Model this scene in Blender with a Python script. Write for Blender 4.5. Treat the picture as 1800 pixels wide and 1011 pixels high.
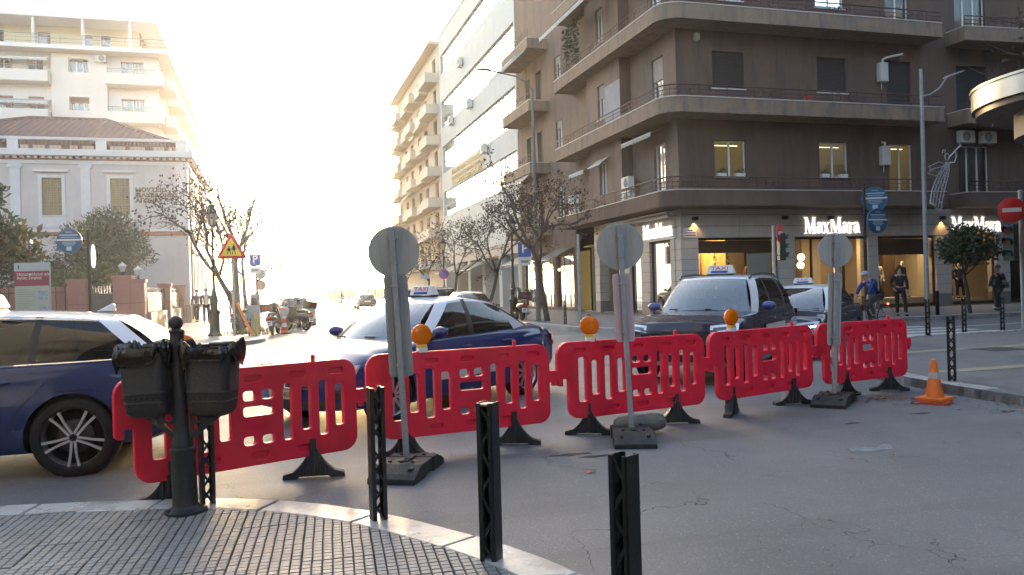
import bpy, bmesh, math, random
from mathutils import Vector, Matrix, Euler
R = math.radians
SC = bpy.context.scene
for o in list(bpy.data.objects): bpy.data.objects.remove(o)

# ------------------------------------------------------------------ camera, sky, sun, exposure
# world axes: X to the right across the side street, Y along the side street towards the sea, metres
cam_d = bpy.data.cameras.new('camera'); cam = bpy.data.objects.new('camera', cam_d)
SC.collection.objects.link(cam); SC.camera = cam
cam_d.sensor_width = 36.0; cam_d.lens = 36.0*1430/1800; cam_d.clip_end = 6000; cam_d.clip_start = .05
cam.matrix_world = Matrix.Translation((0,0,1.55)) @ Matrix.Rotation(R(-16.5),4,'Z') @ Matrix.Rotation(R(90),4,'X') @ Matrix.Rotation(R(-1.6),4,'Z')
SUN_AZ = R(11.0)      # degrees to the right (+X) of the street axis (+Y)
SUN_EL = R(7.5)
W = bpy.data.worlds.new('World'); SC.world = W; W.use_nodes = True
nt = W.node_tree; bg = nt.nodes['Background']
sky = nt.nodes.new('ShaderNodeTexSky'); sky.sky_type = 'NISHITA'; sky.sun_disc = False
sky.sun_elevation = SUN_EL; sky.sun_rotation = SUN_AZ; sky.air_density = .75; sky.dust_density = 2.2; sky.ozone_density = .25
nt.links.new(sky.outputs[0], bg.inputs[0]); bg.inputs[1].default_value = .15
sd = bpy.data.lights.new('sun', 'SUN'); so = bpy.data.objects.new('sun', sd); SC.collection.objects.link(so)
sd.energy = 2.4; sd.angle = R(.6); sd.color = (1, .86, .69)
sdir = Vector((math.sin(SUN_AZ)*math.cos(SUN_EL), math.cos(SUN_AZ)*math.cos(SUN_EL), math.sin(SUN_EL)))
so.rotation_euler = sdir.to_track_quat('Z','Y').to_euler()
SC.view_settings.view_transform = 'Standard'; SC.view_settings.look = 'None'
SC.view_settings.gamma = 1; SC.view_settings.use_curve_mapping = False
SC.view_settings.exposure = 3.0
HAZE = .0006
SC.cycles.max_bounces = 6; SC.cycles.diffuse_bounces = 3; SC.cycles.glossy_bounces = 3; SC.cycles.transmission_bounces = 4
SC.cycles.transparent_max_bounces = 16; SC.cycles.volume_bounces = 0; SC.cycles.use_denoising = True
SC.cycles.sample_clamp_indirect = 6; SC.cycles.caustics_reflective = False; SC.cycles.caustics_refractive = False

# ------------------------------------------------------------------ materials
MATS = {}
def mat(name, col=(.5,.5,.5), rough=.6, metal=0., spec=.5, var=0., vscale=3., bump=0., bscale=40., emit=None, estr=0., coat=0., trans=0., alpha=1., dirt=0., dscale=.8, dcol=(.05,.045,.04), stretch=None, translucent=0.):
    if name in MATS: return MATS[name]
    m = bpy.data.materials.new(name); m.use_nodes = True; MATS[name] = m
    n = m.node_tree.nodes; l = m.node_tree.links; b = n['Principled BSDF']
    b.inputs['Base Color'].default_value = (*col,1); b.inputs['Roughness'].default_value = rough
    b.inputs['Metallic'].default_value = metal; b.inputs['Specular IOR Level'].default_value = spec
    if coat: b.inputs['Coat Weight'].default_value = coat; b.inputs['Coat Roughness'].default_value = .04
    if trans: b.inputs['Transmission Weight'].default_value = trans
    if emit: b.inputs['Emission Color'].default_value = (*emit,1); b.inputs['Emission Strength'].default_value = estr
    if alpha < 1: b.inputs['Alpha'].default_value = alpha
    tc = n.new('ShaderNodeTexCoord'); vec = tc.outputs['Object']
    if stretch:
        mp = n.new('ShaderNodeMapping'); mp.inputs['Scale'].default_value = stretch; l.new(vec, mp.inputs[0]); vec = mp.outputs[0]
    cur = None
    if var:
        nz = n.new('ShaderNodeTexNoise'); nz.inputs['Scale'].default_value = vscale; nz.inputs['Detail'].default_value = 5; nz.inputs['Roughness'].default_value = .65
        l.new(vec, nz.inputs['Vector'])
        rp = n.new('ShaderNodeValToRGB'); e = rp.color_ramp.elements
        e[0].position = .28; e[1].position = .72
        e[0].color = (*[max(0,c*(1-var)) for c in col],1); e[1].color = (*[min(1,c*(1+var)) for c in col],1)
        l.new(nz.outputs[0], rp.inputs[0]); cur = rp.outputs[0]
        mr = n.new('ShaderNodeMapRange'); mr.inputs[1].default_value = .3; mr.inputs[2].default_value = .7
        mr.inputs[3].default_value = max(0,rough-.12*min(1,var*3)); mr.inputs[4].default_value = min(1,rough+.1)
        l.new(nz.outputs[0], mr.inputs[0]); l.new(mr.outputs[0], b.inputs['Roughness'])
    if dirt:
        nd = n.new('ShaderNodeTexNoise'); nd.inputs['Scale'].default_value = dscale; nd.inputs['Detail'].default_value = 7; nd.inputs['Roughness'].default_value = .7
        mp = n.new('ShaderNodeMapping'); mp.inputs['Scale'].default_value = (2.2,2.2,.35); mp.inputs['Location'].default_value = (7,3,1)
        l.new(tc.outputs['Object'], mp.inputs[0]); l.new(mp.outputs[0], nd.inputs['Vector'])
        rd = n.new('ShaderNodeMapRange'); rd.inputs[1].default_value = .47; rd.inputs[2].default_value = .64; rd.inputs[3].default_value = 0; rd.inputs[4].default_value = dirt
        l.new(nd.outputs[0], rd.inputs[0])
        mx = n.new('ShaderNodeMixRGB'); mx.inputs[1].default_value = (*col,1); mx.inputs[2].default_value = (*dcol,1)
        if cur: l.new(cur, mx.inputs[1])
        l.new(rd.outputs[0], mx.inputs[0]); cur = mx.outputs[0]
    if cur: l.new(cur, b.inputs['Base Color'])
    if bump:
        nb = n.new('ShaderNodeTexNoise'); nb.inputs['Scale'].default_value = bscale; nb.inputs['Detail'].default_value = 4
        l.new(vec, nb.inputs['Vector'])
        bp = n.new('ShaderNodeBump'); bp.inputs['Strength'].default_value = bump; bp.inputs['Distance'].default_value = .02
        l.new(nb.outputs[0], bp.inputs['Height']); l.new(bp.outputs[0], b.inputs['Normal'])
    if translucent:
        tr = n.new('ShaderNodeBsdfTranslucent'); tr.inputs[0].default_value = (*col,1)
        if cur: l.new(cur, tr.inputs[0])
        ms = n.new('ShaderNodeMixShader'); ms.inputs[0].default_value = translucent
        out = n['Material Output']; l.new(b.outputs[0], ms.inputs[1]); l.new(tr.outputs[0], ms.inputs[2]); l.new(ms.outputs[0], out.inputs[0])
    return m

def glass_mat(name, tint=(.6,.66,.68), opac=.35, ior=1.5, rough=.02):
    """pane: fresnel reflection over a tinted see-through sheet"""
    if name in MATS: return MATS[name]
    m = bpy.data.materials.new(name); m.use_nodes = True; MATS[name] = m
    n = m.node_tree.nodes; l = m.node_tree.links; n.clear()
    out = n.new('ShaderNodeOutputMaterial'); tr = n.new('ShaderNodeBsdfTransparent'); tr.inputs[0].default_value = (*tint,1)
    df = n.new('ShaderNodeBsdfDiffuse'); df.inputs[0].default_value = (*[c*.08 for c in tint],1)
    m1 = n.new('ShaderNodeMixShader'); m1.inputs[0].default_value = opac; l.new(tr.outputs[0], m1.inputs[1]); l.new(df.outputs[0], m1.inputs[2])
    gl = n.new('ShaderNodeBsdfGlossy'); gl.inputs['Roughness'].default_value = rough; gl.inputs[0].default_value = (1,1,1,1)
    fr = n.new('ShaderNodeFresnel'); fr.inputs[0].default_value = ior
    m2 = n.new('ShaderNodeMixShader'); l.new(fr.outputs[0], m2.inputs[0]); l.new(m1.outputs[0], m2.inputs[1]); l.new(gl.outputs[0], m2.inputs[2])
    l.new(m2.outputs[0], out.inputs[0])
    return m

# ------------------------------------------------------------------ mesh building
class MB:
    def __init__(s): s.v = []; s.f = []; s.mi = []; s.cur = 0
    def add(s, vs, fs):
        k = len(s.v); s.v += [tuple(p) for p in vs]; s.f += [tuple(i+k for i in f) for f in fs]; s.mi += [s.cur]*len(fs)
    def box(s, x0,x1,y0,y1,z0,z1, M=None):
        vs = [(x0,y0,z0),(x1,y0,z0),(x1,y1,z0),(x0,y1,z0),(x0,y0,z1),(x1,y0,z1),(x1,y1,z1),(x0,y1,z1)]
        if M is not None: vs = [M @ Vector(p) for p in vs]
        s.add(vs, [(3,2,1,0),(4,5,6,7),(0,1,5,4),(1,2,6,5),(2,3,7,6),(3,0,4,7)])
    def cbox(s, c, d, M=None):
        s.box(c[0]-d[0]/2,c[0]+d[0]/2,c[1]-d[1]/2,c[1]+d[1]/2,c[2]-d[2]/2,c[2]+d[2]/2,M)
    def bar(s, a, b, w, t=None, up=(0,0,1)):
        t = t or w; a = Vector(a); b = Vector(b); d = (b-a)
        if d.length < 1e-6: return
        d.normalize(); u = Vector(up)
        if abs(d.dot(u)) > .99: u = Vector((1,0,0))
        x = d.cross(u).normalized(); y = x.cross(d)
        q = [x*w/2+y*t/2, -x*w/2+y*t/2, -x*w/2-y*t/2, x*w/2-y*t/2]
        s.add([a+p for p in q]+[b+p for p in q], [(0,1,2,3),(7,6,5,4),(0,4,5,1),(1,5,6,2),(2,6,7,3),(3,7,4,0)])
    def tube(s, pts, r, n=8, caps=True, closed=False):
        pts = [Vector(p) for p in pts]; m = len(pts)
        rs = r if isinstance(r,(list,tuple)) else [r]*m
        k = len(s.v); prev = None; nf = 0
        for i,p in enumerate(pts):
            if closed: d = pts[(i+1)%m]-pts[i-1]
            else: d = pts[min(i+1,m-1)]-pts[max(i-1,0)]
            if d.length < 1e-9: d = Vector((0,0,1))
            d.normalize()
            if prev is None:
                u = Vector((0,0,1)) if abs(d.z) < .9 else Vector((1,0,0)); x = d.cross(u).normalized()
            else:
                x = prev - d*prev.dot(d)
                x = x.normalized() if x.length > 1e-6 else d.orthogonal().normalized()
            prev = x; y = d.cross(x)
            for j in range(n):
                a = 2*math.pi*j/n; s.v.append(tuple(p+(x*math.cos(a)+y*math.sin(a))*rs[i]))
        for i in range(m if closed else m-1):
            a0 = k+i*n; b0 = k+((i+1)%m)*n
            for j in range(n):
                s.f.append((a0+j, a0+(j+1)%n, b0+(j+1)%n, b0+j)); nf += 1
        if caps and not closed:
            s.f.append(tuple(k+j for j in reversed(range(n)))); s.f.append(tuple(k+(m-1)*n+j for j in range(n))); nf += 2
        s.mi += [s.cur]*nf
    def cyl(s, a, b, r0, r1=None, n=12): s.tube([a,b],[r0, r0 if r1 is None else r1], n)
    def lathe(s, prof, n=20, M=None, caps=True):
        """profile of (r,z) turned about z"""
        k = len(s.v); nf = 0
        for r,z in prof:
            for j in range(n):
                a = 2*math.pi*j/n; p = Vector((r*math.cos(a), r*math.sin(a), z)); s.v.append(tuple(M@p if M is not None else p))
        for i in range(len(prof)-1):
            for j in range(n):
                s.f.append((k+i*n+j, k+i*n+(j+1)%n, k+(i+1)*n+(j+1)%n, k+(i+1)*n+j)); nf += 1
        if caps:
            s.f.append(tuple(k+j for j in reversed(range(n)))); s.f.append(tuple(k+(len(prof)-1)*n+j for j in range(n))); nf += 2
        s.mi += [s.cur]*nf
    def prism(s, poly, a, b, axis='y', M=None):
        """2D polygon extruded from a to b along axis; poly coords are the two other axes in order"""
        def P(p,t):
            q = {'x':(t,p[0],p[1]),'y':(p[0],t,p[1]),'z':(p[0],p[1],t)}[axis]
            return M@Vector(q) if M is not None else q
        n = len(poly); vs = [P(p,a) for p in poly]+[P(p,b) for p in poly]
        s.add(vs, [tuple(reversed(range(n))), tuple(range(n,2*n))]+[(i,(i+1)%n,n+(i+1)%n,n+i) for i in range(n)])
    def quad(s, a,b,c,d): s.add([a,b,c,d],[(0,1,2,3)])
    def grid(s, fn, nu, nv, cu=False):
        """fn(u,v) for u,v in 0..1"""
        k = len(s.v); w = nu if cu else nu+1
        for j in range(nv+1):
            for i in range(w): s.v.append(tuple(fn(i/nu, j/nv)))
        nf = 0
        for j in range(nv):
            for i in range(nu):
                i2 = (i+1)%w if cu else i+1
                s.f.append((k+j*w+i, k+j*w+i2, k+(j+1)*w+i2, k+(j+1)*w+i)); nf += 1
        s.mi += [s.cur]*nf
    def sphere(s, c, r, nu=12, nv=8, sc=(1,1,1)):
        c = Vector(c)
        s.grid(lambda u,v: c+Vector((sc[0]*r*math.sin(math.pi*v)*math.cos(2*math.pi*u), sc[1]*r*math.sin(math.pi*v)*math.sin(2*math.pi*u), -sc[2]*r*math.cos(math.pi*v))), nu, nv, True)
    def mesh(s, name, mats, smooth=None):
        me = bpy.data.meshes.new(name); me.from_pydata(s.v, [], s.f); me.update()
        if not isinstance(mats,(list,tuple)): mats = [mats]
        for m in mats: me.materials.append(m)
        if len(mats) > 1: me.polygons.foreach_set('material_index', s.mi)
        bm = bmesh.new(); bm.from_mesh(me); bmesh.ops.recalc_face_normals(bm, faces=bm.faces); bm.to_mesh(me); bm.free()
        if smooth is not None:
            me.polygons.foreach_set('use_smooth', [True]*len(me.polygons)); me.set_sharp_from_angle(angle=R(smooth))
        return me
    def build(s, name, mats, parent=None, smooth=None, bevel=0, loc=None, rz=None):
        return link(name, s.mesh(name, mats, smooth), parent, bevel, loc, rz)
def link(name, me, parent=None, bevel=0, loc=None, rz=None):
    o = bpy.data.objects.new(name, me); SC.collection.objects.link(o)
    if parent is not None: o.parent = parent
    if loc is not None: o.location = loc
    if rz is not None: o.rotation_euler = (0,0,rz)
    if bevel:
        b = o.modifiers.new('bevel','BEVEL'); b.width = bevel; b.segments = 2; b.limit_method = 'ANGLE'; b.angle_limit = R(40)
    return o
def empty(name, loc=(0,0,0), rz=0., parent=None):
    o = bpy.data.objects.new(name, None); SC.collection.objects.link(o); o.location = loc; o.rotation_euler = (0,0,rz)
    o.empty_display_size = .2
    if parent is not None: o.parent = parent
    return o
def tag(o, label=None, cat=None, group=None, kind=None):
    if label: o['label'] = label
    if cat: o['category'] = cat
    if group: o['group'] = group
    if kind: o['kind'] = kind
    return o
def thing(name, label, cat, loc=(0,0,0), rz=0., group=None): return tag(empty(name, loc, rz), label, cat, group)
def copy_tree(o, parent=None):
    c = o.copy(); SC.collection.objects.link(c); c.parent = parent
    for ch in o.children: copy_tree(ch, c)
    return c
def text(name, s, size, mat_, parent, M, depth=.004, align='LEFT', sx=1., bold=0.):
    cu = bpy.data.curves.new(name, 'FONT'); cu.body = s; cu.size = size; cu.extrude = depth; cu.align_x = align; cu.offset = bold
    cu.space_line = .95; cu.resolution_u = 2
    me = eval_mesh(bpy.data.objects.new(name, cu))
    me.name = name; me.materials.clear(); me.materials.append(mat_); me.transform(Matrix.Diagonal((sx,1,1,1))); me.transform(M)
    return link(name, me, parent)
def MX(o, ex, ey, ez):
    """matrix with origin o and local axes"""
    m = Matrix.Identity(4)
    for i,e in enumerate((ex,ey,ez)):
        e = Vector(e).normalized()
        for j in range(3): m[j][i] = e[j]
    for j in range(3): m[j][3] = o[j]
    return m
def holes_mesh(outline, holes, t0, t1):
    """flat plate in xz with holes, thickness t0..t1 in y; returns MB"""
    bm = bmesh.new()
    def loop(pts):
        vs = [bm.verts.new((p[0],t0,p[1])) for p in pts]
        return [bm.edges.new((vs[i],vs[(i+1)%len(vs)])) for i in range(len(vs))]
    es = loop(outline)
    for h in holes: es += loop(h)
    r = bmesh.ops.triangle_fill(bm, use_beauty=True, use_dissolve=False, edges=es)
    fs = [f for f in r['geom'] if isinstance(f, bmesh.types.BMFace)]
    ex = bmesh.ops.extrude_face_region(bm, geom=fs)
    bmesh.ops.translate(bm, vec=(0,t1-t0,0), verts=[v for v in ex['geom'] if isinstance(v, bmesh.types.BMVert)])
    bmesh.ops.recalc_face_normals(bm, faces=bm.faces)
    bm.verts.index_update(); m = MB()
    m.add([v.co.copy() for v in bm.verts], [tuple(v.index for v in f.verts) for f in bm.faces]); bm.free()
    return m
def rrect(x0,x1,z0,z1,r,n=4):
    pts = []
    for cx,cz,a0 in ((x1-r,z1-r,0),(x0+r,z1-r,90),(x0+r,z0+r,180),(x1-r,z0+r,270)):
        for i in range(n+1):
            a = R(a0+90*i/n); pts.append((cx+r*math.cos(a), cz+r*math.sin(a)))
    return pts
def lerp(a,b,t): return a+(b-a)*t
def sstep(t): t = max(0,min(1,t)); return t*t*(3-2*t)
RND = random.Random(7)
TS = bpy.data.scenes.new('workbench')
def eval_mesh(o, extra=()):
    """modifier result of an object that is linked to nothing yet, worked out in a side scene"""
    for q in (o,*extra): TS.collection.objects.link(q)
    vl = TS.view_layers[0]; vl.update(); dg = vl.depsgraph; dg.update()
    me = bpy.data.meshes.new_from_object(o.evaluated_get(dg), depsgraph=dg)
    for q in (o,*extra): bpy.data.objects.remove(q)
    return me
# ------------------------------------------------------------------ ground, roads, pavements
def asphalt_material():
    m = bpy.data.materials.new('asphalt'); m.use_nodes = True
    n = m.node_tree.nodes; l = m.node_tree.links; b = n['Principled BSDF']
    tc = n.new('ShaderNodeTexCoord'); P = tc.outputs['Object']
    def noise(sc, det=4, ro=.6, vec=P):
        x = n.new('ShaderNodeTexNoise'); x.inputs['Scale'].default_value = sc; x.inputs['Detail'].default_value = det; x.inputs['Roughness'].default_value = ro
        l.new(vec, x.inputs['Vector']); return x
    def ramp(src, p0, c0, p1, c1):
        r = n.new('ShaderNodeValToRGB'); e = r.color_ramp.elements; e[0].position = p0; e[1].position = p1
        e[0].color = (*c0,1); e[1].color = (*c1,1); l.new(src, r.inputs[0]); return r.outputs[0]
    def mix(a, b_, f, mode='MIX'):
        x = n.new('ShaderNodeMixRGB'); x.blend_type = mode
        if isinstance(f,float): x.inputs[0].default_value = f
        else: l.new(f, x.inputs[0])
        l.new(a, x.inputs[1])
        if isinstance(b_,tuple): x.inputs[2].default_value = (*b_,1)
        else: l.new(b_, x.inputs[2])
        return x.outputs[0]
    def mr(src, a, b_, c, d):
        x = n.new('ShaderNodeMapRange'); 
        for i,v in enumerate((a,b_,c,d)): x.inputs[i+1].default_value = v
        l.new(src, x.inputs[0]); return x.outputs[0]
    big = noise(.45, 6, .62); fine = noise(48, 4, .75); gr = n.new('ShaderNodeTexVoronoi'); gr.inputs['Scale'].default_value = 95; l.new(P, gr.inputs['Vector'])
    base = ramp(big.outputs[0], .3, (.116,.118,.124), .72, (.186,.188,.194))
    base = mix(base, ramp(fine.outputs[0], .3, (.5,.5,.5), .75, (1.4,1.4,1.4)), .75, 'MULTIPLY')
    agg = ramp(gr.outputs['Color'], .82, (0,0,0), .93, (1,1,1))
    sepm = n.new('ShaderNodeMath'); sepm.operation = 'MULTIPLY'; sepm.inputs[1].default_value = .6; l.new(agg, sepm.inputs[0])
    base = mix(base, (.30,.29,.27), sepm.outputs[0])
    # long tyre-worn bands along the cross street
    mp = n.new('ShaderNodeMapping'); mp.inputs['Scale'].default_value = (.05,.8,1); l.new(P, mp.inputs[0])
    band = noise(1.1, 4, .6, mp.outputs[0]); base = mix(base, (.06,.058,.058), mr(band.outputs[0], .52, .72, 0, .55))
    # oil and patch stains
    st = noise(1.7, 5, .7); base = mix(base, (.045,.042,.04), mr(st.outputs[0], .63, .78, 0, .55))
    # cracks: warped cell edges shown only where a slow noise is high
    w = noise(2.2, 3); ad = n.new('ShaderNodeMixRGB'); ad.blend_type = 'LINEAR_LIGHT'; ad.inputs[0].default_value = .16; l.new(P, ad.inputs[1]); l.new(w.outputs['Color'], ad.inputs[2])
    def crack(scale, width, lo, hi, msc, off):
        v = n.new('ShaderNodeTexVoronoi'); v.feature = 'DISTANCE_TO_EDGE'; v.inputs['Scale'].default_value = scale; l.new(ad.outputs[0], v.inputs['Vector'])
        line = mr(v.outputs['Distance'], width*.3, width, 1, 0)
        mq = n.new('ShaderNodeMapping'); mq.inputs['Location'].default_value = off; l.new(P, mq.inputs[0])
        k = noise(msc, 3, .6, mq.outputs[0]); msk = mr(k.outputs[0], lo, hi, 0, 1)
        x = n.new('ShaderNodeMath'); x.operation = 'MULTIPLY'; l.new(line, x.inputs[0]); l.new(msk, x.inputs[1]); return x.outputs[0]
    c1 = crack(2.9, .010, .60, .66, .5, (3.1,5.2,0)); c2 = crack(.5, .0025, .50, .6, .35, (1,2,0))
    cm = n.new('ShaderNodeMath'); cm.operation = 'MAXIMUM'; l.new(c1, cm.inputs[0]); l.new(c2, cm.inputs[1])
    base = mix(base, (.022,.02,.02), cm.outputs[0])
    l.new(base, b.inputs['Base Color'])
    l.new(mr(fine.outputs[0], .3, .7, .5, .68), b.inputs['Roughness']); b.inputs['Specular IOR Level'].default_value = .45
    h = n.new('ShaderNodeMath'); h.operation = 'SUBTRACT'; l.new(fine.outputs[0], h.inputs[0])
    h2 = n.new('ShaderNodeMath'); h2.operation = 'MULTIPLY'; h2.inputs[1].default_value = 1.5; l.new(cm.outputs[0], h2.inputs[0]); l.new(h2.outputs[0], h.inputs[1])
    bp = n.new('ShaderNodeBump'); bp.inputs['Strength'].default_value = .55; bp.inputs['Distance'].default_value = .012; l.new(h.outputs[0], bp.inputs['Height']); l.new(bp.outputs[0], b.inputs['Normal'])
    return m
M_ASPH = asphalt_material()
M_PAVE = mat('pavement_stone', (.150,.150,.155), .6, var=.22, vscale=2.5, bump=.25, bscale=60, dirt=.5, dscale=1.1, dcol=(.10,.09,.085))
M_TILE = mat('paving_tile_concrete', (.25,.245,.24), .36, var=.25, vscale=4, bump=.35, bscale=120, dirt=.45, dscale=1.6, dcol=(.085,.08,.075))
M_JOINT = mat('joint_dirt', (.05,.047,.045), .9, var=.3, vscale=9)
M_KERB = mat('marble_kerb', (.50,.49,.47), .28, var=.16, vscale=2.2, bump=.12, bscale=25, dirt=.55, dscale=1.3, dcol=(.17,.155,.14))
M_WLINE = mat('road_paint', (.55,.55,.53), .6, var=.18, vscale=6, dirt=.6, dscale=3, dcol=(.14,.135,.13))

g = MB(); g.box(-3000,3000,-400,5000,-.5,0); g.build('ground', M_ASPH).__setitem__('kind','structure')
sea = MB(); sea.quad((-3000,126,.004),(3000,126,.004),(3000,5000,.004),(-3000,5000,.004))
tag(sea.build('sea', mat('sea_water', (.10,.14,.17), .18, bump=.4, bscale=1.5)), kind='structure')
quay = MB(); quay.box(-200,200,118,126,0,.16); tag(quay.build('quay_edge', M_PAVE), kind='structure')

def slab_poly(name, poly, z, m):
    s = MB(); n = len(poly); s.add([(x,y,z) for x,y in poly]+[(x,y,-.1) for x,y in poly], [tuple(range(n))]+[(i,(i+1)%n,n+(i+1)%n,n+i) for i in range(n)])
    o = s.build(name, m); o['kind'] = 'structure'; return o
def arc(cx,cy,r,a0,a1,n): return [(cx+r*math.cos(R(lerp(a0,a1,i/n))), cy+r*math.sin(R(lerp(a0,a1,i/n)))) for i in range(n+1)]

# --- near-left pavement: a rounded corner edged with marble, paved with ribbed tiles
CURVE = [(-9.0,8.55),(-6.2,8.05),(-4.0,7.58),(-2.9,7.30),(-2.02,7.04),(-1.4,6.92),(-.78,6.74),(-.35,6.58),(.05,6.36),(.35,6.12),(.63,5.82),(.85,5.53),(1.04,5.22),(1.2,4.95),(1.34,4.67),(1.45,4.42),(1.54,4.15),(1.62,3.8),(1.68,3.4),(1.72,2.8),(1.74,2.0),(1.74,0.),(1.74,-8.)]
def resample(pts, step):
    out = [Vector(pts[0])]; acc = 0
    for a,b in zip(pts[:-1],pts[1:]):
        a = Vector(a); b = Vector(b); L = (b-a).length; t = step-acc
        while t <= L: out.append(a+(b-a)*(t/L)); t += step
        acc = (L-(t-step))
    return out
def offset_line(pts, d):
    o = []
    for i,p in enumerate(pts):
        t = (pts[min(i+1,len(pts)-1)]-pts[max(i-1,0)]).normalized(); o.append(p+Vector((t.y,-t.x))*d)
    return o
CURVE = [(x*.968,y*.968) for x,y in CURVE]
FINE = resample(CURVE, .1)
ZN = .05
INNER = offset_line(FINE, .27)
base_poly = [(p.x,p.y) for p in INNER]+[(-9,-8)]
near = slab_poly('pavement_near', base_poly, ZN-.012, M_JOINT)
# kerb stones
k = 0
while k < len(FINE)-9:
    n_ = 9; seg = FINE[k:k+n_+1]; ins = INNER[k:k+n_+1]; gap = .011
    st = MB()
    mid = sum(seg, Vector((0,0)))/len(seg)
    def V(p,z): return (p.x, p.y, z)
    a = list(seg); b_ = list(ins)
    t0 = (a[1]-a[0]).normalized()*gap; t1 = (a[-1]-a[-2]).normalized()*gap
    a[0] = a[0]+t0; b_[0] = b_[0]+t0; a[-1] = a[-1]-t1; b_[-1] = b_[-1]-t1
    q = len(a); dz = RND.uniform(-.004,.004)
    st.add([V(p,ZN+.004+dz) for p in a]+[V(p,ZN+.004+dz) for p in b_]+[V(p,-.05) for p in a]+[V(p,-.05) for p in b_],
           [(i,i+1,q+i+1,q+i) for i in range(q-1)]+[(i,2*q+i,2*q+i+1,i+1) for i in range(q-1)]+[(q+i,q+i+1,3*q+i+1,3*q+i) for i in range(q-1)]+[(0,q,3*q,2*q),(q-1,3*q-1,4*q-1,2*q-1)])
    if mid.y > -1 and mid.x > -7: st.build('kerb_stone', M_KERB, near, bevel=.008)
    k += n_
# ribbed paving tiles, 0.4 m, 7 x 7 small raised squares
def tile_mesh(seed):
    r = random.Random(seed); t = MB(); T = .397; c = T/7
    t.box(-T/2,T/2,-T/2,T/2,-.02,.0)
    for i in range(7):
        for j in range(7):
            x = -T/2+c*i+c/2; y = -T/2+c*j+c/2; h = .0065+r.uniform(-.001,.001); a = c/2-.0036; b_ = a-.0025
            t.add([(x-a,y-a,.0005),(x+a,y-a,.0005),(x+a,y+a,.0005),(x-a,y+a,.0005),(x-b_,y-b_,h),(x+b_,y-b_,h),(x+b_,y+b_,h),(x-b_,y+b_,h)],[(4,5,6,7),(0,1,5,4),(1,2,6,5),(2,3,7,6),(3,0,4,7)])
    me = t.mesh('paving_tile', [M_JOINT, M_TILE]); me.polygons.foreach_set('material_index', [0]*6+[1]*(len(t.f)-6)); return me
TM = [tile_mesh(i) for i in range(3)]
from bisect import bisect
def inside_poly(x,y,poly):
    c = False; n = len(poly)
    for i in range(n):
        x1,y1 = poly[i]; x2,y2 = poly[i-1]
        if (y1 > y) != (y2 > y) and x < (x2-x1)*(y-y1)/(y2-y1)+x1: c = not c
    return c
TA = R(-4); ex = Vector((math.cos(TA),math.sin(TA))); ey = Vector((-math.sin(TA),math.cos(TA)))
cut_bm = None
POLYI = base_poly
for i in range(-16,8):
    for j in range(4,21):
        c = Vector((0,.1))+ex*(i*.4)+ey*(j*.4+(i%2)*.0)
        cs = [c+ex*a+ey*b_ for a in (-.2,.2) for b_ in (-.2,.2)]
        ins = [inside_poly(p.x,p.y,POLYI) for p in cs]
        if not any(ins): continue
        # only where the camera can see
        D = c.x*.284+c.y*.959; rr = c.x*.959-c.y*.284
        if D < 3.2 or abs(rr)/D > .76: continue
        me = RND.choice(TM)
        if not all(ins):   # trim the tile along the kerb
            bm = bmesh.new(); bm.from_mesh(me); lp = min(range(1,len(INNER)-1), key=lambda q:(INNER[q]-c).length)
            tg = (INNER[lp+1]-INNER[lp-1]).normalized(); nn = Vector((tg.y,-tg.x))
            Mi = Matrix.Translation((c.x,c.y,0)) @ Matrix.Rotation(TA,4,'Z'); Mi.invert()
            pc = Mi @ Vector((INNER[lp].x+nn.x*.008,INNER[lp].y+nn.y*.008,0)); pn = (Mi.to_3x3() @ Vector((nn.x,nn.y,0)))
            bmesh.ops.bisect_plane(bm, geom=bm.verts[:]+bm.edges[:]+bm.faces[:], plane_co=pc, plane_no=-pn, clear_outer=True)
            if not bm.faces: bm.free(); continue
            me = bpy.data.meshes.new('paving_tile'); me.materials.append(M_JOINT); me.materials.append(M_TILE); bm.to_mesh(me); bm.free()
        o = link('paving_tile', me, near, loc=(c.x,c.y,ZN-.006+RND.uniform(-.003,.003)), rz=TA+RND.uniform(-.012,.012))

# --- near-right pavement beyond the barriers
RP = [(8.35,-6),(8.35,7.3),(8.42,8.4),(8.62,9.5),(9.1,11.4),(10.2,13.4),(11.8,15.1),(13.6,16.0),(60,16.6),(60,-6)]
pr = slab_poly('pavement_right', RP, .125, M_PAVE)
edge = resample([(8.35,-6),(8.35,6.9)]+RP[1:8]+[(60,16.6)], .2); eo = edge; ei = offset_line(edge,.26)
M_KERB2 = mat('worn_kerb', (.40,.39,.375), .6, var=.28, vscale=5, bump=.4, bscale=25, dirt=.8, dscale=2, dcol=(.09,.07,.06))
k = 0
while k < len(edge)-5 and edge[k].x < 24:
    a = [p.copy() for p in eo[k:k+6]]; b_ = [p.copy() for p in ei[k:k+6]]
    g0 = (a[1]-a[0]).normalized()*.006; a[0] += g0; b_[0] += g0
    if a[0].y > 3:
        z = .135+RND.uniform(-.006,.006); s = MB(); q = 6
        if 6.9 < a[0].y < 7.6: z -= .03
        s.add([(p.x,p.y,z) for p in a]+[(p.x,p.y,z) for p in b_]+[(p.x,p.y,-.05) for p in a]+[(p.x,p.y,-.05) for p in b_],
           [(i,i+1,q+i+1,q+i) for i in range(q-1)]+[(i,2*q+i,2*q+i+1,i+1) for i in range(q-1)]+[(q+i,q+i+1,3*q+i+1,3*q+i) for i in range(q-1)]+[(0,q,3*q,2*q),(q-1,3*q-1,4*q-1,2*q-1)])
        s.build('kerb_stone', M_KERB2, pr, bevel=.012)
    k += 5
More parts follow.
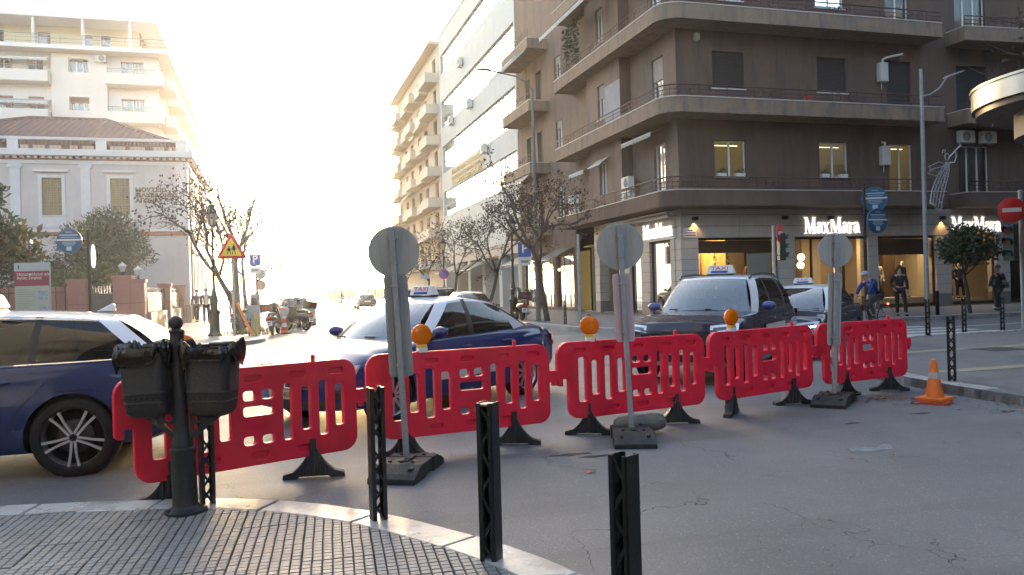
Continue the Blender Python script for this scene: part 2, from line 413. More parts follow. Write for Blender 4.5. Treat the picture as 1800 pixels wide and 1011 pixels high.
# strips of pale guide tiles in the right pavement
for yy in (9.6, 12.4):
    s = MB(); s.box(9.4 if yy < 10 else 10.4, 30, yy, yy+.3, .126, .13); tag(s.build('guide_strip', mat('guide_strip', (.28,.25,.17), .7, var=.2, vscale=4), pr))
for (x,y) in ((13.2,12.2),(18.5,12.6)):
    s = MB(); s.box(x-.4,x+.4,y-.35,y+.35,.126,.131); s.build('manhole_cover', mat('cast_iron', (.06,.058,.06), .5, .3, var=.2), pr)

# --- far-right block pavement and far-left pavement
FR = [(200,22.9),(13.2,22.9)]+arc(13.2,26.3,3.4,270,180,8)+[(9.8,118),(200,118)]
fr = slab_poly('pavement_shops', FR, .15, M_PAVE)
FL = [(-200,25.2),(-3.4,25.2)]+arc(-3.4,28.4,3.2,-90,0,8)+[(-.2,118),(-200,118)]
fl = slab_poly('pavement_museum', FL, .13, M_PAVE)
M_KF = mat('far_kerb', (.36,.34,.32), .6, var=.2, vscale=3, dirt=.4)
def kerb_line(pts, step, w, z, parent, lim):
    e = resample(pts, step/4)
    q = [p+Vector((0,0)) for p in e]; i2 = offset_line(e, w); k = 0
    while k < len(e)-4:
        a = [p.copy() for p in q[k:k+5]]; b_ = [p.copy() for p in i2[k:k+5]]; g0 = (a[1]-a[0]).normalized()*.008; a[0] += g0; b_[0] += g0
        if lim(a[2]):
            s = MB(); n = 5; zz = z+RND.uniform(0,.006)
            s.add([(p.x,p.y,zz) for p in a]+[(p.x,p.y,zz) for p in b_]+[(p.x,p.y,-.05) for p in a]+[(p.x,p.y,-.05) for p in b_],
              [(i,i+1,n+i+1,n+i) for i in range(n-1)]+[(i,2*n+i,2*n+i+1,i+1) for i in range(n-1)]+[(n+i,n+i+1,3*n+i+1,3*n+i) for i in range(n-1)]+[(0,n,3*n,2*n),(n-1,3*n-1,4*n-1,2*n-1)])
            s.build('kerb_stone', M_KF, parent, bevel=.01)
        k += 4
kerb_line([(45,22.86),(13.2,22.86)]+arc(13.2,26.3,3.44,270,180,8)+[(9.76,70)], 1.2, .3, .155, fr, lambda p: True)
kerb_line([(-16,25.16),(-3.4,25.16)]+arc(-3.4,28.4,3.24,-90,0,8)+[(-.16,70)], 1.2, -.3, .135, fl, lambda p: True)
# paving slabs on the museum side, set out where they are near enough to read
M_SLAB = [mat('slab_%s'%c, col, .5, var=.18, vscale=3, bump=.15, bscale=40) for c,col in (('grey',(.27,.255,.24)),('pale',(.34,.32,.30)),('dark',(.20,.185,.17)))]
sm = [MB() for _ in range(3)]
for i in range(3): sm[i].box(-.295,.295,-.395,.395,-.03,.0)
SLM = [sm[i].mesh('paving_slab', M_SLAB[i]) for i in range(3)]
for i in range(7):
    for j in range(24):
        x = -.62-i*.6-.3; y = 28.6+j*.8
        if x > -1.4 and y < 30.0: continue
        link('paving_slab', SLM[(0,1,0,0,1,2)[RND.randrange(6)]], fl, loc=(x+.3,y,.134+RND.uniform(0,.003)))
# --- paint: zebra crossing, edge lines
def paint(name, x0,x1,y0,y1): s = MB(); s.quad((x0,y0,.004),(x1,y0,.004),(x1,y1,.004),(x0,y1,.004)); return tag(s.build(name, M_WLINE), kind='structure')
for i in range(6): paint('zebra_stripe', 13.0, 19.2, 17.3+i*.95, 17.3+i*.95+.5)
paint('edge_line', 12.8, 40, 16.55, 16.7)
s = MB(); s.quad((19.5,19.6,.004),(44,21.6,.004),(44,21.75,.004),(19.5,19.75,.004)); tag(s.build('lane_line', M_WLINE), kind='structure')
for i in range(5): paint('zebra_stripe', .3+i*1.1, .85+i*1.1, 26.6, 29.4)
paint('parking_line', 1.2, 2.3, 31.0, 31.9)
# ------------------------------------------------------------------ street works: barriers, lamps, sign posts, bollards, bin, cone
M_RED = mat('barrier_plastic', (.86,.014,.050), .42, spec=.4, var=.12, vscale=2.5, bump=.06, bscale=90, dirt=.3, dscale=2.5, dcol=(.38,.03,.035))
n_ = M_RED.node_tree.nodes; l_ = M_RED.node_tree.links; b_ = n_['Principled BSDF']; oi = n_.new('ShaderNodeObjectInfo'); hs = n_.new('ShaderNodeHueSaturation'); src_ = b_.inputs['Base Color'].links[0].from_socket
mr_ = n_.new('ShaderNodeMapRange'); mr_.inputs[3].default_value = .86; mr_.inputs[4].default_value = 1.08; l_.new(oi.outputs['Random'], mr_.inputs[0]); l_.new(mr_.outputs[0], hs.inputs['Value']); l_.new(src_, hs.inputs['Color'])
tx_ = n_.new('ShaderNodeTexCoord'); mp_ = n_.new('ShaderNodeMapping'); mp_.inputs['Scale'].default_value = (3,1,.6); nz_ = n_.new('ShaderNodeTexNoise'); nz_.inputs['Scale'].default_value = 5; nz_.inputs['Detail'].default_value = 8; nz_.inputs['Roughness'].default_value = .75; l_.new(tx_.outputs['Object'], mp_.inputs[0]); l_.new(mp_.outputs[0], nz_.inputs['Vector'])
rg_ = n_.new('ShaderNodeMapRange'); rg_.inputs[1].default_value = .56; rg_.inputs[2].default_value = .70; rg_.inputs[4].default_value = .35; l_.new(nz_.outputs[0], rg_.inputs[0]); mg_ = n_.new('ShaderNodeMixRGB'); mg_.inputs[2].default_value = (.20,.07,.065,1); l_.new(rg_.outputs[0], mg_.inputs[0]); l_.new(hs.outputs[0], mg_.inputs[1]); l_.new(mg_.outputs[0], b_.inputs['Base Color'])
M_RUB = mat('black_rubber', (.011,.011,.012), .62, var=.3, vscale=6, bump=.25, bscale=60, dirt=.5, dscale=4, dcol=(.04,.038,.036))
M_GALV = mat('galvanised_steel', (.33,.33,.325), .55, .35, var=.22, vscale=9, bump=.1, bscale=80, dirt=.4, dscale=3, dcol=(.18,.17,.16))
M_ALU = mat('aluminium_back', (.42,.405,.37), .75, .08, var=.12, vscale=30, bump=.15, bscale=25, stretch=(1,1,.05), dirt=.4, dscale=2.5, dcol=(.23,.21,.18))
M_PINK = mat('faded_pink_back', (.62,.42,.42), .5, .1, var=.12, vscale=10, stretch=(1,1,.1))
M_BLK = mat('black_paint', (.006,.0075,.007), .38, var=.25, vscale=8, bump=.1, bscale=60, dirt=.4, dscale=5, dcol=(.02,.021,.02))
M_IRON = mat('grey_cast_iron', (.017,.017,.0185), .55, .1, var=.3, vscale=6, bump=.25, bscale=50, dirt=.4, dscale=4, dcol=(.04,.038,.037))
M_AMB = mat('amber_lens', (1,.42,.0), .2, var=.06, vscale=30, coat=.2, translucent=.62)
M_AMBH = mat('amber_housing', (.85,.22,.01), .35, translucent=.25)
M_YEL = mat('yellow_plastic', (.72,.55,.06), .5); M_WHT = mat('white_plastic', (.72,.70,.66), .5, var=.1, dirt=.3, dcol=(.35,.33,.3)); M_RED2 = mat('red_band', (.6,.03,.03), .5)

PL = 1.86; PZ0, PZ1 = .185, .975
def barrier_mesh():
    H = PZ1-PZ0
    o = []
    for a in range(180, 89, -15): o.append((.13+.13*math.cos(R(a)), PZ1-.13+.13*math.sin(R(a))))
    for a in range(90, -1, -15): o.append((PL-.13+.13*math.cos(R(a)), PZ1-.13+.13*math.sin(R(a))))
    o += [(PL,.70),(PL+.085,.70),(PL+.095,.69),(PL+.095,.585),(PL+.07,.585),(PL+.07,.545),(PL+.04,.545),(PL+.04,.585),(PL,.585)]
    for a in range(0, -91, -15): o.append((PL-.12+.12*math.cos(R(a)), PZ0+.12+.12*math.sin(R(a))))
    for a in range(270, 179, -15): o.append((.125+.12+.12*math.cos(R(a)), PZ0+.12+.12*math.sin(R(a))))
    o += [(.125,.60),(.06,.60),(.06,.53),(.02,.53),(0,.55)]
    hs = []
    xs = [(.13,.18),(.215,.262),(.30,.347),(.385,.432),(.655,.695),(.737,.78),(.818,.86),(.895,.938)]
    for i,(a,b) in enumerate(xs):
        odd = i%2
        hs.append(rrect(a*PL,b*PL, PZ1-(.79 if not odd else .71)*H, PZ1-(.205 if not odd else .255)*H, .022, 3))
    for a,b in ((.483,.535),(.562,.614)):
        hs.append(rrect(a*PL,b*PL, PZ1-.34*H, PZ1-.24*H, .025, 3)); hs.append(rrect(a*PL,b*PL, PZ1-.79*H, PZ1-.70*H, .025, 3))
    hs.append(rrect(.483*PL,.614*PL, PZ1-.50*H, PZ1-.40*H, .022, 3))
    dents = [rrect(c*PL-.07,c*PL+.07, PZ1-.15*H, PZ1-.085*H, .022, 3) for c in (.14,.33,.525,.72,.90)]+[rrect(c*PL-.07,c*PL+.07, PZ1-.93*H, PZ1-.865*H, .022, 3) for c in (.35,.55,.75)]
    m = holes_mesh(o, hs+dents, -.028, .028)
    for d in dents: m.prism([(x,z) for x,z in d], -.008, .008, 'y')
    m.box(.80*PL-.016,.80*PL+.016,-.014,.014,PZ1-.01,PZ1+.055)
    me = m.mesh('panel', M_RED)
    return me
BM_ = barrier_mesh()
def foot_mesh():
    m = MB()
    half = [(0,.255),(.03,.25),(.055,.19),(.085,.14),(.125,.095),(.17,.06),(.225,.045),(.25,.04),(.255,.0),(.14,.0),(.12,.018),(0,.018)]
    poly = half+[(-x,z) for x,z in reversed(half[1:-1])]
    m.prism(poly, -.045, .045, 'y')
    for x,h in ((-.09,.12),(-.045,.18),(0,.23),(.045,.18),(.09,.12)):
        for sgn in (-1,1): m.box(x-.008,x+.008, sgn*.045 if sgn > 0 else -.06, .06 if sgn > 0 else -.045, .02, h)
    m.box(-.025,.025,-.05,.05,.24,.33)
    return m.mesh('foot', M_RUB)
FM = foot_mesh()
BP = [((-1.11,6.42),(.68,7.23)),((.80,7.46),(2.66,7.77)),((2.76,7.81),(4.64,8.18)),((4.73,8.22),(6.57,8.86)),((6.68,8.90),(8.40,9.26))]
WHICH = ['behind the twin litter bin','beside the tall leaning round sign back','with the sandbag in front of it','with a lamp in front of the dark blue off-roader','at the kerb, farthest right in the row']
FOOT_A = [(-38,-30),(-52,-30),(-38,-26),(28,-24),(0,-36)]
for i,((ax,ay),(bx,by)) in enumerate(BP):
    th = thing('plastic_barrier', 'red plastic slatted barrier panel '+WHICH[i], 'barrier', (ax,ay,0), math.atan2(by-ay,bx-ax), 'red plastic barriers in a row across the street')
    L = math.hypot(bx-ax,by-ay); pn = link('panel', BM_, th, .006); pn.scale = (L/PL,1,1)
    for q,fx in enumerate((.20,.79)):
        if i == 4 and q == 0: fx = .3
        f = link('foot', FM, th, .004, (fx*L,-.005 if q else .01,0), R(FOOT_A[i][q]))
# the warning lamps clipped on the panels
def lamp(x, y, z, yaw, label):
    t = thing('warning_lamp', label, 'warning lamp', (x,y,z), yaw, 'amber warning lamps on the barriers')
    b = MB(); b.box(-.045,.045,-.04,.04,0,.045); b.build('battery_case', M_WHT, t, bevel=.006)
    b = MB(); b.box(-.043,.043,-.038,.038,.0455,.075); b.build('case_band', [M_YEL,M_RED2][0], t, bevel=.004)
    M = Matrix.Translation((0,0,.165)) @ Matrix.Rotation(R(90),4,'X')
    h = MB(); h.lathe([(.02,-.052),(.07,-.045),(.095,-.02),(.10,0),(.10,.012),(.095,.02),(.088,.022)], 28, M, caps=True); h.box(-.03,.03,-.02,.02,.06,.085); h.build('housing', M_AMBH, t, 40)
    l_ = MB(); l_.lathe([(.087,.021),(.085,.034),(.07,.042),(.045,.047),(.02,.049),(.012,.046),(.004,.045)], 28, M)
    for rr in (.03,.055,.075):
        l_.tube([M@Vector((rr*math.cos(R(a)),rr*math.sin(R(a)),.047-rr*.06)) for a in range(0,360,20)], .0022, 5, closed=True)
    l_.build('lens', M_AMB, t, 40)
    h = MB(); h.tube([(-.014,0,.262),(-.014,0,.275),(0,0,.283),(.014,0,.275),(.014,0,.262)], .004, 6); h.build('hook', M_BLK, t); h = MB(); h.tube([(.05,0,.03),(.07,.0,.0),(.085,-.01,-.03)], .004, 6); h.build('clip', M_BLK, t)
YC = R(-16.5)
lamp(-.655,6.63,1.0,YC+.5,'amber round lamp half hidden behind the twin litter bin'); lamp(1.34,7.56,.965,YC+.45,'amber lamp beside the leaning round sign back in front of the white taxi bonnet')
lamp(3.17,7.90,.965,YC+.0,'amber lamp on the barrier panel nearest the sandbag'); lamp(5.13,8.37,.965,YC+.55,'amber lamp in front of the dark blue off-road taxi')

# temporary sign posts seen from the back
def sign_post(x, y, base_rz, lean, disc_z, disc_r, plate, label, pmat, yaw=YC):
    t = thing('temporary_sign', label, 'road sign', (x,y,0), yaw)
    M = Matrix.Rotation(lean,4,'Y')
    p = MB(); top = disc_z+disc_r*.92
    p.box(-.024,.024,-.022,.022,.1,top,M); p.build('post', M_GALV, t, bevel=.003)
    d = MB()
    d.lathe([(disc_r-.004,-.004),(disc_r,0),(disc_r-.004,.004)], 40, M @ Matrix.Translation((0,.034,disc_z)) @ Matrix.Rotation(R(90),4,'X')); 
    d.tube([M@Vector((disc_r*math.cos(R(a)),.034,disc_z+disc_r*math.sin(R(a)))) for a in range(0,360,10)], .006, 6, closed=True)
    # pressed ribs on the back
    for k in range(-9,10):
        xx = k*disc_r/9.6; hh = math.sqrt(max(0,disc_r**2-xx**2))*.94
        if hh > .03 and abs(xx) > .03: d.box(xx-.004,xx+.004,.027,.031,disc_z-hh,disc_z+hh,M)
    d.build('sign_disc', M_ALU, t, 40)
    z0,z1,w = plate
    q = MB(); q.prism(rrect(-w/2,w/2,z0,z1,.03,4), .029, .034, 'y', M)
    for k in (-.36,-.22,.22,.36): q.box(k*w-.006,k*w+.006,.024,.0285,z0+.02,z1-.02,M)
    q.build('sign_plate', pmat, t)
    for zz in (disc_z-.1,disc_z+.1,z0+.1,z1-.1): c = MB(); c.box(-.035,.035,-.026,.028,zz-.012,zz+.012,M); c.build('clamp', M_GALV, t, bevel=.003)
    # recycled-rubber foot, two wings with handle recesses
    b = empty('rubber_base', parent=t); b.rotation_euler = (0,0,base_rz-yaw)
    bb = MB()
    for sgn in (-1,1):
        pr_ = [(.10*sgn,.0),(.42*sgn,.0),(.42*sgn,.045),(.36*sgn,.075),(.22*sgn,.125),(.10*sgn,.125)]
        bb.prism(pr_, -.20, .20, 'y')
    bb.box(-.11,.11,-.19,.19,.012,.118)
    bb.box(-.13,.13,-.045,.045,.1185,.135)
    for sgn in (-1,1):
        for yy in (-.13,.13): bb.box(sgn*.27-.05,sgn*.27+.05,yy-.02,yy+.02,.09,.112)
        for yy in (-.1,0,.1): bb.cyl((sgn*.15,yy,.12),(sgn*.15,yy,.142),.018,n=8)
    o = bb.build('rubber_base', M_RUB, t, bevel=.008); o.rotation_euler = (0,0,base_rz-yaw); bpy.data.objects.remove(b)
    return t
sign_post(1.07,6.88, R(62), R(-2.2), 1.885, .215, (.82,1.69,.205), 'back of a round grey sign on a leaning post before the saloon taxi', mat('grey_ribbed_back',(.31,.30,.28),.7,.05,var=.2,vscale=12,stretch=(1,1,.06)))
sign_post(3.39,7.40, R(70), R(-1.9), 1.93, .23, (.98,1.66,.19), 'back of a round road sign with a faded pink plate behind the sandbag', M_PINK)
sign_post(6.64,8.53, R(42), R(2.4), 1.90, .21, (.72,1.63,.165), 'back of the small round road sign by the far right barrier', M_ALU)
# sandbag behind the middle sign
sb = MB()
def bagf(u,v):
    a = 2*math.pi*u; x = lerp(-.30,.30,v); e = max(0,1-abs(v*2-1)**5); rr = .095*(.25+.75*e**.5)*(1+.06*math.sin(7*v+3*math.cos(a))+.04*math.sin(11*a+9*v))
    return (x, rr*1.15*math.cos(a), max(.004,.095+rr*math.sin(a)))
sb.grid(bagf, 24, 20, True)
bag = sb.build('sandbag', mat('sack_cloth', (.17,.15,.125), .85, var=.2, vscale=8, bump=.5, bscale=45, dirt=.4, dscale=4), smooth=60, loc=(3.60,7.66,.02), rz=R(6))
tag(bag, 'stuffed grey-brown sandbag lying behind the base of the middle sign post', 'sandbag')

# lattice bollards
def bollard_mesh():
    m = MB(); w = .09; H = .88
    for sgn in (-1,1):
        m.box(sgn*w/2-.004, sgn*w/2+.004, -w/2, w/2, 0, H)
        for e in (-1,1): m.box(min(sgn*(w/2-.004),sgn*(w/2-.022)), max(sgn*(w/2-.004),sgn*(w/2-.022)), e*w/2-.004, e*w/2+.004, 0, H)
    n = 7; h = H/n
    for e in (-1,1):
        for i in range(n):
            s_ = 1 if (i+(e > 0))%2 else -1
            m.bar((-s_*.036,e*(w/2-.007),i*h+.008),(s_*.036,e*(w/2-.007),(i+1)*h-.008), .016, .007, up=(0,1,0))
    return m.mesh('lattice_bollard', M_BLK)
def bollard_cap():
    m = MB(); w = .09; m.box(-w/2+.002,w/2-.002,-w/2+.002,w/2-.002,.862,.874); return m.mesh('cap', mat('worn_metal_cap',(.26,.25,.2),.45,.5,var=.2))
LB = bollard_mesh(); LC = bollard_cap()
for i,(x,y,z,rz,cap,lab) in enumerate([(-.48,6.28,ZN,.55,0,'black lattice bollard right behind the litter bin post'),(.64,5.40,ZN,.45,0,'see-through black lattice bollard at the kerb between litter bin and centre'),
    (1.13,4.36,ZN,-.42,1,'black lattice bollard with a pale worn top, middle of the three near ones'),(1.36,3.06,ZN,-.75,0,'nearest black lattice bollard, cut by the bottom edge'),
    (8.75,8.82,.125,-.6,0,'dark lattice bollard beside the orange traffic cone'),(14.97,15.77,.125,-.7,0,'lattice bollard at the zebra crossing, nearest the barrier row'),(16.41,16.12,.125,-.7,0,'lattice bollard at the zebra crossing, middle of three'),(17.82,16.31,.125,-.7,0,'lattice bollard at the zebra crossing, rightmost of three'),
    (10.25,27.9,.15,.2,0,'lattice bollard on the far pavement beside the bare tree trunk'),(19.0,23.35,.15,0,0,'lattice bollard at the shop kerb in front of the cyclist'),(22.6,23.35,.15,0,0,'lattice bollard at the shop kerb beside the grey lamp post'),(27.2,23.4,.15,0,0,'lattice bollard at the shop kerb right of the orange tree'),(18.0,23.35,.15,0,0,'lattice bollard at the shop kerb left of the standing man')]):
    o = link('lattice_bollard', LB, None, .0, (x,y,z-.01), YC+rz); tag(o, lab, 'bollard', 'black lattice bollards')
    if i == 2: link('cap', LC, o)
    if i == 3: o.scale = (.95,.95,.93)

# twin litter bin on a cast-iron post
tb = thing('litter_bin', 'twin dark grey litter bins with black bags on a cast iron post', 'litter bin', (-.61,6.10,ZN), YC)
tb.scale = (.93,.93,.96)
LEAN = Matrix.Rotation(R(-1.5),4,'Y')
p = MB(); p.lathe([(.155,0),(.155,.018),(.12,.03),(.098,.045),(.092,.06),(.088,.40),(.095,.43),(.095,.46),(.078,.475),(.082,.50),(.06,.55),(.054,.6),(.052,1.30),(.056,1.305),(.056,1.32),(.045,1.325),(.032,1.335)], 22, LEAN)
p.sphere(LEAN@Vector((0,0,1.375)), .052, 16, 10)
for a in range(4): p.cyl((.128*math.cos(R(45+90*a)),.128*math.sin(R(45+90*a)),.018),(.128*math.cos(R(45+90*a)),.128*math.sin(R(45+90*a)),.034),.012,n=6)
p.build('post', M_IRON, tb, 35)
br = MB()
for sgn in (-1,1):
    o_ = [(sgn*.05,.52),(sgn*.06,.52),(sgn*.30,.70),(sgn*.30,.745),(sgn*.05,.745)]
    if sgn < 0: o_ = list(reversed(o_))
    h_ = [(sgn*.11+.03*math.cos(R(a)),.685+.03*math.sin(R(a))) for a in range(0,360,30)]
    h2 = [(sgn*.195+.022*math.cos(R(a)),.70+.022*math.sin(R(a))) for a in range(0,360,30)]
    h3 = [(sgn*.075,.575),(sgn*.075,.64),(sgn*.15,.645)]
    q = holes_mesh(o_, [h_,h2,h3], -.008, .008); br.add(q.v, q.f)
    br.box(min(sgn*.055,sgn*.075),max(sgn*.055,sgn*.075),-.02,.02,.745,1.18)
br.build('bracket', M_IRON, tb)
def bin_body(cx, rz, tilt):
    M = Matrix.Translation((cx,0,.70)) @ Matrix.Rotation(tilt,4,'Y')
    def ring(w,d,z,r,n=6): return [M@Vector((x,y,z)) for x,y in rrect(-w/2,w/2,-d/2,d/2,r,n)]
    b = MB(); lev = [(.20,.18,.0,.07),(.26,.24,.01,.08),(.295,.27,.04,.055),(.305,.28,.10,.055),(.312,.287,.104,.055),(.312,.287,.114,.055),(.306,.281,.118,.055),(.315,.29,.17,.055),(.322,.297,.174,.055),(.322,.297,.184,.055),(.317,.292,.188,.055),(.34,.31,.47,.06),(.352,.322,.475,.06),(.352,.322,.50,.06)]
    rings = [ring(w,d,z,min(r,w/2-.01,d/2-.01)) for w,d,z,r in lev]; n = len(rings[0])
    vs = [p for r_ in rings for p in r_]; fs = [(i*n+j,i*n+(j+1)%n,(i+1)*n+(j+1)%n,(i+1)*n+j) for i in range(len(rings)-1) for j in range(n)]+[tuple(reversed(range(n)))]
    b.add(vs, fs); o = b.build('bin', M_IRON, tb, 35)
    sl = MB()
    for k in range(-3,4): sl.prism([(k*.042-.012,.145),(k*.042,.151),(k*.042+.012,.145),(k*.042,.139)], -.151,-.146,'y',M)
    sl.build('drain_slot', mat('slot_dark',(.003,.003,.003),.9), o)
    # bag folded over the rim
    g_ = MB(); r = random.Random(int(cx*100)); ph = [r.uniform(0,6.28) for _ in range(8)]
    base = rrect(-.5,.5,-.5,.5,.25,24); m_ = len(base)
    def bagfn(u,v):
        x,y = base[int(u*m_+.5)%m_]; a = 2*math.pi*u
        fold = .5*math.sin(9*a+ph[0]+2.5*v)+.35*math.sin(17*a+ph[1]-3*v)+.3*math.sin(26*a+ph[2]+2*v)
        drop = .135+.045*math.sin(2*a+ph[3])+.03*math.sin(5*a+ph[4])
        if v < .25: t = v/.25; w = lerp(.26,.372,t); z = lerp(.38,.525,t)+.018*fold*t+.03*math.sin(a*2+ph[5])*t
        else: t = (v-.25)/.75; w = .380+.045*math.sin(math.pi*min(1,t*1.1))*.8+.026*fold*(.35+t); z = .528-drop*t+.018*fold*(1-t)+.03*math.sin(a*2+ph[5])*(1-t)
        return M@Vector((x*w, y*w*.93, z))
    g_.grid(bagfn, m_, 22, True)
    g_.build('bin_bag', mat('bag_film', (.0025,.0025,.003), .2, spec=.5, bump=.5, bscale=14), o, 75)
bin_body(-.235, 0, R(-2)); bin_body(.225, 0, R(1.5))

# cone on the right and its litter
def cone(name, loc, h, label, bands, base_mat, sc=1., double=False):
    t = thing(name, label, 'traffic cone', loc)
    cm = mat('cone_orange', (.85,.18,.015), .5, var=.18, vscale=6, dirt=.5, dscale=5, dcol=(.35,.1,.03))
    prof = lambda z: lerp(.125,.028,z/h)*sc
    segs = []; zs = sorted({.03,h,*[z for b in bands for z in b[:2]]})
    body = MB(); body.lathe([(prof(z),z) for z in [.03]+[h*i/8 for i in range(1,9)]]+[(.0225*sc,h+.004)], 20); body.build('cone_body', cm, t, 40)
    for a,b,mt in bands:
        q = MB(); q.lathe([(prof(a)+.002,a),(prof(b)+.002,b)], 20, caps=False); q.build('reflective_band', mt, t, 40)
    q = MB(); q.prism(rrect(-.17*sc,.17*sc,-.17*sc,.17*sc,.04,3), 0 if not double else .04, .035 if not double else .075, 'z'); q.build('base', base_mat, t, bevel=.006)
    if double:
        q = MB(); q.prism(rrect(-.19*sc,.19*sc,-.18*sc,.18*sc,.04,3), 0, .038, 'z'); o = q.build('lower_base', mat('cone_red',(.6,.07,.02),.55,var=.2), t, bevel=.006); o.rotation_euler = (0,0,.25)
    t.rotation_euler = (0,0,.4)
cone('traffic_cone', (7.72,8.06,0), .53, 'orange rubber traffic cone standing against the right kerb', [(.30,.375,mat('worn_reflector',(.42,.38,.33),.6,var=.2))], mat('cone_orange2',(.75,.17,.02),.55,var=.2), .98, True)
lf = MB(); r = random.Random(3)
def leafbit(m, x, y, z, s, r):
    a = r.uniform(0,6.28); t = r.uniform(-.5,.5); c,sn = math.cos(a)*s, math.sin(a)*s
    m.quad((x-c,y-sn,z+.005),(x+sn*.5,y-c*.5,z+abs(t)*s),(x+c,y+sn,z+.008),(x-sn*.5,y+c*.5,z+.004+s*.3))
for i in range(150):
    q = r.random()
    if q < .4: x = r.gauss(7.35,.22); y = 8.55+r.gauss(0,.1)
    elif q < .75: x = r.uniform(7.7,8.28); y = r.uniform(6.2,7.6)
    else: x = r.uniform(7.2,8.25); y = 8.0+r.gauss(0,.4)
    if x > 8.3: continue
    leafbit(lf,x,y,.004+r.uniform(0,.02),r.uniform(.015,.045),r)
o = lf.build('dead_leaves', mat('dead_leaf',(.24,.13,.05),.8,var=.4,vscale=8)); tag(o,'dry brown leaves swept against the right kerb','leaves',kind='stuff')
pb = MB(); pb.grid(lambda u,v: (u*.42-.21, (v-.5)*.10*(1-.5*u)+.02*math.sin(9*u), .006+.035*abs(math.sin(7*u+3*v))*(.3+abs(math.sin(5*v+2*u)))*math.sin(math.pi*min(1,v*1.0))), 26, 8)
o = pb.build('plastic_wrapper', mat('clear_film',(.55,.56,.58),.2,alpha=.3), smooth=70, loc=(5.1,6.08,0), rz=R(-8)); tag(o,'crumpled clear plastic wrapper lying on the asphalt','litter')
sc_ = MB(); sc_.add([(0,0,.004),(.05,.01,.02),(.08,.05,.006),(.02,.05,.018)],[(0,1,3),(1,2,3)]); o = sc_.build('paper_scrap', mat('red_paper',(.7,.07,.03),.7), loc=(2.45,6.25,0)); tag(o,'small red scrap on the road below the middle barrier','litter')
ph = MB()
for (x,y,w,h) in ((2.62,7.02,.20,.055),(2.78,6.86,.14,.04),(5.9,7.3,.09,.03),(7.0,7.5,.12,.04),(7.9,7.2,.1,.04)):
    ph.add([(x+w*math.cos(R(a))*(1+.25*math.sin(3*R(a)+x*9)), y+h*math.sin(R(a))*(1+.3*math.sin(5*R(a)+y*7)), .003) for a in range(0,360,15)],[tuple(range(24))])
tag(ph.build('road_patch', mat('bitumen_patch',(.028,.026,.026),.8,var=.4,vscale=20,bump=.5,bscale=50)), kind='structure')
# ------------------------------------------------------------------ vehicles
def paint_mat(name, col, rough=.4, coat=1., metal=.0): return mat(name, col, rough, metal, .15, coat=coat, var=.05, vscale=2)
P_BLUE = paint_mat('taxi_blue', (.006,.020,.120)); P_NAVY = paint_mat('taxi_navy', (.004,.007,.032)); P_WHITE = paint_mat('taxi_white', (.62,.64,.67)); P_SILV = paint_mat('silver_paint', (.30,.31,.33), .35, 1, .4)
P_GREY = paint_mat('grey_paint', (.16,.17,.18), .35, 1, .3); P_DBLU = paint_mat('slate_blue_paint', (.05,.07,.11)); P_PEARL = paint_mat('pearl_white_paint', (.66,.66,.64))
M_TYRE = mat('tyre_rubber', (.005,.005,.0055), .85, var=.2, vscale=9, bump=.2, bscale=60); M_RIM = mat('alloy_rim', (.52,.52,.53), .28, .85, var=.08); M_RIMD = mat('alloy_dark', (.035,.035,.038), .4, .4)
M_TRIM = mat('black_trim', (.012,.012,.013), .4); M_CHROME = mat('chrome', (.75,.76,.78), .14, 1.); M_CABIN = mat('cabin_dark', (.012,.012,.013), .8)
M_SEAT = mat('seat_fabric', (.03,.03,.032), .9, var=.2)
G_CAR = glass_mat('car_glass', (.42,.48,.50), .25, 1.75); G_PRIV = glass_mat('car_privacy_glass', (.06,.065,.07), .5, 1.6); G_WIND = glass_mat('car_windscreen', (.45,.52,.55), .30, 2.9)
M_HEAD = mat('headlamp_lens', (.62,.66,.70), .08, .3, coat=1.); M_HEADIN = mat('headlamp_inner', (.06,.065,.07), .15, .5, coat=1.); M_TAIL = mat('tail_lamp', (.45,.01,.012), .15, coat=1.); M_PLATE = mat('number_plate', (.60,.52,.30), .4, var=.1); M_PLATEW = mat('number_plate_white', (.7,.7,.68), .4)
M_DRL = mat('running_light', (.9,.95,1), .3, emit=(.9,.95,1), estr=9.)
M_TXT = mat('print_black', (.01,.01,.012), .6); M_TXTB = mat('print_blue', (.02,.05,.30), .6); M_TXTR = mat('print_red', (.5,.02,.02), .6); M_SIGNW = mat('taxi_sign_white', (.72,.71,.68), .4, translucent=.2)

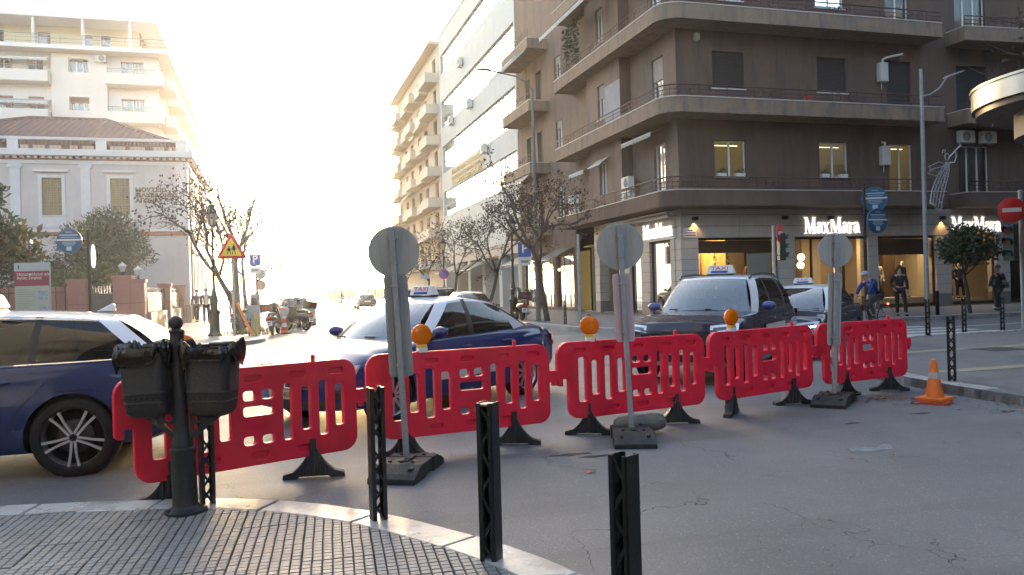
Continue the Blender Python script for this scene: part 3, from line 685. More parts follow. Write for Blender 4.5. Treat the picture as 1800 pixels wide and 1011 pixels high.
def kf(keys, x):
    """smooth interpolation of (x, value) keys"""
    if x <= keys[0][0]: return keys[0][1]
    for (a,va),(b,vb) in zip(keys[:-1],keys[1:]):
        if x <= b: return lerp(va,vb,lerp((x-a)/(b-a), sstep((x-a)/(b-a)), .6))
    return keys[-1][1]
def make_tyre(r, w): 
    m = MB(); m.lathe([(r*.72,-w*.42),(r*.78,-w*.5),(r*.90,-w*.5),(r*.97,-w*.44),(r,-w*.34),(r,w*.34),(r*.97,w*.44),(r*.90,w*.5),(r*.78,w*.5),(r*.72,w*.42)], 36, Matrix.Rotation(R(90),4,'X'), caps=False); return m
def make_rim(r, w, style):
    m = MB(); RX = Matrix.Rotation(R(90),4,'X'); rr = r*(.80 if style == 'twin' else .735)
    m.cur = 0; m.lathe([(rr,-w*.4),(rr*.93,-w*.1),(rr*.93,w*.3),(rr*1.0,w*.47),(rr*.97,w*.49),(rr*.91,w*.40),(rr*.88,w*.2),(rr*.88,-w*.1)], 40, RX, caps=False)
    m.cur = 1; m.lathe([(rr*.9,-w*.05),(.02,-w*.05)], 30, RX)
    m.lathe([(rr*.55,w*.0),(rr*.5,w*.04),(.02,w*.04)], 24, RX)
    m.cur = 0; ns = {'five':5,'ten':10,'twin':5}[style]
    for k in range(ns):
        A = Matrix.Rotation(2*math.pi*k/ns+math.pi/2,4,'Y')
        if style == 'twin':
            for s in (-1,1):
                m.prism([(.03,.003),(.03,.024),(rr*.55,.034),(rr*.93,.056),(rr*.93,.030),(rr*.5,.012)] if s > 0 else [(.03,-.024),(.03,-.003),(rr*.5,-.012),(rr*.93,-.030),(rr*.93,-.056),(rr*.55,-.034)], -w*.36, -w*.44, 'y', A @ Matrix.Rotation(0,4,'X') @ MX((0,0,0),(1,0,0),(0,1,0),(0,0,1)))
        else:
            wd = .05 if style == 'five' else .026
            m.prism([(.03,-wd*.6),(.03,wd*.6),(rr*.92,wd*.75),(rr*.92,-wd*.75)], -w*.34, -w*.43, 'y', A)
    m.lathe([(.075,-w*.30),(.07,-w*.44),(.045,-w*.47),(.005,-w*.47)], 20, Matrix.Identity(4) @ Matrix.Rotation(R(90),4,'X') @ Matrix.Diagonal((1,1,-1,1)) @ Matrix.Diagonal((1,1,-1,1)), caps=False)
    return m
def car(name, label, loc, heading, sp, group=None, detail=True):
    t = thing(name, label, sp.get('cat','car'), loc, heading, group)
    L = sp['L']; hw = sp['W']/2; xf = L/2; xr = -L/2
    zs, zc, zb, wk = sp['zs'], sp['zc'], sp['zb'], sp['wk']   # key lists over x: shoulder, centre line, bottom, width factor
    fp, rp = sp['fp'], sp['rp']                               # nose and tail profiles over z
    g = sp['g']                                               # greenhouse
    def width(x): return hw*kf(wk,x)
    def warp(x,y,z):
        a = abs(y)/hw
        wf = sstep((x-(xf-.95))/.95); wr = sstep(((xr+.8)-x)/.8)
        return x + wf*(kf(fp,z)-sp.get('fb',.30)*a**2.6) + wr*(-kf(rp,z)+sp.get('rb',.16)*a**3)
    def section(x):
        w = width(x); b = kf(zb,x); s = kf(zs,x); c = kf(zc,x)
        return [(0,b),(.70*w,b),(.93*w,b+.035),(.975*w,b+.10),(.99*w,lerp(b,s,.30)),(1.0*w,lerp(b,s,.46)),(.997*w,lerp(b,s,.60)),(.985*w,lerp(b,s,.74)),(.975*w,lerp(b,s,.82)),(.955*w,lerp(b,s,.92)),(.925*w,s-.012),(.88*w,s+.003+.1*(c-s)),(.74*w,s+.5*(c-s)),(.5*w,s+.85*(c-s)),(.25*w,s+.97*(c-s)),(0,c)]
    N = 56; xs = [lerp(xf,xr,i/N) for i in range(N+1)]
    m = MB(); secs = [section(x) for x in xs]; npt = len(secs[0])
    full = lambda s: s[:]+[(-y,z) for y,z in reversed(s[1:-1])]
    ring = [full(s) for s in secs]; nr = len(ring[0])
    for i,x in enumerate(xs):
        for y,z in ring[i]: m.v.append((warp(x,y,z),y,z))
    x0c, x1c = g['xw0']-.12, g['xr0']+.10
    for i in range(N):
        for j in range(nr):
            j2 = (j+1)%nr; m.f.append((i*nr+j,i*nr+j2,(i+1)*nr+j2,(i+1)*nr+j))
            xm = (xs[i]+xs[i+1])/2; top = 11 <= j <= nr-12
            m.mi.append(1 if (top and x1c < xm < x0c) else (2 if j in (0,1,nr-1,nr-2) else 0))
    nc = 12
    for i in (0,N):     # closed nose and tail
        k = len(m.v)
        for y,z in secs[i]:
            for c in range(nc+1): yy = lerp(y,-y,c/nc); m.v.append((warp(xs[i],yy,z),yy,z))
        for a in range(npt-1):
            for c in range(nc): m.f.append((k+a*(nc+1)+c,k+a*(nc+1)+c+1,k+(a+1)*(nc+1)+c+1,k+(a+1)*(nc+1)+c)); m.mi.append(0)
    me = m.mesh('body', [sp['paint'], M_CABIN, M_TRIM]); 
    bm = bmesh.new(); bm.from_mesh(me); bmesh.ops.remove_doubles(bm, verts=bm.verts, dist=.0008); bmesh.ops.recalc_face_normals(bm, faces=bm.faces); bm.to_mesh(me); bm.free()
    tmp_body = bpy.data.objects.new('body', me)
    r, tw = sp['r'], .225; wx = sp['wx']
    # wheel arches cut out of the body
    cut = MB()
    for x in wx:
        for s in (-1,1): cut.tube([(x,s*(hw-.30),r),(x,s*(hw+.3),r)], r*1.13, 32)
    co = bpy.data.objects.new('arch_cutter', cut.mesh('arch_cutter', M_TRIM))
    md = tmp_body.modifiers.new('arches','BOOLEAN'); md.object = co; md.operation = 'DIFFERENCE'; md.solver = 'EXACT'
    try: md.material_mode = 'TRANSFER'
    except Exception: pass
    me2 = eval_mesh(tmp_body, (co,)); me2.name = 'body'; body = link('body', me2, t)
    me2.polygons.foreach_set('use_smooth',[True]*len(me2.polygons)); me2.set_sharp_from_angle(angle=R(32))
    # wheels
    ty = make_tyre(r, tw).mesh('tyre', M_TYRE, 40); ri = make_rim(r, tw, sp.get('rim','five')).mesh('rim', [sp.get('rimmat',M_RIM), M_RIMD], 35)
    for x in wx:
        for s in (-1,1):
            o = link('wheel', ty, t, loc=(x,s*(hw-.125),r), rz=0 if s < 0 else math.pi); o.name = 'wheel'
            q = link('rim', ri, o)
            aw = MB(); aw.tube([(0,.02,0),(0,.06,0)],[r*1.1,r*1.1],28); aw.build('arch_liner', M_TRIM, o) if detail else None
    # greenhouse
    yb, yr, zr = g['yb'], g['yr'], g['zr']
    zroof = lambda x: zr - g.get('rf',.07)*max(0,(x-g['xm'])/(g['xw1']-g['xm']))**2 - g.get('rr',.09)*max(0,(g['xm']-x)/(g['xm']-g['xr1']))**2
    def belt(x): return kf(zs,x)-.012+(.01 if g['xr0'] < x < g['xw0'] else 0)
    nodes = [((g['xw0'],0),(g['xw1'],0)),((g['xw0']-.17,yb*.90),(g['xw1']-.07,yr*.86)),((g['xw0']-.32,yb),(g['xw1']-.24,yr))]
    for b0,r0 in g['pillars']: nodes.append(((b0,yb),(r0,yr)))
    nodes += [((g['xr0']+.10,yb*.86),(g['xr1']+.05,yr*.84)),((g['xr0'],0),(g['xr1'],0))]
    ns = len(nodes)-1; kinds = g['kinds']   # one kind per span
    def gp(span, q, s, side):
        (b0,r0),(b1,r1) = nodes[span],nodes[span+1]
        qq = q*q if span == 0 else (1-(1-q)**2 if span == ns-1 else q)
        bx,by = lerp(b0[0],b1[0],qq),lerp(b0[1],b1[1],q); rx,ry = lerp(r0[0],r1[0],qq),lerp(r0[1],r1[1],q)
        z0 = belt(bx) if span not in (0,ns-1) else (lerp(kf(zc,bx),kf(zs,bx),(by/yb)**2)-.01)
        zt = zroof(rx)+ g.get('crown',.05)*(1-(ry/yr)**2)
        bul = 4*s*(1-s)
        x = lerp(bx,rx,s); y = lerp(by,ry,s); z = lerp(z0,zt,s)
        if span == 0: x += .05*bul; z += .02*bul
        elif span == ns-1: x -= .05*bul; z += .015*bul
        else: y += .035*bul
        return Vector((x,side*y,z))
    def cell(mb, span, side, s0, s1, n1, n2, off=0.):
        def fn(u,v):
            p = gp(span,u,lerp(s0,s1,v),side)
            return p
        mb.grid(fn, n1, n2)
    rf = MB()
    for side in (1,-1):
        for sp_i in range(ns):
            k = kinds[sp_i]; s0,s1 = (.03,.95) if sp_i in (0,ns-1) else (.05,.93)
            if k == 'pillar' or k == 'black': rf.cur = 1 if k == 'black' else 0; cell(rf,sp_i,side,0,1,3,8)
            else:
                rf.cur = 1 if sp_i not in (0,ns-1) else 1; cell(rf,sp_i,side,0,s0,8,1); rf.cur = 0; cell(rf,sp_i,side,s1,1,8,1)
    rf.cur = 0; nt_ = 6; rows = []
    for sp_i in range(ns):
        for q in range(nt_): rows.append(gp(sp_i,q/nt_,1.,1))
    rows.append(gp(ns-1,1.,1.,1)); k = len(rf.v); nc = 10
    for p in rows:
        for c in range(nc+1):
            y = lerp(p.y,-p.y,c/nc); rf.v.append((p.x,y,zroof(p.x)+g.get('crown',.05)*(1-(y/yr)**2)))
    for a in range(len(rows)-1):
        for c in range(nc): rf.f.append((k+a*(nc+1)+c,k+a*(nc+1)+c+1,k+(a+1)*(nc+1)+c+1,k+(a+1)*(nc+1)+c)); rf.mi.append(0)
    me = rf.mesh('roof', [sp['roofpaint'], M_TRIM], 30); 
    bm = bmesh.new(); bm.from_mesh(me); bmesh.ops.remove_doubles(bm, verts=bm.verts, dist=.0008); bmesh.ops.recalc_face_normals(bm, faces=bm.faces); bm.to_mesh(me); bm.free(); me.set_sharp_from_angle(angle=R(30))
    roof = link('roof', me, t)
    for sp_i in range(ns):
        if kinds[sp_i] in ('pillar','black'): continue
        s0,s1 = (.03,.95) if sp_i in (0,ns-1) else (.05,.93); ends = sp_i in (0,ns-1)
        mt = G_WIND if sp_i == 0 else (sp.get('glass_r',G_CAR) if sp_i >= sp.get('priv_from',99) else G_CAR)
        if ends:
            w_ = MB(); cell(w_,sp_i,1,s0,s1,10,6); cell(w_,sp_i,-1,s0,s1,10,6); w_.build('windscreen' if sp_i == 0 else 'rear_window', mt, t, 40)
        else:
            for side in (1,-1): w_ = MB(); cell(w_,sp_i,side,s0,s1,10,6); w_.build('side_window', mt, t, 40)
    if not detail and not sp.get('rear_detail'): pass
    # patches that follow the nose, tail and flanks
    def nose(y0,y1,z0,z1,off=.006,n1=10,n2=4,shear=0.,end=1):
        p = MB()
        def fn(u,v):
            y = lerp(y0,y1,u); z = lerp(z0,z1,v)+shear*u; x = xf if end > 0 else xr
            return (warp(x,y,z)+off*end, y, z)
        p.grid(fn,n1,n2)
        def fb(u,v): a = fn(u,v); return (a[0]-.03*end,a[1],a[2])
        for e in ((0,None),(1,None),(None,0),(None,1)):
            p.grid(lambda u,v: fn(e[0] if e[0] is not None else u, e[1] if e[1] is not None else u) if v < .5 else fb(e[0] if e[0] is not None else u, e[1] if e[1] is not None else u), 10, 1)
        return p
    def yside(x,z):
        s_ = section(x)
        for (y0,z0),(y1,z1) in zip(s_[:-1],s_[1:]):
            if z0 <= z <= z1 and z1 > z0: return lerp(y0,y1,(z-z0)/(z1-z0))
        return s_[-5][0]
    def flank(pts, side, width=.008, off=.0025):
        p = MB(); q = [Vector((warp(x,yside(x,z),z), side*(yside(x,z)+off), z)) for x,z in pts]
        for a,b in zip(q[:-1],q[1:]): p.bar(a,b,width,.003,up=(0,side,0))
        return p
    for fnc in sp.get('front',[]): fnc(t, nose, sp)
    if detail:
        b_ = lambda x: kf(zs,x)-.02
        for side in (1,-1):
            for pts in sp['seams']: flank(pts, side, .007).build('door_seam', M_TRIM, t)
            p = MB()
            for x in sp['handles']:
                z = kf(zs,x)-.13; y = yside(x,z)
                p = MB(); p.tube([(x+.11,side*y,z),(x+.08,side*(y+.022),z),(x-.06,side*(y+.026),z+.006),(x-.10,side*(y+.006),z+.006)],[.012,.017,.017,.010],8); p.build('door_handle', sp.get('handlemat',sp['paint']), t, 50)
            if sp.get('chrome'):
                p = MB(); q = [gp(2+int(u*(ns-4)*.999), (u*(ns-4))%1 if u < 1 else 1., .02, side) for u in [i/40 for i in range(41)]]
                p.tube([v+Vector((0,side*.006,0)) for v in q], .011, 6)
                q = [gp(2+int(u*(ns-4)*.999), (u*(ns-4))%1 if u < 1 else 1., .955, side) for u in [i/40 for i in range(41)]]
                p.tube([v+Vector((0,side*.006,0)) for v in q], .010, 6); p.build('chrome_strip', M_CHROME, t, 50)
            # mirror
            xm_ = g['xw0']-.42; p = MB(); y0 = yb+.02; z0 = kf(zs,xm_)+.06
            p.sphere((xm_,side*(y0+.13),z0+.045),.1,14,10,(.75,1.15,.72)); mm = p.build('door_mirror', sp.get('mirror',sp['paint']), t, 60)
            p = MB(); p.bar((xm_,side*(y0-.03),z0-.03),(xm_,side*(y0+.06),z0+.01),.06,.03); p.build('mirror_stalk', M_TRIM, mm)
            p = MB(); p.prism(rrect(-.075,.075,-.05,.05,.03,3), -.004,.0,'x',Matrix.Translation((xm_-.068,side*(y0+.13),z0+.045))); p.build('mirror_glass', M_CHROME, mm)
        # cabin: dashboard, seats
        p = MB(); p.box(g['xw0']-.55,g['xw0']-.16,-yb*.85,yb*.85,kf(zs,g['xw0'])-.1,kf(zs,g['xw0'])-.005); p.build('dashboard', M_CABIN, t, bevel=.03)
        for sx in sp['seats']:
            for sy in (-.36,.36):
                p = MB(); zz = kf(zs,sx)
                p.prism([(sx+.06,zz-.1),(sx-.06,zz+.17),(sx-.16,zz+.17),(sx-.1,zz-.1)], sy-.22, sy+.22, 'y'); p.prism([(sx-.09,zz+.19),(sx-.12,zz+.33),(sx-.2,zz+.33),(sx-.18,zz+.19)], sy-.12, sy+.12, 'y'); p.build('seat', M_SEAT, t, bevel=.03)
        p = MB(); c = Vector((g['xw0']-.58,.36,kf(zs,g['xw0'])+.0)); p.tube([c+Vector((.05*math.sin(a),.17*math.cos(a),.15*math.sin(a)+.02)) for a in [i*math.pi/10 for i in range(20)]], .014, 6, closed=True); p.build('steering_wheel', M_CABIN, t)
        # wipers
        for q in ((.05,.62),(-.58,-.02)):
            p = MB(); p.tube([(g['xw0']+.0-.12*abs(q[0]+.0),q[0],kf(zc,g['xw0'])+.02),(g['xw0']-.17,q[1],kf(zs,g['xw0']-.1)+.055)], .009, 5); p.build('wiper', M_TRIM, t)
    if sp.get('taxi'):
        x,w_,hh,dp = sp['taxi']; s_ = empty('taxi_sign', (x,0,zroof(x)+g.get('crown',.05)), 0, t); bpy.data.objects.remove(s_)
        z = zroof(x)+g.get('crown',.05)+.02; p = MB()
        p.add([(x+dp/2,-w_/2,z),(x+dp/2,w_/2,z),(x-dp/2,w_/2,z),(x-dp/2,-w_/2,z),(x+dp*.22,-w_*.42,z+hh),(x+dp*.22,w_*.42,z+hh),(x-dp*.22,w_*.42,z+hh),(x-dp*.22,-w_*.42,z+hh)],[(3,2,1,0),(4,5,6,7),(0,1,5,4),(1,2,6,5),(2,3,7,6),(3,0,4,7)])
        sg = p.build('taxi_sign', M_SIGNW, t, bevel=.015)
        p = MB(); p.box(x-dp*.4,x+dp*.4,-w_*.45,w_*.45,z-.035,z-.002); p.build('sign_foot', M_TRIM, sg)
        tilt = math.atan2(dp*.28,hh); 
        for e in (1,-1):
            M = MX((x+e*(dp*.36)+e*.004,0,z+hh*.46),(0,e,0),(-e*math.sin(tilt),0,math.cos(tilt)),(e*math.cos(tilt),0,math.sin(tilt)))
            text('sign_text','TAXI',hh*.62,M_TXTR if e > 0 else M_TXT,sg,M,.002,'CENTER',1.5)
            q = MB(); q.prism(rrect(-w_*.3,w_*.3,-hh*.38,-hh*.12,.01,2),.0,.003,'z',M); q.build('sign_stripe', M_TXTB, sg)
    return t, nose, gp, roof

# --- shapes of the individual cars
def fr_common(head, grille, intake, plate, text_, extra=None):
    def f(t, nose, sp):
        for s in (1,-1):
            y0,y1,z0,z1,sh = head; p = nose(s*y0,s*y1,z0,z1,.004,10,4,sh); h = p.build('headlight', M_HEAD, t, 40)
            q = nose(s*lerp(y0,y1,.12),s*lerp(y0,y1,.82),lerp(z0,z1,.25),lerp(z0,z1,.72),.009,8,3,sh*.7); q.build('headlight_unit', M_HEADIN, h, 40)
            if sp.get('drl'): q = nose(s*lerp(y0,y1,.1),s*lerp(y0,y1,.9),lerp(z0,z1,.02),lerp(z0,z1,.2),.012,8,2,sh*.8); q.build('running_light', M_DRL, h)
        for (y0,y1,z0,z1,rim_) in grille:
            h = nose(y0,y1,z0,z1,.004,8,4).build('grille', M_TRIM, t)
            if rim_:
                for a in (nose(y0-.012,y1+.012,z1-.004,z1+.012,.012,8,1),nose(y0-.012,y1+.012,z0-.012,z0+.004,.012,8,1),nose(y0-.014,y0+.004,z0,z1,.012,1,4),nose(y1-.004,y1+.014,z0,z1,.012,1,4)): a.build('grille_surround', M_CHROME, h)
            n = max(2,int((y1-y0)/.045))
            for k in range(1,n): nose(lerp(y0,y1,k/n)-.005,lerp(y0,y1,k/n)+.005,z0+.01,z1-.01,.012,1,4).build('grille_bar', M_RIMD, h)
        for (y0,y1,z0,z1) in intake: nose(y0,y1,z0,z1,.004,12,3).build('intake', M_TRIM, t)
        if plate:
            z0,z1 = plate; h = nose(-.26,.26,z0,z1,.018,4,1).build('number_plate', sp.get('platemat',M_PLATE), t)
            text('plate_text', text_, .085, M_TXT, h, MX((sp['L']/2+kfv(sp['fp'],z0)+.024,0,z0+.025),(0,1,0),(0,0,1),(1,0,0)), .001, 'CENTER', 1.0)
        if extra: extra(t, nose, sp)
    return f
def kfv(k,z): return kf(k,z)
def rear_common(lamp_, plate, text_, windowz=None, bumper=None):
    def f(t, nose, sp):
        for s in (1,-1):
            y0,y1,z0,z1 = lamp_; nose(s*y0,s*y1,z0,z1,.006,8,4,end=-1).build('tail_light', M_TAIL, t, 40)
        z0,z1 = plate; h = nose(-.26,.26,z0,z1,.012,4,1,end=-1).build('number_plate', M_PLATEW, t)
        text('plate_text', text_, .085, M_TXT, h, MX((-sp['L']/2-kf(sp['rp'],z0)-.02,0,z0+.025),(0,-1,0),(0,0,1),(-1,0,0)), .001, 'CENTER')
        if bumper: nose(-.7,.7,bumper[0],bumper[1],.01,10,2,end=-1).build('bumper_trim', M_TRIM, t)
    return f
SEDAN = dict(L=4.58, W=1.80, r=.325, wx=(1.40,-1.32), paint=P_BLUE, roofpaint=P_WHITE, rim='ten',
  zs=[(-2.29,.90),(-1.9,.955),(-1.2,.955),(0,.93),(.8,.91),(1.2,.875),(1.8,.79),(2.29,.70)], zc=[(-2.29,.94),(-1.95,1.03),(-1.5,1.02),(0,.96),(.85,.965),(1.15,.95),(1.75,.865),(2.29,.74)],
  zb=[(-2.29,.33),(-1.9,.22),(-1,.17),(1,.17),(1.9,.18),(2.29,.22)], wk=[(-2.29,.86),(-1.9,.97),(-1.2,1.0),(1.2,1.0),(1.8,.985),(2.29,.93)],
  fp=[(.15,-.10),(.25,-.02),(.45,.0),(.62,-.03),(.74,-.10),(.85,-.2)], rp=[(.2,-.06),(.45,.0),(.7,-.01),(.95,-.07),(1.05,-.12)],
  g=dict(xw0=1.05,xw1=.28,xr1=-1.00,xr0=-1.72,xm=-.25,yb=.80,yr=.585,zr=1.415,rf=.06,rr=.10,crown=.045,pillars=[(-.12,-.20),(-.24,-.28),(-1.15,-.92)],kinds=['g','pillar','g','black','g','pillar','g']),
  seams=[[(.86,.24),(.80,.5),(.80,.90)],[(-.17,.22),(-.18,.93)],[(-.98,.5),(-1.05,.75),(-1.12,.94)]], handles=(.02,-.88), seats=(.05,-.85), taxi=(-.15,.42,.13,.17),
  front=[fr_common((.50,.86,.60,.70,.03),[(-.40,-.03,.48,.665,True),(.03,.40,.48,.665,True)],[(-.72,.72,.24,.33),(-.84,-.60,.36,.46),(.60,.84,.36,.46)],(.345,.455),'TAE·4034'),rear_common((.55,.80,.66,.84),(.62,.73),'TAE·4034')])
SUV = dict(L=4.58, W=1.86, r=.36, wx=(1.36,-1.33), paint=P_NAVY, roofpaint=P_WHITE, rim='five', cat='car', fb=.24,
  zs=[(-2.29,1.05),(-1.8,1.10),(0,1.055),(.7,1.04),(1.1,1.03),(1.8,.99),(2.29,.90)], zc=[(-2.29,1.10),(-1.8,1.12),(0,1.07),(.85,1.09),(1.2,1.085),(1.8,1.05),(2.29,.95)],
  zb=[(-2.29,.42),(-1.8,.28),(-1,.23),(1,.23),(1.8,.26),(2.29,.32)], wk=[(-2.29,.90),(-1.8,.98),(1.6,1.0),(1.9,.99),(2.29,.955)],
  fp=[(.22,-.12),(.35,-.03),(.55,.0),(.8,-.02),(.92,-.07),(1.0,-.15)], rp=[(.3,-.06),(.55,.0),(.9,-.03),(1.1,-.06)],
  g=dict(xw0=1.02,xw1=.36,xr1=-1.72,xr0=-2.12,xm=-.4,yb=.83,yr=.63,zr=1.64,rf=.05,rr=.08,crown=.035,pillars=[(-.12,-.16),(-.22,-.24),(-1.15,-1.10),(-1.30,-1.22),(-1.72,-1.52)],kinds=['g','pillar','g','black','g','black','g','black','g']),
  priv_from=6, glass_r=G_PRIV, seams=[[(.86,.30),(.82,.6),(.84,1.0)],[(-.17,.28),(-.17,1.05)],[(-1.0,.55),(-1.08,.8),(-1.18,1.06)]], handles=(.02,-.95), seats=(.1,-.9), taxi=(-.1,.50,.15,.19), mirror=paint_mat('mirror_blue',(.02,.05,.22)),
  front=[fr_common((.50,.88,.80,.90,.03),[(-.46,.46,.62,.80,False)],[(-.62,.62,.36,.52),(-.86,-.68,.42,.56),(.68,.86,.42,.56)],(.47,.58),'TAH·2170',
     lambda t,nose,sp: (nose(-.60,.60,.815,.835,.012,10,1).build('grille_bar_upper', M_RIMD, t), nose(-.7,.7,.30,.36,.014,10,1).build('skid_plate', M_GALV, t))),rear_common((.60,.86,.86,1.0),(.70,.81),'TAH·2170')])
HATCH = dict(L=4.37, W=1.79, r=.32, wx=(1.36,-1.28), paint=P_NAVY, roofpaint=P_WHITE, rim='five', drl=True,
  zs=[(-2.185,.92),(-1.7,.985),(0,.94),(.8,.91),(1.2,.88),(1.8,.80),(2.185,.70)], zc=[(-2.185,.96),(-1.7,1.0),(0,.96),(.85,.955),(1.2,.94),(1.75,.86),(2.185,.74)],
  zb=[(-2.185,.35),(-1.7,.22),(-1,.17),(1,.17),(1.8,.18),(2.185,.22)], wk=[(-2.185,.88),(-1.7,.98),(1.2,1.0),(1.8,.985),(2.185,.93)],
  fp=[(.15,-.10),(.3,-.01),(.5,.0),(.65,-.05),(.78,-.16)], rp=[(.2,-.06),(.5,.0),(.8,-.03),(1.0,-.08)],
  g=dict(xw0=1.08,xw1=.30,xr1=-1.35,xr0=-1.95,xm=-.3,yb=.80,yr=.60,zr=1.405,rf=.06,rr=.10,crown=.04,pillars=[(-.12,-.18),(-.22,-.26),(-1.2,-1.02)],kinds=['g','pillar','g','black','g','pillar','g']),
  seams=[[(.86,.24),(.82,.5),(.82,.90)],[(-.17,.22),(-.17,.93)],[(-.98,.5),(-1.08,.75),(-1.16,.96)]], handles=(.02,-.9), seats=(.05,-.85), taxi=(-.2,.42,.12,.16),
  front=[fr_common((.46,.86,.60,.70,.045),[(-.42,.42,.30,.48,False)],[(-.84,-.6,.3,.42),(.6,.84,.3,.42)],(.42,.53),'TAK·3316'),rear_common((.5,.82,.78,.90),(.62,.73),'TAK·3316')])
P_DENIM = paint_mat('taxi_denim', (.011,.027,.095))
ESTATE = dict(L=4.93, W=1.85, r=.345, wx=(1.50,-1.44), paint=P_DENIM, roofpaint=P_WHITE, rim='twin', chrome=True, handlemat=P_DENIM,
  zs=[(-2.465,.93),(-2.1,1.005),(-1.2,.985),(0,.955),(.8,.935),(1.3,.90),(2.0,.80),(2.465,.70)], zc=[(-2.465,.96),(-2.1,1.02),(0,.98),(.9,.98),(1.3,.96),(2.0,.86),(2.465,.74)],
  zb=[(-2.465,.34),(-2.0,.24),(-1,.19),(1,.19),(2.0,.19),(2.465,.22)], wk=[(-2.465,.87),(-2.05,.975),(-1.3,1.0),(1.4,1.0),(2.0,.985),(2.465,.92)],
  fp=[(.15,-.1),(.3,-.01),(.6,0),(.75,-.06),(.9,-.2)], rp=[(.2,-.05),(.45,.0),(.75,-.01),(1.0,-.06)],
  g=dict(xw0=1.12,xw1=.35,xr1=-1.80,xr0=-2.28,xm=-.4,yb=.82,yr=.61,zr=1.425,rf=.07,rr=.085,crown=.045,pillars=[(-.10,-.18),(-.22,-.28),(-1.08,-1.10),(-1.13,-1.16),(-2.02,-1.60)],kinds=['g','pillar','g','black','g','black','g','pillar','g']),
  priv_from=4, glass_r=G_PRIV, seams=[[(.9,.26),(.86,.55),(.86,.92)],[(-.16,.22),(-.16,.95)],[(-.98,.42),(-1.02,.62),(-1.22,.82),(-1.12,.97)],[(-2.2,.72),(-1.6,.76),(-1.3,.76)]], handles=(.02,-.86), seats=(.1,-.9), taxi=(-.55,.42,.13,.20),
  front=[fr_common((.5,.88,.6,.72,.02),[(-.4,.4,.45,.66,True)],[(-.7,.7,.24,.36)],None,''),rear_common((.52,.86,.72,.92),(.60,.71),'TAZ')])
est,_,_,_ = car('estate_taxi', 'blue estate taxi with white roof cut off by the left edge', (-3.10,8.86,0), math.pi+R(-2.0), ESTATE, 'blue and white taxis')
sed,_,_,_ = car('sedan_taxi', 'bright blue saloon taxi with white roof behind the barriers at centre', (1.92,11.10,0), math.atan2(-.61,-.79), SEDAN, 'blue and white taxis')
suv,_,gpS,_ = car('off_roader_taxi', 'dark navy off-road taxi with white roof and roof sign, right of centre', (7.50,12.58,0), math.atan2(-.689,-.725)+R(-1), SUV, 'blue and white taxis')
hat,_,_,_ = car('hatchback_taxi', 'dark hatchback taxi with bright running lights behind the off-roader', (10.95,15.05,0), math.atan2(-.609,-.793), HATCH, 'blue and white taxis')
# white-grey advert plate on the doors of two taxis
for t_,sp_ in ((sed,SEDAN),(suv,SUV)):
    p = MB(); y = sp_['W']/2+.006; p.prism(rrect(-.72,.62,.42 if t_ is sed else .5,.74 if t_ is sed else .84,.02,3), y, y+.004, 'y'); o = p.build('door_panel', mat('door_advert',(.45,.45,.44),.5,var=.1), t_); o['label'] = 'pale advert panel on the taxi door'
# roof rails of the off-roader
for s in (1,-1):
    p = MB(); p.tube([(.30,s*.60,1.60),(.2,s*.61,1.655),(-.5,s*.615,1.685),(-1.3,s*.61,1.665),(-1.5,s*.60,1.60)], .018, 8); p.build('roof_rail', M_TRIM, suv, 50)
# roof antenna fin and the aerial base of the estate
for t_,x,z in ((est,-1.55,1.45),(sed,-.85,1.42)):
    p = MB(); p.prism([(x+.09,z-.02),(x-.05,z+.055),(x-.07,z+.05),(x-.08,z-.02)], -.02,.02,'y'); p.build('aerial_fin', P_WHITE, t_, bevel=.008)
# parked cars down the street
def variant(base, **k): d = dict(base); d.update(k); return d
def simple(base, paint, **k): return variant(base, paint=paint, roofpaint=paint, taxi=None, drl=False, chrome=False, **k)
car('parked_car', 'silver-grey hatchback parked nose away beyond the motorcycles', (1.15,41.5,0), R(90), simple(HATCH, P_SILV), 'cars parked along the street')
car('parked_car', 'white off-road car parked at the right kerb down the street', (8.6,56.5,0), R(90), simple(SUV, P_PEARL), 'cars parked along the street')
car('parked_car', 'slate blue car with red tail lights farthest down the street', (8.3,76,0), R(90), simple(HATCH, P_DBLU), 'cars parked along the street')
car('parked_car', 'silver off-roader parked right behind the saloon taxi roof', (8.75,44,0), R(90), simple(SUV, P_SILV), 'cars parked along the street')
car('parked_car', 'grey hatchback parked at the right kerb beside the round no-parking sign', (8.75,37.2,0), R(90), simple(HATCH, P_GREY), 'cars parked along the street')
car('parked_car', 'dark green hatchback parked beyond the silver-grey hatchback', (1.15,50,0), R(90), simple(HATCH, paint_mat('dark_green_paint',(.03,.05,.04))), 'cars parked along the street')
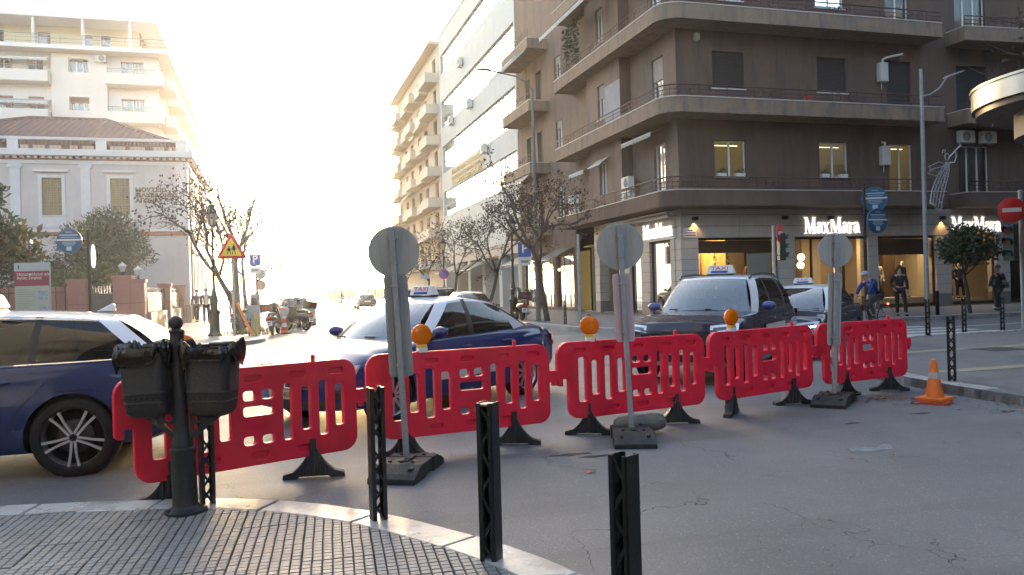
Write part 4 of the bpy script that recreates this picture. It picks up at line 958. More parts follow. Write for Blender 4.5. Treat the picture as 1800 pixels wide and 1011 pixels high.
# ------------------------------------------------------------------ buildings: helpers
def frame_fn(o, ax, nrm):
    """F(a,z,d): a along the wall, z up, d inwards from the face (nrm is the outward normal)"""
    o = Vector(o); ax = Vector(ax); nrm = Vector(nrm)
    return lambda a,z,d=0.: o+ax*a+Vector((0,0,z))-nrm*d
def wall_mb(F, a0,a1,z0,z1, ops, depth=.22, mb=None):
    m = mb or MB()
    A = sorted({a0,a1,*[v for o in ops for v in o[:2] if a0 <= v <= a1]}); Z = sorted({z0,z1,*[v for o in ops for v in o[2:4] if z0 <= v <= z1]})
    for i in range(len(A)-1):
        for j in range(len(Z)-1):
            ca,cz = (A[i]+A[i+1])/2,(Z[j]+Z[j+1])/2
            if any(o[0] < ca < o[1] and o[2] < cz < o[3] for o in ops): continue
            m.quad(F(A[i],Z[j]),F(A[i+1],Z[j]),F(A[i+1],Z[j+1]),F(A[i],Z[j+1]))
    for o in ops:
        x0,x1,y0,y1 = o[:4]
        m.quad(F(x0,y0),F(x0,y1),F(x0,y1,depth),F(x0,y0,depth)); m.quad(F(x1,y0),F(x1,y0,depth),F(x1,y1,depth),F(x1,y1))
        m.quad(F(x0,y1),F(x1,y1),F(x1,y1,depth),F(x0,y1,depth)); m.quad(F(x0,y0),F(x0,y0,depth),F(x1,y0,depth),F(x1,y0))
    return m
def fbox(m, F, a0,a1,z0,z1,d0,d1):
    p = [F(a,z,d) for d in (d0,d1) for a,z in ((a0,z0),(a1,z0),(a1,z1),(a0,z1))]
    m.add(p, [(0,1,2,3),(7,6,5,4),(0,4,5,1),(1,5,6,2),(2,6,7,3),(3,7,4,0)])
M_FRW = mat('white_window_frame', (.66,.65,.62), .45, var=.06); M_FRB = mat('brown_window_frame', (.10,.07,.05), .5); M_FRG = mat('grey_frame', (.22,.22,.22), .5)
M_SHUT = mat('brown_shutter', (.020,.016,.016), .7, var=.2, vscale=2, bump=.3, bscale=30, stretch=(.2,.2,3)); M_SHUTB = mat('beige_shutter', (.36,.31,.26), .7, var=.1); M_SHUTM = mat('mauve_shutter', (.24,.13,.13), .7, var=.1)
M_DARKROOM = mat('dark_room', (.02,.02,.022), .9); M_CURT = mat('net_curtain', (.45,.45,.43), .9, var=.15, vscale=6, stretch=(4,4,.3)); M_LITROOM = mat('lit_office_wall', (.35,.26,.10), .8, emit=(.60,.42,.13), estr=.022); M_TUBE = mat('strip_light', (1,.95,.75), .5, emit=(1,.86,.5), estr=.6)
G_WIN = glass_mat('window_glass', (.72,.76,.78), .25, 1.55); G_SKYWIN = glass_mat('strip_window_glass', (.30,.36,.38), .6, 1.9, .04)
def window(parent, F, a0,a1,z0,z1, leaves=2, fm=None, shutter=0., sm=None, room='dark', sill=True, dep=.13, glass=None, name='window', fw=.055, transom=None, split=None):
    fm = fm or M_FRW; m = MB()
    fbox(m,F,a0,a0+fw,z0,z1,dep,dep+.06); fbox(m,F,a1-fw,a1,z0,z1,dep,dep+.06); fbox(m,F,a0+fw,a1-fw,z0,z0+fw,dep+.002,dep+.058); fbox(m,F,a0+fw,a1-fw,z1-fw,z1,dep+.002,dep+.058)
    xs = split or [lerp(a0,a1,k/leaves) for k in range(1,leaves)]
    for x in xs: fbox(m,F,x-fw*.7,x+fw*.7,z0+fw,z1-fw,dep+.004,dep+.056)
    if transom: fbox(m,F,a0+fw,a1-fw,transom-fw/2,transom+fw/2,dep+.005,dep+.055)
    w = m.build(name, fm, parent)
    p = MB(); p.quad(F(a0+fw,z0+fw,dep+.03),F(a1-fw,z0+fw,dep+.03),F(a1-fw,z1-fw,dep+.03),F(a0+fw,z1-fw,dep+.03)); p.build('pane', glass or G_WIN, w)
    if shutter:
        p = MB(); zb = lerp(z1,z0,shutter); n = max(3,int((z1-zb)/.055))
        pts = []
        for i in range(n): za = lerp(z1,zb,i/n); zc_ = lerp(z1,zb,(i+.85)/n); p.quad(F(a0+.01,za,dep-.035),F(a1-.01,za,dep-.035),F(a1-.01,zc_,dep-.05),F(a0+.01,zc_,dep-.05)); p.quad(F(a0+.01,zc_,dep-.05),F(a1-.01,zc_,dep-.05),F(a1-.01,lerp(z1,zb,(i+1)/n),dep-.035),F(a0+.01,lerp(z1,zb,(i+1)/n),dep-.035))
        p.build('roller_shutter', sm or M_SHUT, w)
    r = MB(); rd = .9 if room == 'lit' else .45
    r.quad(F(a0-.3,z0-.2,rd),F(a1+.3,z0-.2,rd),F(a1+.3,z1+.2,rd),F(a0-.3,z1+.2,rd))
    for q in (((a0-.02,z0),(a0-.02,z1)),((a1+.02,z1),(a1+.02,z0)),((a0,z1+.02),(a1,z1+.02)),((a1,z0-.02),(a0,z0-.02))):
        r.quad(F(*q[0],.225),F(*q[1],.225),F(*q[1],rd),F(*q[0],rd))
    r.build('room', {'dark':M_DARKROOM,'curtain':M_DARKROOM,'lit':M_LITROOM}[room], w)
    if room == 'curtain':
        p = MB(); n = 18
        p.grid(lambda u,v: F(lerp(a0+fw,a1-fw,u*.96),lerp(z0,z1,v),dep+.12+.02*math.sin(u*40)), 40, 1); p.build('curtain', M_CURT, w)
    if room == 'lit':
        p = MB(); fbox(p,F,a0+.1,a1-.1,z1-.16,z1-.13,.5,.54); p.build('strip_light', M_TUBE, w)
    if sill: p = MB(); fbox(p,F,a0-.06,a1+.06,z0-.05,z0-.001,-.06,.12); p.build('sill', mat('marble_sill',(.5,.48,.45),.5,var=.1), w)
    return w
def ac_unit(parent, F, a, z, name='air_conditioner', lab=None, w=.78, h=.55, d0=-.42, group='air conditioners on walls and balconies'):
    c = F(a,z,d0); t = thing(name, lab or 'white air conditioner box', 'air conditioner', c, 0, group); f0 = lambda A,Z,D=0.: F(a+A,z+Z,d0+D)-c
    m = MB(); fbox(m,f0,-w/2,w/2,0,h,0,.30); m.build('case', mat('ac_white',(.55,.54,.51),.5,var=.08,dirt=.3,dscale=2,dcol=(.3,.28,.25)), t, bevel=.02)
    m = MB(); ce = (-.10,h/2); r = h*.40
    pts = [f0(ce[0]+r*math.cos(R(k)),ce[1]+r*math.sin(R(k)),-.004) for k in range(0,360,18)]; m.add(pts,[tuple(range(len(pts)))]); g_ = m.build('fan_opening', mat('ac_dark',(.07,.07,.07),.6), t)
    m = MB()
    for q in (.35,.65,.95): m.tube([f0(ce[0]+r*q*math.cos(R(k)),ce[1]+r*q*math.sin(R(k)),-.012) for k in range(0,360,20)], .007, 5, closed=True)
    for k in range(0,360,45): m.bar(f0(*ce,-.014),f0(ce[0]+r*math.cos(R(k)),ce[1]+r*math.sin(R(k)),-.014),.008)
    m.build('fan_grille', mat('ac_white',(.55,.54,.51),.5), g_)
    m = MB(); fbox(m,f0,-w*.36,-w*.32,-.05,-.002,.0,.42); fbox(m,f0,w*.32,w*.36,-.05,-.002,.0,.42); m.build('bracket', M_FRG, t)
    return t
def awning(parent, F, a0,a1, ztop, drop, out, m_, name='awning', valance=.18):
    m = MB(); n = max(4,int((a1-a0)/.35))
    m.grid(lambda u,v: F(lerp(a0,a1,u), ztop-drop*v+.01*math.sin(u*n*6.28)*v, .0-out*v), n*2, 3)
    o = m.build(name, m_, parent)
    v_ = MB(); v_.grid(lambda u,v: F(lerp(a0,a1,u), ztop-drop-valance*v*(.8+.2*abs(math.cos(u*n*3.14))), -out-.002), n*4, 1); v_.build('valance', m_, o)
    b = MB(); b.cyl(F(a0,ztop-drop,-out),F(a1,ztop-drop,-out),.025,n=8); b.build('front_bar', M_FRW, o)
    return o
M_AWN = mat('awning_cream', (.50,.47,.42), .85, var=.1, translucent=.3); M_AWNW = mat('awning_white', (.60,.60,.58), .85, var=.06, translucent=.35)
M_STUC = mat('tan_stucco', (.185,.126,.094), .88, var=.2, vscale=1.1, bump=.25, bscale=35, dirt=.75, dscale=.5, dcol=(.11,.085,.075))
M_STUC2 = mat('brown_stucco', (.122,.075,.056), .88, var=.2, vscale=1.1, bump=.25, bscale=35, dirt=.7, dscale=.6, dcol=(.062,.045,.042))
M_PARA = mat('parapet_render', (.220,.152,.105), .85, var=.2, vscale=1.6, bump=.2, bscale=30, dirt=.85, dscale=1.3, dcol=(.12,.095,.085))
M_CLAD = mat('shop_stone', (.43,.385,.33), .5, var=.12, vscale=2.5, bump=.08, bscale=40, dirt=.2, dscale=1.2, dcol=(.28,.25,.22))
M_CLADB = mat('shop_plinth', (.16,.15,.15), .5, var=.2, vscale=5)
M_RAIL = mat('railing_paint', (.085,.032,.028), .6, .2, var=.3, vscale=4); M_COPE = mat('coping_marble', (.48,.45,.42), .55, var=.12)

# ------------------------------------------------------------------ corner building with the shop
CX, CY = 16.15, 30.0
tan = thing('corner_building', 'brown corner apartment block with wraparound balconies above a lit shop', 'building', (CX,CY,.15))
tan.location = (0,0,0)
FF = frame_fn((CX,CY,0),(1,0,0),(0,-1,0))        # front, a = X-CX
FS = frame_fn((CX,CY,0),(0,1,0),(-1,0,0))        # street side, a = Y-CY
FSb = frame_fn((CX-.55,CY,0),(0,1,0),(-1,0,0))   # the bay that stands forward of the street side
ZF = [4.6, 8.3, 12.0, 15.7]                       # underside of each balcony
TOPZ = 23.4
ops_f = []; ops_s = []; ops_b = []
for k,z in enumerate(ZF):
    if k == 3: continue
    ops_f += [(1.68,3.18,z+1.32,z+2.86),(6.8,8.3,z+1.35,z+2.90),(10.45,11.75,z+.64,z+2.9)]
    ops_s += [(1.15,2.2,z+.64,z+2.92),(8.75,9.65,z+.64,z+2.9)]
    ops_b += [(6.15,7.0,z+1.3,z+2.95)]
ops_f += [(14.3,16.1,z+.64,z+2.9) for z in ZF[:3]]
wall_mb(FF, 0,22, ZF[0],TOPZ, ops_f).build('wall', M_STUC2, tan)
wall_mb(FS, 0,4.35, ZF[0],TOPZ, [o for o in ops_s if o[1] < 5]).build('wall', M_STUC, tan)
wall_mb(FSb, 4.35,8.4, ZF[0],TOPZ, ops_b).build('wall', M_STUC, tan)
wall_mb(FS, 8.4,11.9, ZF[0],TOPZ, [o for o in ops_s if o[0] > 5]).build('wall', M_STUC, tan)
q = MB(); fbox(q,FS,4.35,4.4,ZF[0],TOPZ,-.548,0); fbox(q,FS,8.35,8.4,ZF[0],TOPZ,-.548,0); q.build('bay_return', M_STUC2, tan)  # returns take the darker stucco to paint their shaded side
q = MB(); fbox(q,FS,0,24,TOPZ,TOPZ+.3,0,22); fbox(q,FS,.5,23.5,ZF[0]+.02,TOPZ,10,10.2); q.build('roof', M_STUC, tan)
q = MB(); q.box(CX+21.9,CX+22.1,CY,CY+10,0,TOPZ); q.build('rear_wall', M_STUC, tan); q = MB(); q.box(CX,CX+21.8,CY+22,CY+22.2,0,TOPZ); q.build('rear_wall', M_STUC, tan)
SHF = {0:[0,0,0],1:[1.,1.,1.],2:[0,.35,0]}
for k,z in enumerate(ZF[:3]):
    sh = [0,1.,.5][k]; rm = ['lit','dark','curtain'][k]
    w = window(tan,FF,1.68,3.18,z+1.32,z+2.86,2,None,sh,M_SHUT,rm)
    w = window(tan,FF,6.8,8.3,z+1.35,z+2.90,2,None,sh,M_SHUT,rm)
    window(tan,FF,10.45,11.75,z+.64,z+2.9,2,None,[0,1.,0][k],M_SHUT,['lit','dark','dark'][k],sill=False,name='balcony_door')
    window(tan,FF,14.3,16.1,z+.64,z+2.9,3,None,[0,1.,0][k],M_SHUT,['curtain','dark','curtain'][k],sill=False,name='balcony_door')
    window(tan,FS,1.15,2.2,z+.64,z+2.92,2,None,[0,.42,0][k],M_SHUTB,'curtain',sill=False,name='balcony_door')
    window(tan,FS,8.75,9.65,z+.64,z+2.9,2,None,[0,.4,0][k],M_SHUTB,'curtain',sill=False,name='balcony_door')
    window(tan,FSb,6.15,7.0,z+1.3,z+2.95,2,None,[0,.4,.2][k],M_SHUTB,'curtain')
# pale patch of new render on the bay
q = MB(); fbox(q,FSb,4.36,6.1,ZF[1]+.7,ZF[1]+2.7,-.004,0); q.build('render_patch', mat('new_render',(.30,.29,.30),.9,var=.15,vscale=2), tan)
# balconies
def balcony(parent, path, zb, wall_pts, m_, ph=.62, name='balcony', cope=True, th=.12):
    """path: open plan polyline of the outer edge; wall_pts closes the floor slab"""
    P = [Vector(p) for p in path]; n = len(P)
    cen = sum((Vector(p) for p in wall_pts), Vector((0,0)))/len(wall_pts)
    inn = offset_line(P, th)
    if (inn[n//2]-cen).length > (P[n//2]-cen).length: inn = offset_line(P,-th); sg = 1
    else: sg = -1
    m = MB(); V = lambda p,z: (p.x,p.y,z)
    lev = [(P,zb+.0),(P,zb+ph)]; k = len(m.v)
    prof = [(.035,zb),(.035,zb+.10),(0.0,zb+.112),(0,zb+ph)]
    rings = [(offset_line(P, sg*-1*o if False else -sg*o) if o else P, z) for o,z in prof]
    rings = [(offset_line(P, (o if sg > 0 else -o)*1.0) if o else P, z) for o,z in prof]+[(inn,zb+ph),(inn,zb+.18)]
    for pts,z in rings: m.v += [V(p,z) for p in pts]
    for a in range(len(rings)-1):
        for i in range(n-1): m.f.append((a*n+i,a*n+i+1,(a+1)*n+i+1,(a+1)*n+i)); m.mi.append(0)
    for e in (0,n-1): m.f.append(tuple(a*n+e for a in range(len(rings)))); m.mi.append(0)
    poly = [V(p,zb) for p in P]+[(x,y,zb) for x,y in wall_pts]; kk = len(m.v); m.add(poly,[tuple(range(len(poly)))]); poly2 = [(x,y,zb+.18) for x,y,_ in poly]; m.add(poly2,[tuple(range(len(poly2)))])
    b = m.build(name, m_, parent)
    if cope:
        c = MB(); o1 = offset_line(P, .025 if sg > 0 else -.025); i1 = offset_line(P, -th-.02 if sg > 0 else th+.02)
        for pts,z in ((o1,zb+ph+.001),(o1,zb+ph+.035),(i1,zb+ph+.035),(i1,zb+ph+.001)): c.v += [V(p,z) for p in pts]
        for a in range(4):
            for i in range(n-1): c.f.append((a*n+i,a*n+i+1,((a+1)%4)*n+i+1,((a+1)%4)*n+i)); c.mi.append(0)
        c.build('coping', M_COPE, b)
    return b
def railing(parent, path, z, h=.42, step=1.25, m_=None, scroll=True, off=.05):
    m_ = m_ or M_RAIL; P = [Vector(p) for p in path]
    for dz in ((h,.028),(h*.62,.017),(h*.25,.017)):
        t = MB(); t.tube([(p.x,p.y,z+dz[0]) for p in P], dz[1], 6); t.build('rail', m_, parent)
    pts = resample([tuple(p) for p in P], step); pm = MB(); pm.cyl((0,0,0),(0,0,h),.016,n=6); me = pm.mesh('rail_post', m_)
    for p in pts: link('rail_post', me, parent, loc=(p.x,p.y,z))
    if scroll:
        s = MB()
        for sg in (-1,1):
            s.tube([(sg*(.17-.13*a/14*math.cos(a*.55)*1.0),0,h*.5+.15*(1-a/16)*math.sin(a*.55)) for a in range(14)], .016, 5)
            s.tube([(sg*(.30+.10*math.cos(a*.42)),0,h*.5+.16*math.sin(a*.42)) for a in range(14)], .014, 5)
        sm_ = s.mesh('scroll', m_)
        for i in range(1,len(pts)-1,3):
            d = pts[i+1]-pts[i]; link('scroll', sm_, parent, loc=((pts[i].x+pts[i+1].x)/2,(pts[i].y+pts[i+1].y)/2,z), rz=math.atan2(d.y,d.x))
def rpath(x0, y0, x1, y1, xe, ye, r=.85):
    return [(x0,ye)]+[(x0,lerp(ye,y1+r,t)) for t in (.33,.66)]+arc(x0+r,y1+r,r,180,270,8)+[(lerp(x0+r,xe,t),y1) for t in (.33,.66,1)]
BPATH = rpath(15.0,0,0,28.8,28.55,41.6)
for k,z in enumerate(ZF):
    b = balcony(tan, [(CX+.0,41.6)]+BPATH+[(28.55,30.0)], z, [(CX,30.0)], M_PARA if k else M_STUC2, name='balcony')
    zz = z+.62+.035; ins = [(15.07,41.5)]+[(x+(.07 if x < 16 else 0),y+.07) for x,y in BPATH[1:]]
    if k < 3: railing(b, ins, zz, .46 if k else .5)
    b2 = balcony(tan, [(29.9,30.0),(29.9,28.9),(33,28.7),(38,28.7)], z, [(38,30)], M_PARA if k else M_STUC2, name='balcony'); 
    if k < 3: railing(b2, [(29.97,28.97),(33,28.77),(37.9,28.77)], zz, .46)
# street-side awnings
awning(tan, frame_fn((CX,CY,0),(0,1,0),(-1,0,0)), .75,3.7, ZF[1]-.15,.32,.85, M_AWN)
awning(tan, FS, 8.55,10.6, ZF[1]-.6,.3,.8, M_AWNW)
awning(tan, FSb, 5.75,7.3, ZF[1]-.62,.38,.5, M_AWN, valance=.05)
awning(tan, frame_fn((15.0,CY,0),(0,1,0),(-1,0,0)), 4.0,10.9, ZF[3]-.25,.75,1.0, M_AWNW)
# recessed street part of the block with short balconies, up to the white office
wall_mb(FS, 11.9,22.0, 0.15,TOPZ, [(12.4,15.2,.3,3.3),(15.8,18.6,.3,3.3),(19.2,21.6,.3,3.3)]+[(13.6,14.6,z+.64,z+2.8) for z in ZF[:3]]+[(17.0,18.1,z+.64,z+2.8) for z in ZF[:3]]+[(19.2,20.2,z+.64,z+2.8) for z in ZF[:3]]).build('wall', M_STUC, tan)
for k,z in enumerate(ZF[:3]):
    for a0,a1,rm in ((13.6,14.6,'curtain'),(17.0,18.1,'curtain'),(19.2,20.2,'dark')): window(tan,FS,a0,a1,z+.64,z+2.8,2,M_FRW if a0 < 15 else M_FRB,.2 if a0 < 15 else 0,M_SHUTB,rm,sill=False,name='balcony_door')
for k,z in enumerate(ZF):
    b = balcony(tan, [(CX,45.8),(14.9,45.8),(14.9,48),(14.9,51.4),(CX,51.4)], z, [(CX,48)], M_PARA, name='balcony')
    railing(b, [(14.97,45.87),(14.97,51.3)], z+.655, .5)
awning(tan, frame_fn((14.9,45.8,0),(0,1,0),(-1,0,0)), .1,5.5, ZF[1]-.05,.5,.55, M_AWN)
awning(tan, frame_fn((14.9,45.8,0),(0,1,0),(-1,0,0)), .1,5.5, ZF[3]-.05,.6,.9, M_AWNW)
# ---- ground floor: stone piers in courses, lintel band, shop windows
def pier(F, a0,a1, d0=0., top=3.38, n=7):
    zs_ = [.15,.72]+[lerp(.72,top,(i+1)/(n-1)) for i in range(n-1)]
    for i in range(n):
        m = MB(); fbox(m,F,a0,a1,zs_[i]+.006,zs_[i+1]-.006,d0-.02,d0+.5); m.build('stone_block', M_CLADB if i == 0 else M_CLAD, tan, bevel=.008)
    m = MB(); fbox(m,F,a0+.02,a1-.02,.15,top,d0,d0+.48); m.build('pier_core', M_JOINT, tan)
PIERS = [(0.,.80),(4.62,5.42),(9.18,9.72),(12.9,13.74),(16.35,17.15)]
for a0,a1 in PIERS: pier(FF,a0,a1)
pier(FS, .51,.9); pier(FS,2.9,3.75); pier(FS,5.0,5.9); pier(FS,8.6,9.2); 
for z0,z1 in ((3.38,3.86),(3.872,4.34),(4.352,4.58)):
    L_ = 0.
    while L_ < 21.9:
        m = MB(); fbox(m,FF,L_+.004,min(22,L_+2.75)-.004,z0+.004,z1-.004,-.025,.4); m.build('lintel_block', M_CLAD, tan, bevel=.006); L_ += 2.75
    L_ = .402
    while L_ < 9.1:
        m = MB(); fbox(m,FS,L_+.004,min(9.2,L_+2.2)-.004,z0+.004,z1-.004,-.025,.4); m.build('lintel_block', M_CLAD, tan, bevel=.006); L_ += 2.2
m = MB(); fbox(m,FF,.42,22,3.36,4.59,.0,.38); fbox(m,FS,.42,9.2,3.36,4.59,.0,.38); m.build('lintel_core', M_JOINT, tan)
M_SHOPIN = mat('shop_plaster', (.50,.40,.27), .7, var=.08); M_WOOD = mat('shop_walnut', (.075,.04,.022), .5, var=.3, vscale=3, stretch=(6,6,.6)); M_SHOPFL = mat('shop_floor', (.22,.17,.11), .3, var=.1)
M_PANEL = mat('shop_cream_panel', (.55,.46,.33), .6, var=.06); M_BRONZE = mat('shop_bronze_frame', (.045,.03,.022), .35, .5)
m = MB(); m.box(CX+.6,CX+20,CY+3.4,CY+3.5,.2,3.6); m.box(CX+20,CX+20.1,CY+.5,CY+3.4,.2,3.6); m.box(CX+3.9,CX+4.0,CY+4,CY+11,.2,3.6); m.box(CX+.6,CX+4,CY+11,CY+11.1,.2,3.6); m.build('shop_wall', M_SHOPIN, tan)
m = MB(); m.box(CX+.1,CX+20,CY+.1,CY+11,.16,.2); m.build('shop_floor', M_SHOPFL, tan)
m = MB(); m.box(CX+.1,CX+20,CY+.5,CY+11,3.6,3.65); m.build('shop_ceiling', M_SHOPIN, tan)
for x0,x1 in ((5.1,7.3),(7.9,8.9),(1.6,2.5),(10.4,11.3),(11.9,12.6),(13.9,15.2)):
    m = MB(); m.box(CX+x0,CX+x1,CY+2.9 if x0 < 9 else CY+2.2,CY+3.38,.21,2.9 if x0 < 6 else 3.5); m.build('shop_partition', M_WOOD if x0 in (5.1,11.9) else M_PANEL, tan)
G_SHOP = glass_mat('shop_glass', (.93,.93,.92), .02, 1.2)
def shopwin(F, a0,a1, name='shop_window', muls=()):
    m = MB(); fbox(m,F,a0,a0+.07,.2,3.36,.12,.2); fbox(m,F,a1-.07,a1,.2,3.36,.12,.2); fbox(m,F,a0+.07,a1-.07,3.28,3.36,.122,.198); fbox(m,F,a0+.07,a1-.07,.2,.34,.10,.198)
    for x in muls: fbox(m,F,x-.04,x+.04,.34,3.28,.124,.196)
    w = m.build(name, M_BRONZE, tan); p = MB(); p.quad(F(a0+.07,.34,.16),F(a1-.07,.34,.16),F(a1-.07,3.28,.16),F(a0+.07,3.28,.16)); p.build('pane', G_SHOP, w)
shopwin(FF,.80,4.62); shopwin(FF,5.42,9.18,'shop_entrance',(6.35,8.0)); shopwin(FF,9.72,12.9); shopwin(FF,13.74,16.35); shopwin(FF,17.15,20.)
shopwin(FS,.9,2.9); shopwin(FS,3.75,5.0)
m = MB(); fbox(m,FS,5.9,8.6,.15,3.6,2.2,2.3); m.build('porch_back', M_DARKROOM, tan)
m = MB(); fbox(m,FF,17.2,19.9,.34,3.28,.3,.32); m.build('dark_window_sheet', mat('dark_sheet',(.008,.008,.01),.2), tan)  # dark sheet set behind the glass of the last window
# dark upper strip of the display windows, poster with a figure-free print
m = MB(); fbox(m,FF,.88,4.54,2.75,3.27,.35,.37); fbox(m,FF,9.8,12.8,2.55,3.27,.5,.52); m.build('display_valance', M_WOOD, tan)
m = MB(); fbox(m,FF,3.35,4.5,.6,3.1,.42,.44); po = m.build('window_poster', mat('poster_sage',(.36,.40,.33),.6,var=.12,vscale=2.5), tan); po['label'] = 'pale green poster standing in the left shop window'
def ceiling_spot(x, y, z, e=60.):
    l = bpy.data.lights.new('shop_light','AREA'); l.shape = 'RECTANGLE'; l.size = 2.4; l.size_y = .5; l.energy = e; l.color = (1,.72,.38)
    o = bpy.data.objects.new('shop_light', l); SC.collection.objects.link(o); o.location = (x,y,z); o.parent = tan
m_tr = mat('track_light', (1,.9,.7), .4, emit=(1,.80,.48), estr=1.5)
for x0,x1,e in ((.9,4.5,9),(5.6,9.0,5),(9.8,12.8,14),(13.8,16.2,8)):
    ceiling_spot(CX+(x0+x1)/2, CY+1.2, 3.52, e*1.)
    for i in range(4):
        m = MB(); c = (CX+lerp(x0,x1,(i+.5)/4),CY+.75,3.5); m.cyl((c[0],c[1],3.60),(c[0],c[1],3.50),.05,n=10); o = m.build('spotlight', m_tr, tan)
l = bpy.data.lights.new('shop_light','AREA'); l.size = 1.6; l.energy = 16; l.color = (1,.68,.30); o = bpy.data.objects.new('shop_light', l); SC.collection.objects.link(o); o.location = (CX+1.6,CY+2.4,3.5); o.parent = tan
m = MB(); m.box(CX+2.6,CX+2.65,CY+.9,CY+5,.4,3.4); m.build('amber_screen', mat('amber_screen',(.75,.50,.18),.45,var=.35,vscale=3.5), tan)
# globe lamps in the entrance
for x,y,z in ((6.75,1.4,2.55),(7.15,2.0,2.2)):
    m = MB(); m.sphere((CX+x,CY+y,z),.17,16,10); o = m.build('globe_lamp', mat('globe_glow',(1,.8,.5),.5,emit=(1,.72,.34),estr=.5), tan)
    m = MB(); m.cyl((CX+x,CY+y,z+.17),(CX+x,CY+y,3.6),.008,n=5); m.build('globe_cord', M_BRONZE, tan)
# downlights over the band
for F_,a in ((FF,.62),(FF,13.2)):
    m = MB(); fbox(m,F_,a-.09,a+.09,4.1,4.24,-.24,-.03); m.build('downlight', M_BLK, tan)
    l = bpy.data.lights.new('downlight','SPOT'); l.energy = 8; l.color = (1,.55,.18); l.spot_size = R(95); l.spot_blend = .6; l.shadow_soft_size = .03
    o = bpy.data.objects.new('downlight', l); SC.collection.objects.link(o); p = F_(a,4.08,-.13); o.location = p; o.parent = tan
for a in (4.9,7.2,9.5):
    m = MB(); fbox(m,FF,a-.09,a+.09,4.12,4.26,-.24,-.03); m.build('downlight', M_BLK, tan)
# retracted shop awning on the street side
m = MB(); m.cyl(FS(.35,4.36,-.32),FS(6.8,4.36,-.32),.09,n=12); fbox(m,FS,.3,6.85,4.44,4.52,-.45,-.05); m.build('awning_cassette', mat('awning_case',(.45,.44,.42),.4,.2), tan)
# ---- shop lettering, cut as solid letters with heavy and hairline strokes
def brand_letters(parent, F, a, z, h, sx=1., d=-.09, lm=None):
    """letters drawn as polygons on a unit cap height"""
    B = .15; H = .04
    def rect(x0,x1,y0,y1): return [(x0,y0),(x1,y0),(x1,y1),(x0,y1)]
    def ser(x,y,w=.14): return rect(x-w,x+w,y,y+H) if y < .5 else rect(x-w,x+w,y-H,y)
    def ring(cx,cy,rx,ry,t,n=20): 
        out = []
        for i in range(n):
            a0,a1 = 2*math.pi*i/n,2*math.pi*(i+1)/n
            w0 = t*(.35+.65*abs(math.cos(a0))); w1 = t*(.35+.65*abs(math.cos(a1)))
            out.append([(cx+rx*math.cos(a0),cy+ry*math.sin(a0)),(cx+rx*math.cos(a1),cy+ry*math.sin(a1)),(cx+(rx-w1)*math.cos(a1),cy+(ry-w1*.7)*math.sin(a1)),(cx+(rx-w0)*math.cos(a0),cy+(ry-w0*.7)*math.sin(a0))])
        return out
    Mp = [rect(.14,.14+H,0,1),[(.10,1),(.32,1),(.62,.12),(.56,.0),(.47,.0)],[(.50,.0),(.555,.0),(.93,1),(.87,1)],rect(.80,.80+B+.04,0,1),ser(.16,0,.15),ser(.90,0,.2),rect(.02,.2,1-H,1),rect(.86,1.08,1-H,1)]
    ap = ring(.22,.24,.21,.25,.14)+[rect(.37,.52,.06,.5),[(.37,.5),(.52,.5),(.46,.64),(.36,.70),(.20,.70),(.10,.62),(.14,.55),(.22,.63),(.32,.62)],[(.5,.1),(.58,.0),(.62,.03),(.52,.14)]]
    xp = [[(.02,.68),(.22,.68),(.58,0),(.38,0)],[(.05,0),(.11,0),(.55,.68),(.49,.68)],ser(.10,0,.1),ser(.48,0,.12),rect(0,.26,.68-H,.68),rect(.42,.62,.68-H,.68)]
    rp = [rect(.10,.27,0,.68),ser(.18,0,.17),rect(0,.2,.68-H,.68),[(.25,.48),(.36,.66),(.48,.68),(.50,.52),(.42,.54),(.34,.52),(.27,.38)]]
    x = 0
    for ch,wd in zip('MaxMara',(1.10,.60,.62,1.10,.60,.48,.60)):
        m = MB()
        for i,poly in enumerate({'M':Mp,'a':ap,'x':xp,'r':rp}[ch]):
            pts = [(a+(x+px)*h*sx, z+py*h) for px,py in poly]; dd = d-.0006*i
            n = len(pts); m.add([F(p[0],p[1],dd) for p in pts]+[F(p[0],p[1],d+.05) for p in pts],[tuple(range(n)),tuple(reversed(range(n,2*n)))]+[(k,(k+1)%n,n+(k+1)%n,n+k) for k in range(n)])
        m.build('sign_letter', lm, parent); x += wd
M_NEON = mat('lit_letters', (1,.98,.95), .4, emit=(1,.93,.88), estr=.17)
def brand(F, a, z, h, sx, lab):
    t = thing('shop_sign', lab, 'sign'); t.location = F(a,z,0); F2 = lambda A,Z,D=0.: F(a+A,z+Z,D)-F(a,z,0); brand_letters(t, F2, 0, 0, h, sx, lm=M_NEON)
    m = MB(); fbox(m,F2,0,5.1*h*sx,.1*h,.14*h,-.04,-.026); m.build('sign_rail', M_BRONZE, t); return t
brand(FF, 5.88, 3.52, .70, .80, 'white lit MaxMara lettering over the shop entrance')
brand(FF, 13.75, 3.52, .70, .80, 'white lit MaxMara lettering above the orange tree')
FSr = frame_fn((CX,CY,0),(0,-1,0),(-1,0,0))
brand(FSr, -3.38, 3.52, .62, .88, 'white lit MaxMara lettering on the street side of the shop')
# street name plates at the corner
for F_,a,w_ in ((FF,.12,.62),(FSr,-.86,.40)):
    c = F_(a,3.40,-.03); F2 = lambda A,Z,D=0.,F_=F_,a=a,c=c: F_(a+A,3.40+Z,D-.03)-c
    t = thing('street_name_plate', 'small white street name plate on the '+('front' if w_ > .5 else 'street side')+' of the corner pier', 'sign', c); m = MB(); fbox(m,F2,0,w_,0,.40,-.01,-.001); m.build('plate', mat('enamel_white',(.6,.58,.55),.4), t)
    for i,q in enumerate((.27,.17,.07)): m = MB(); fbox(m,F2,.06 if i else .2,w_-.06 if i else w_-.2,q,q+.045,-.012,-.0105); m.build('lettering', M_TXTB, t)
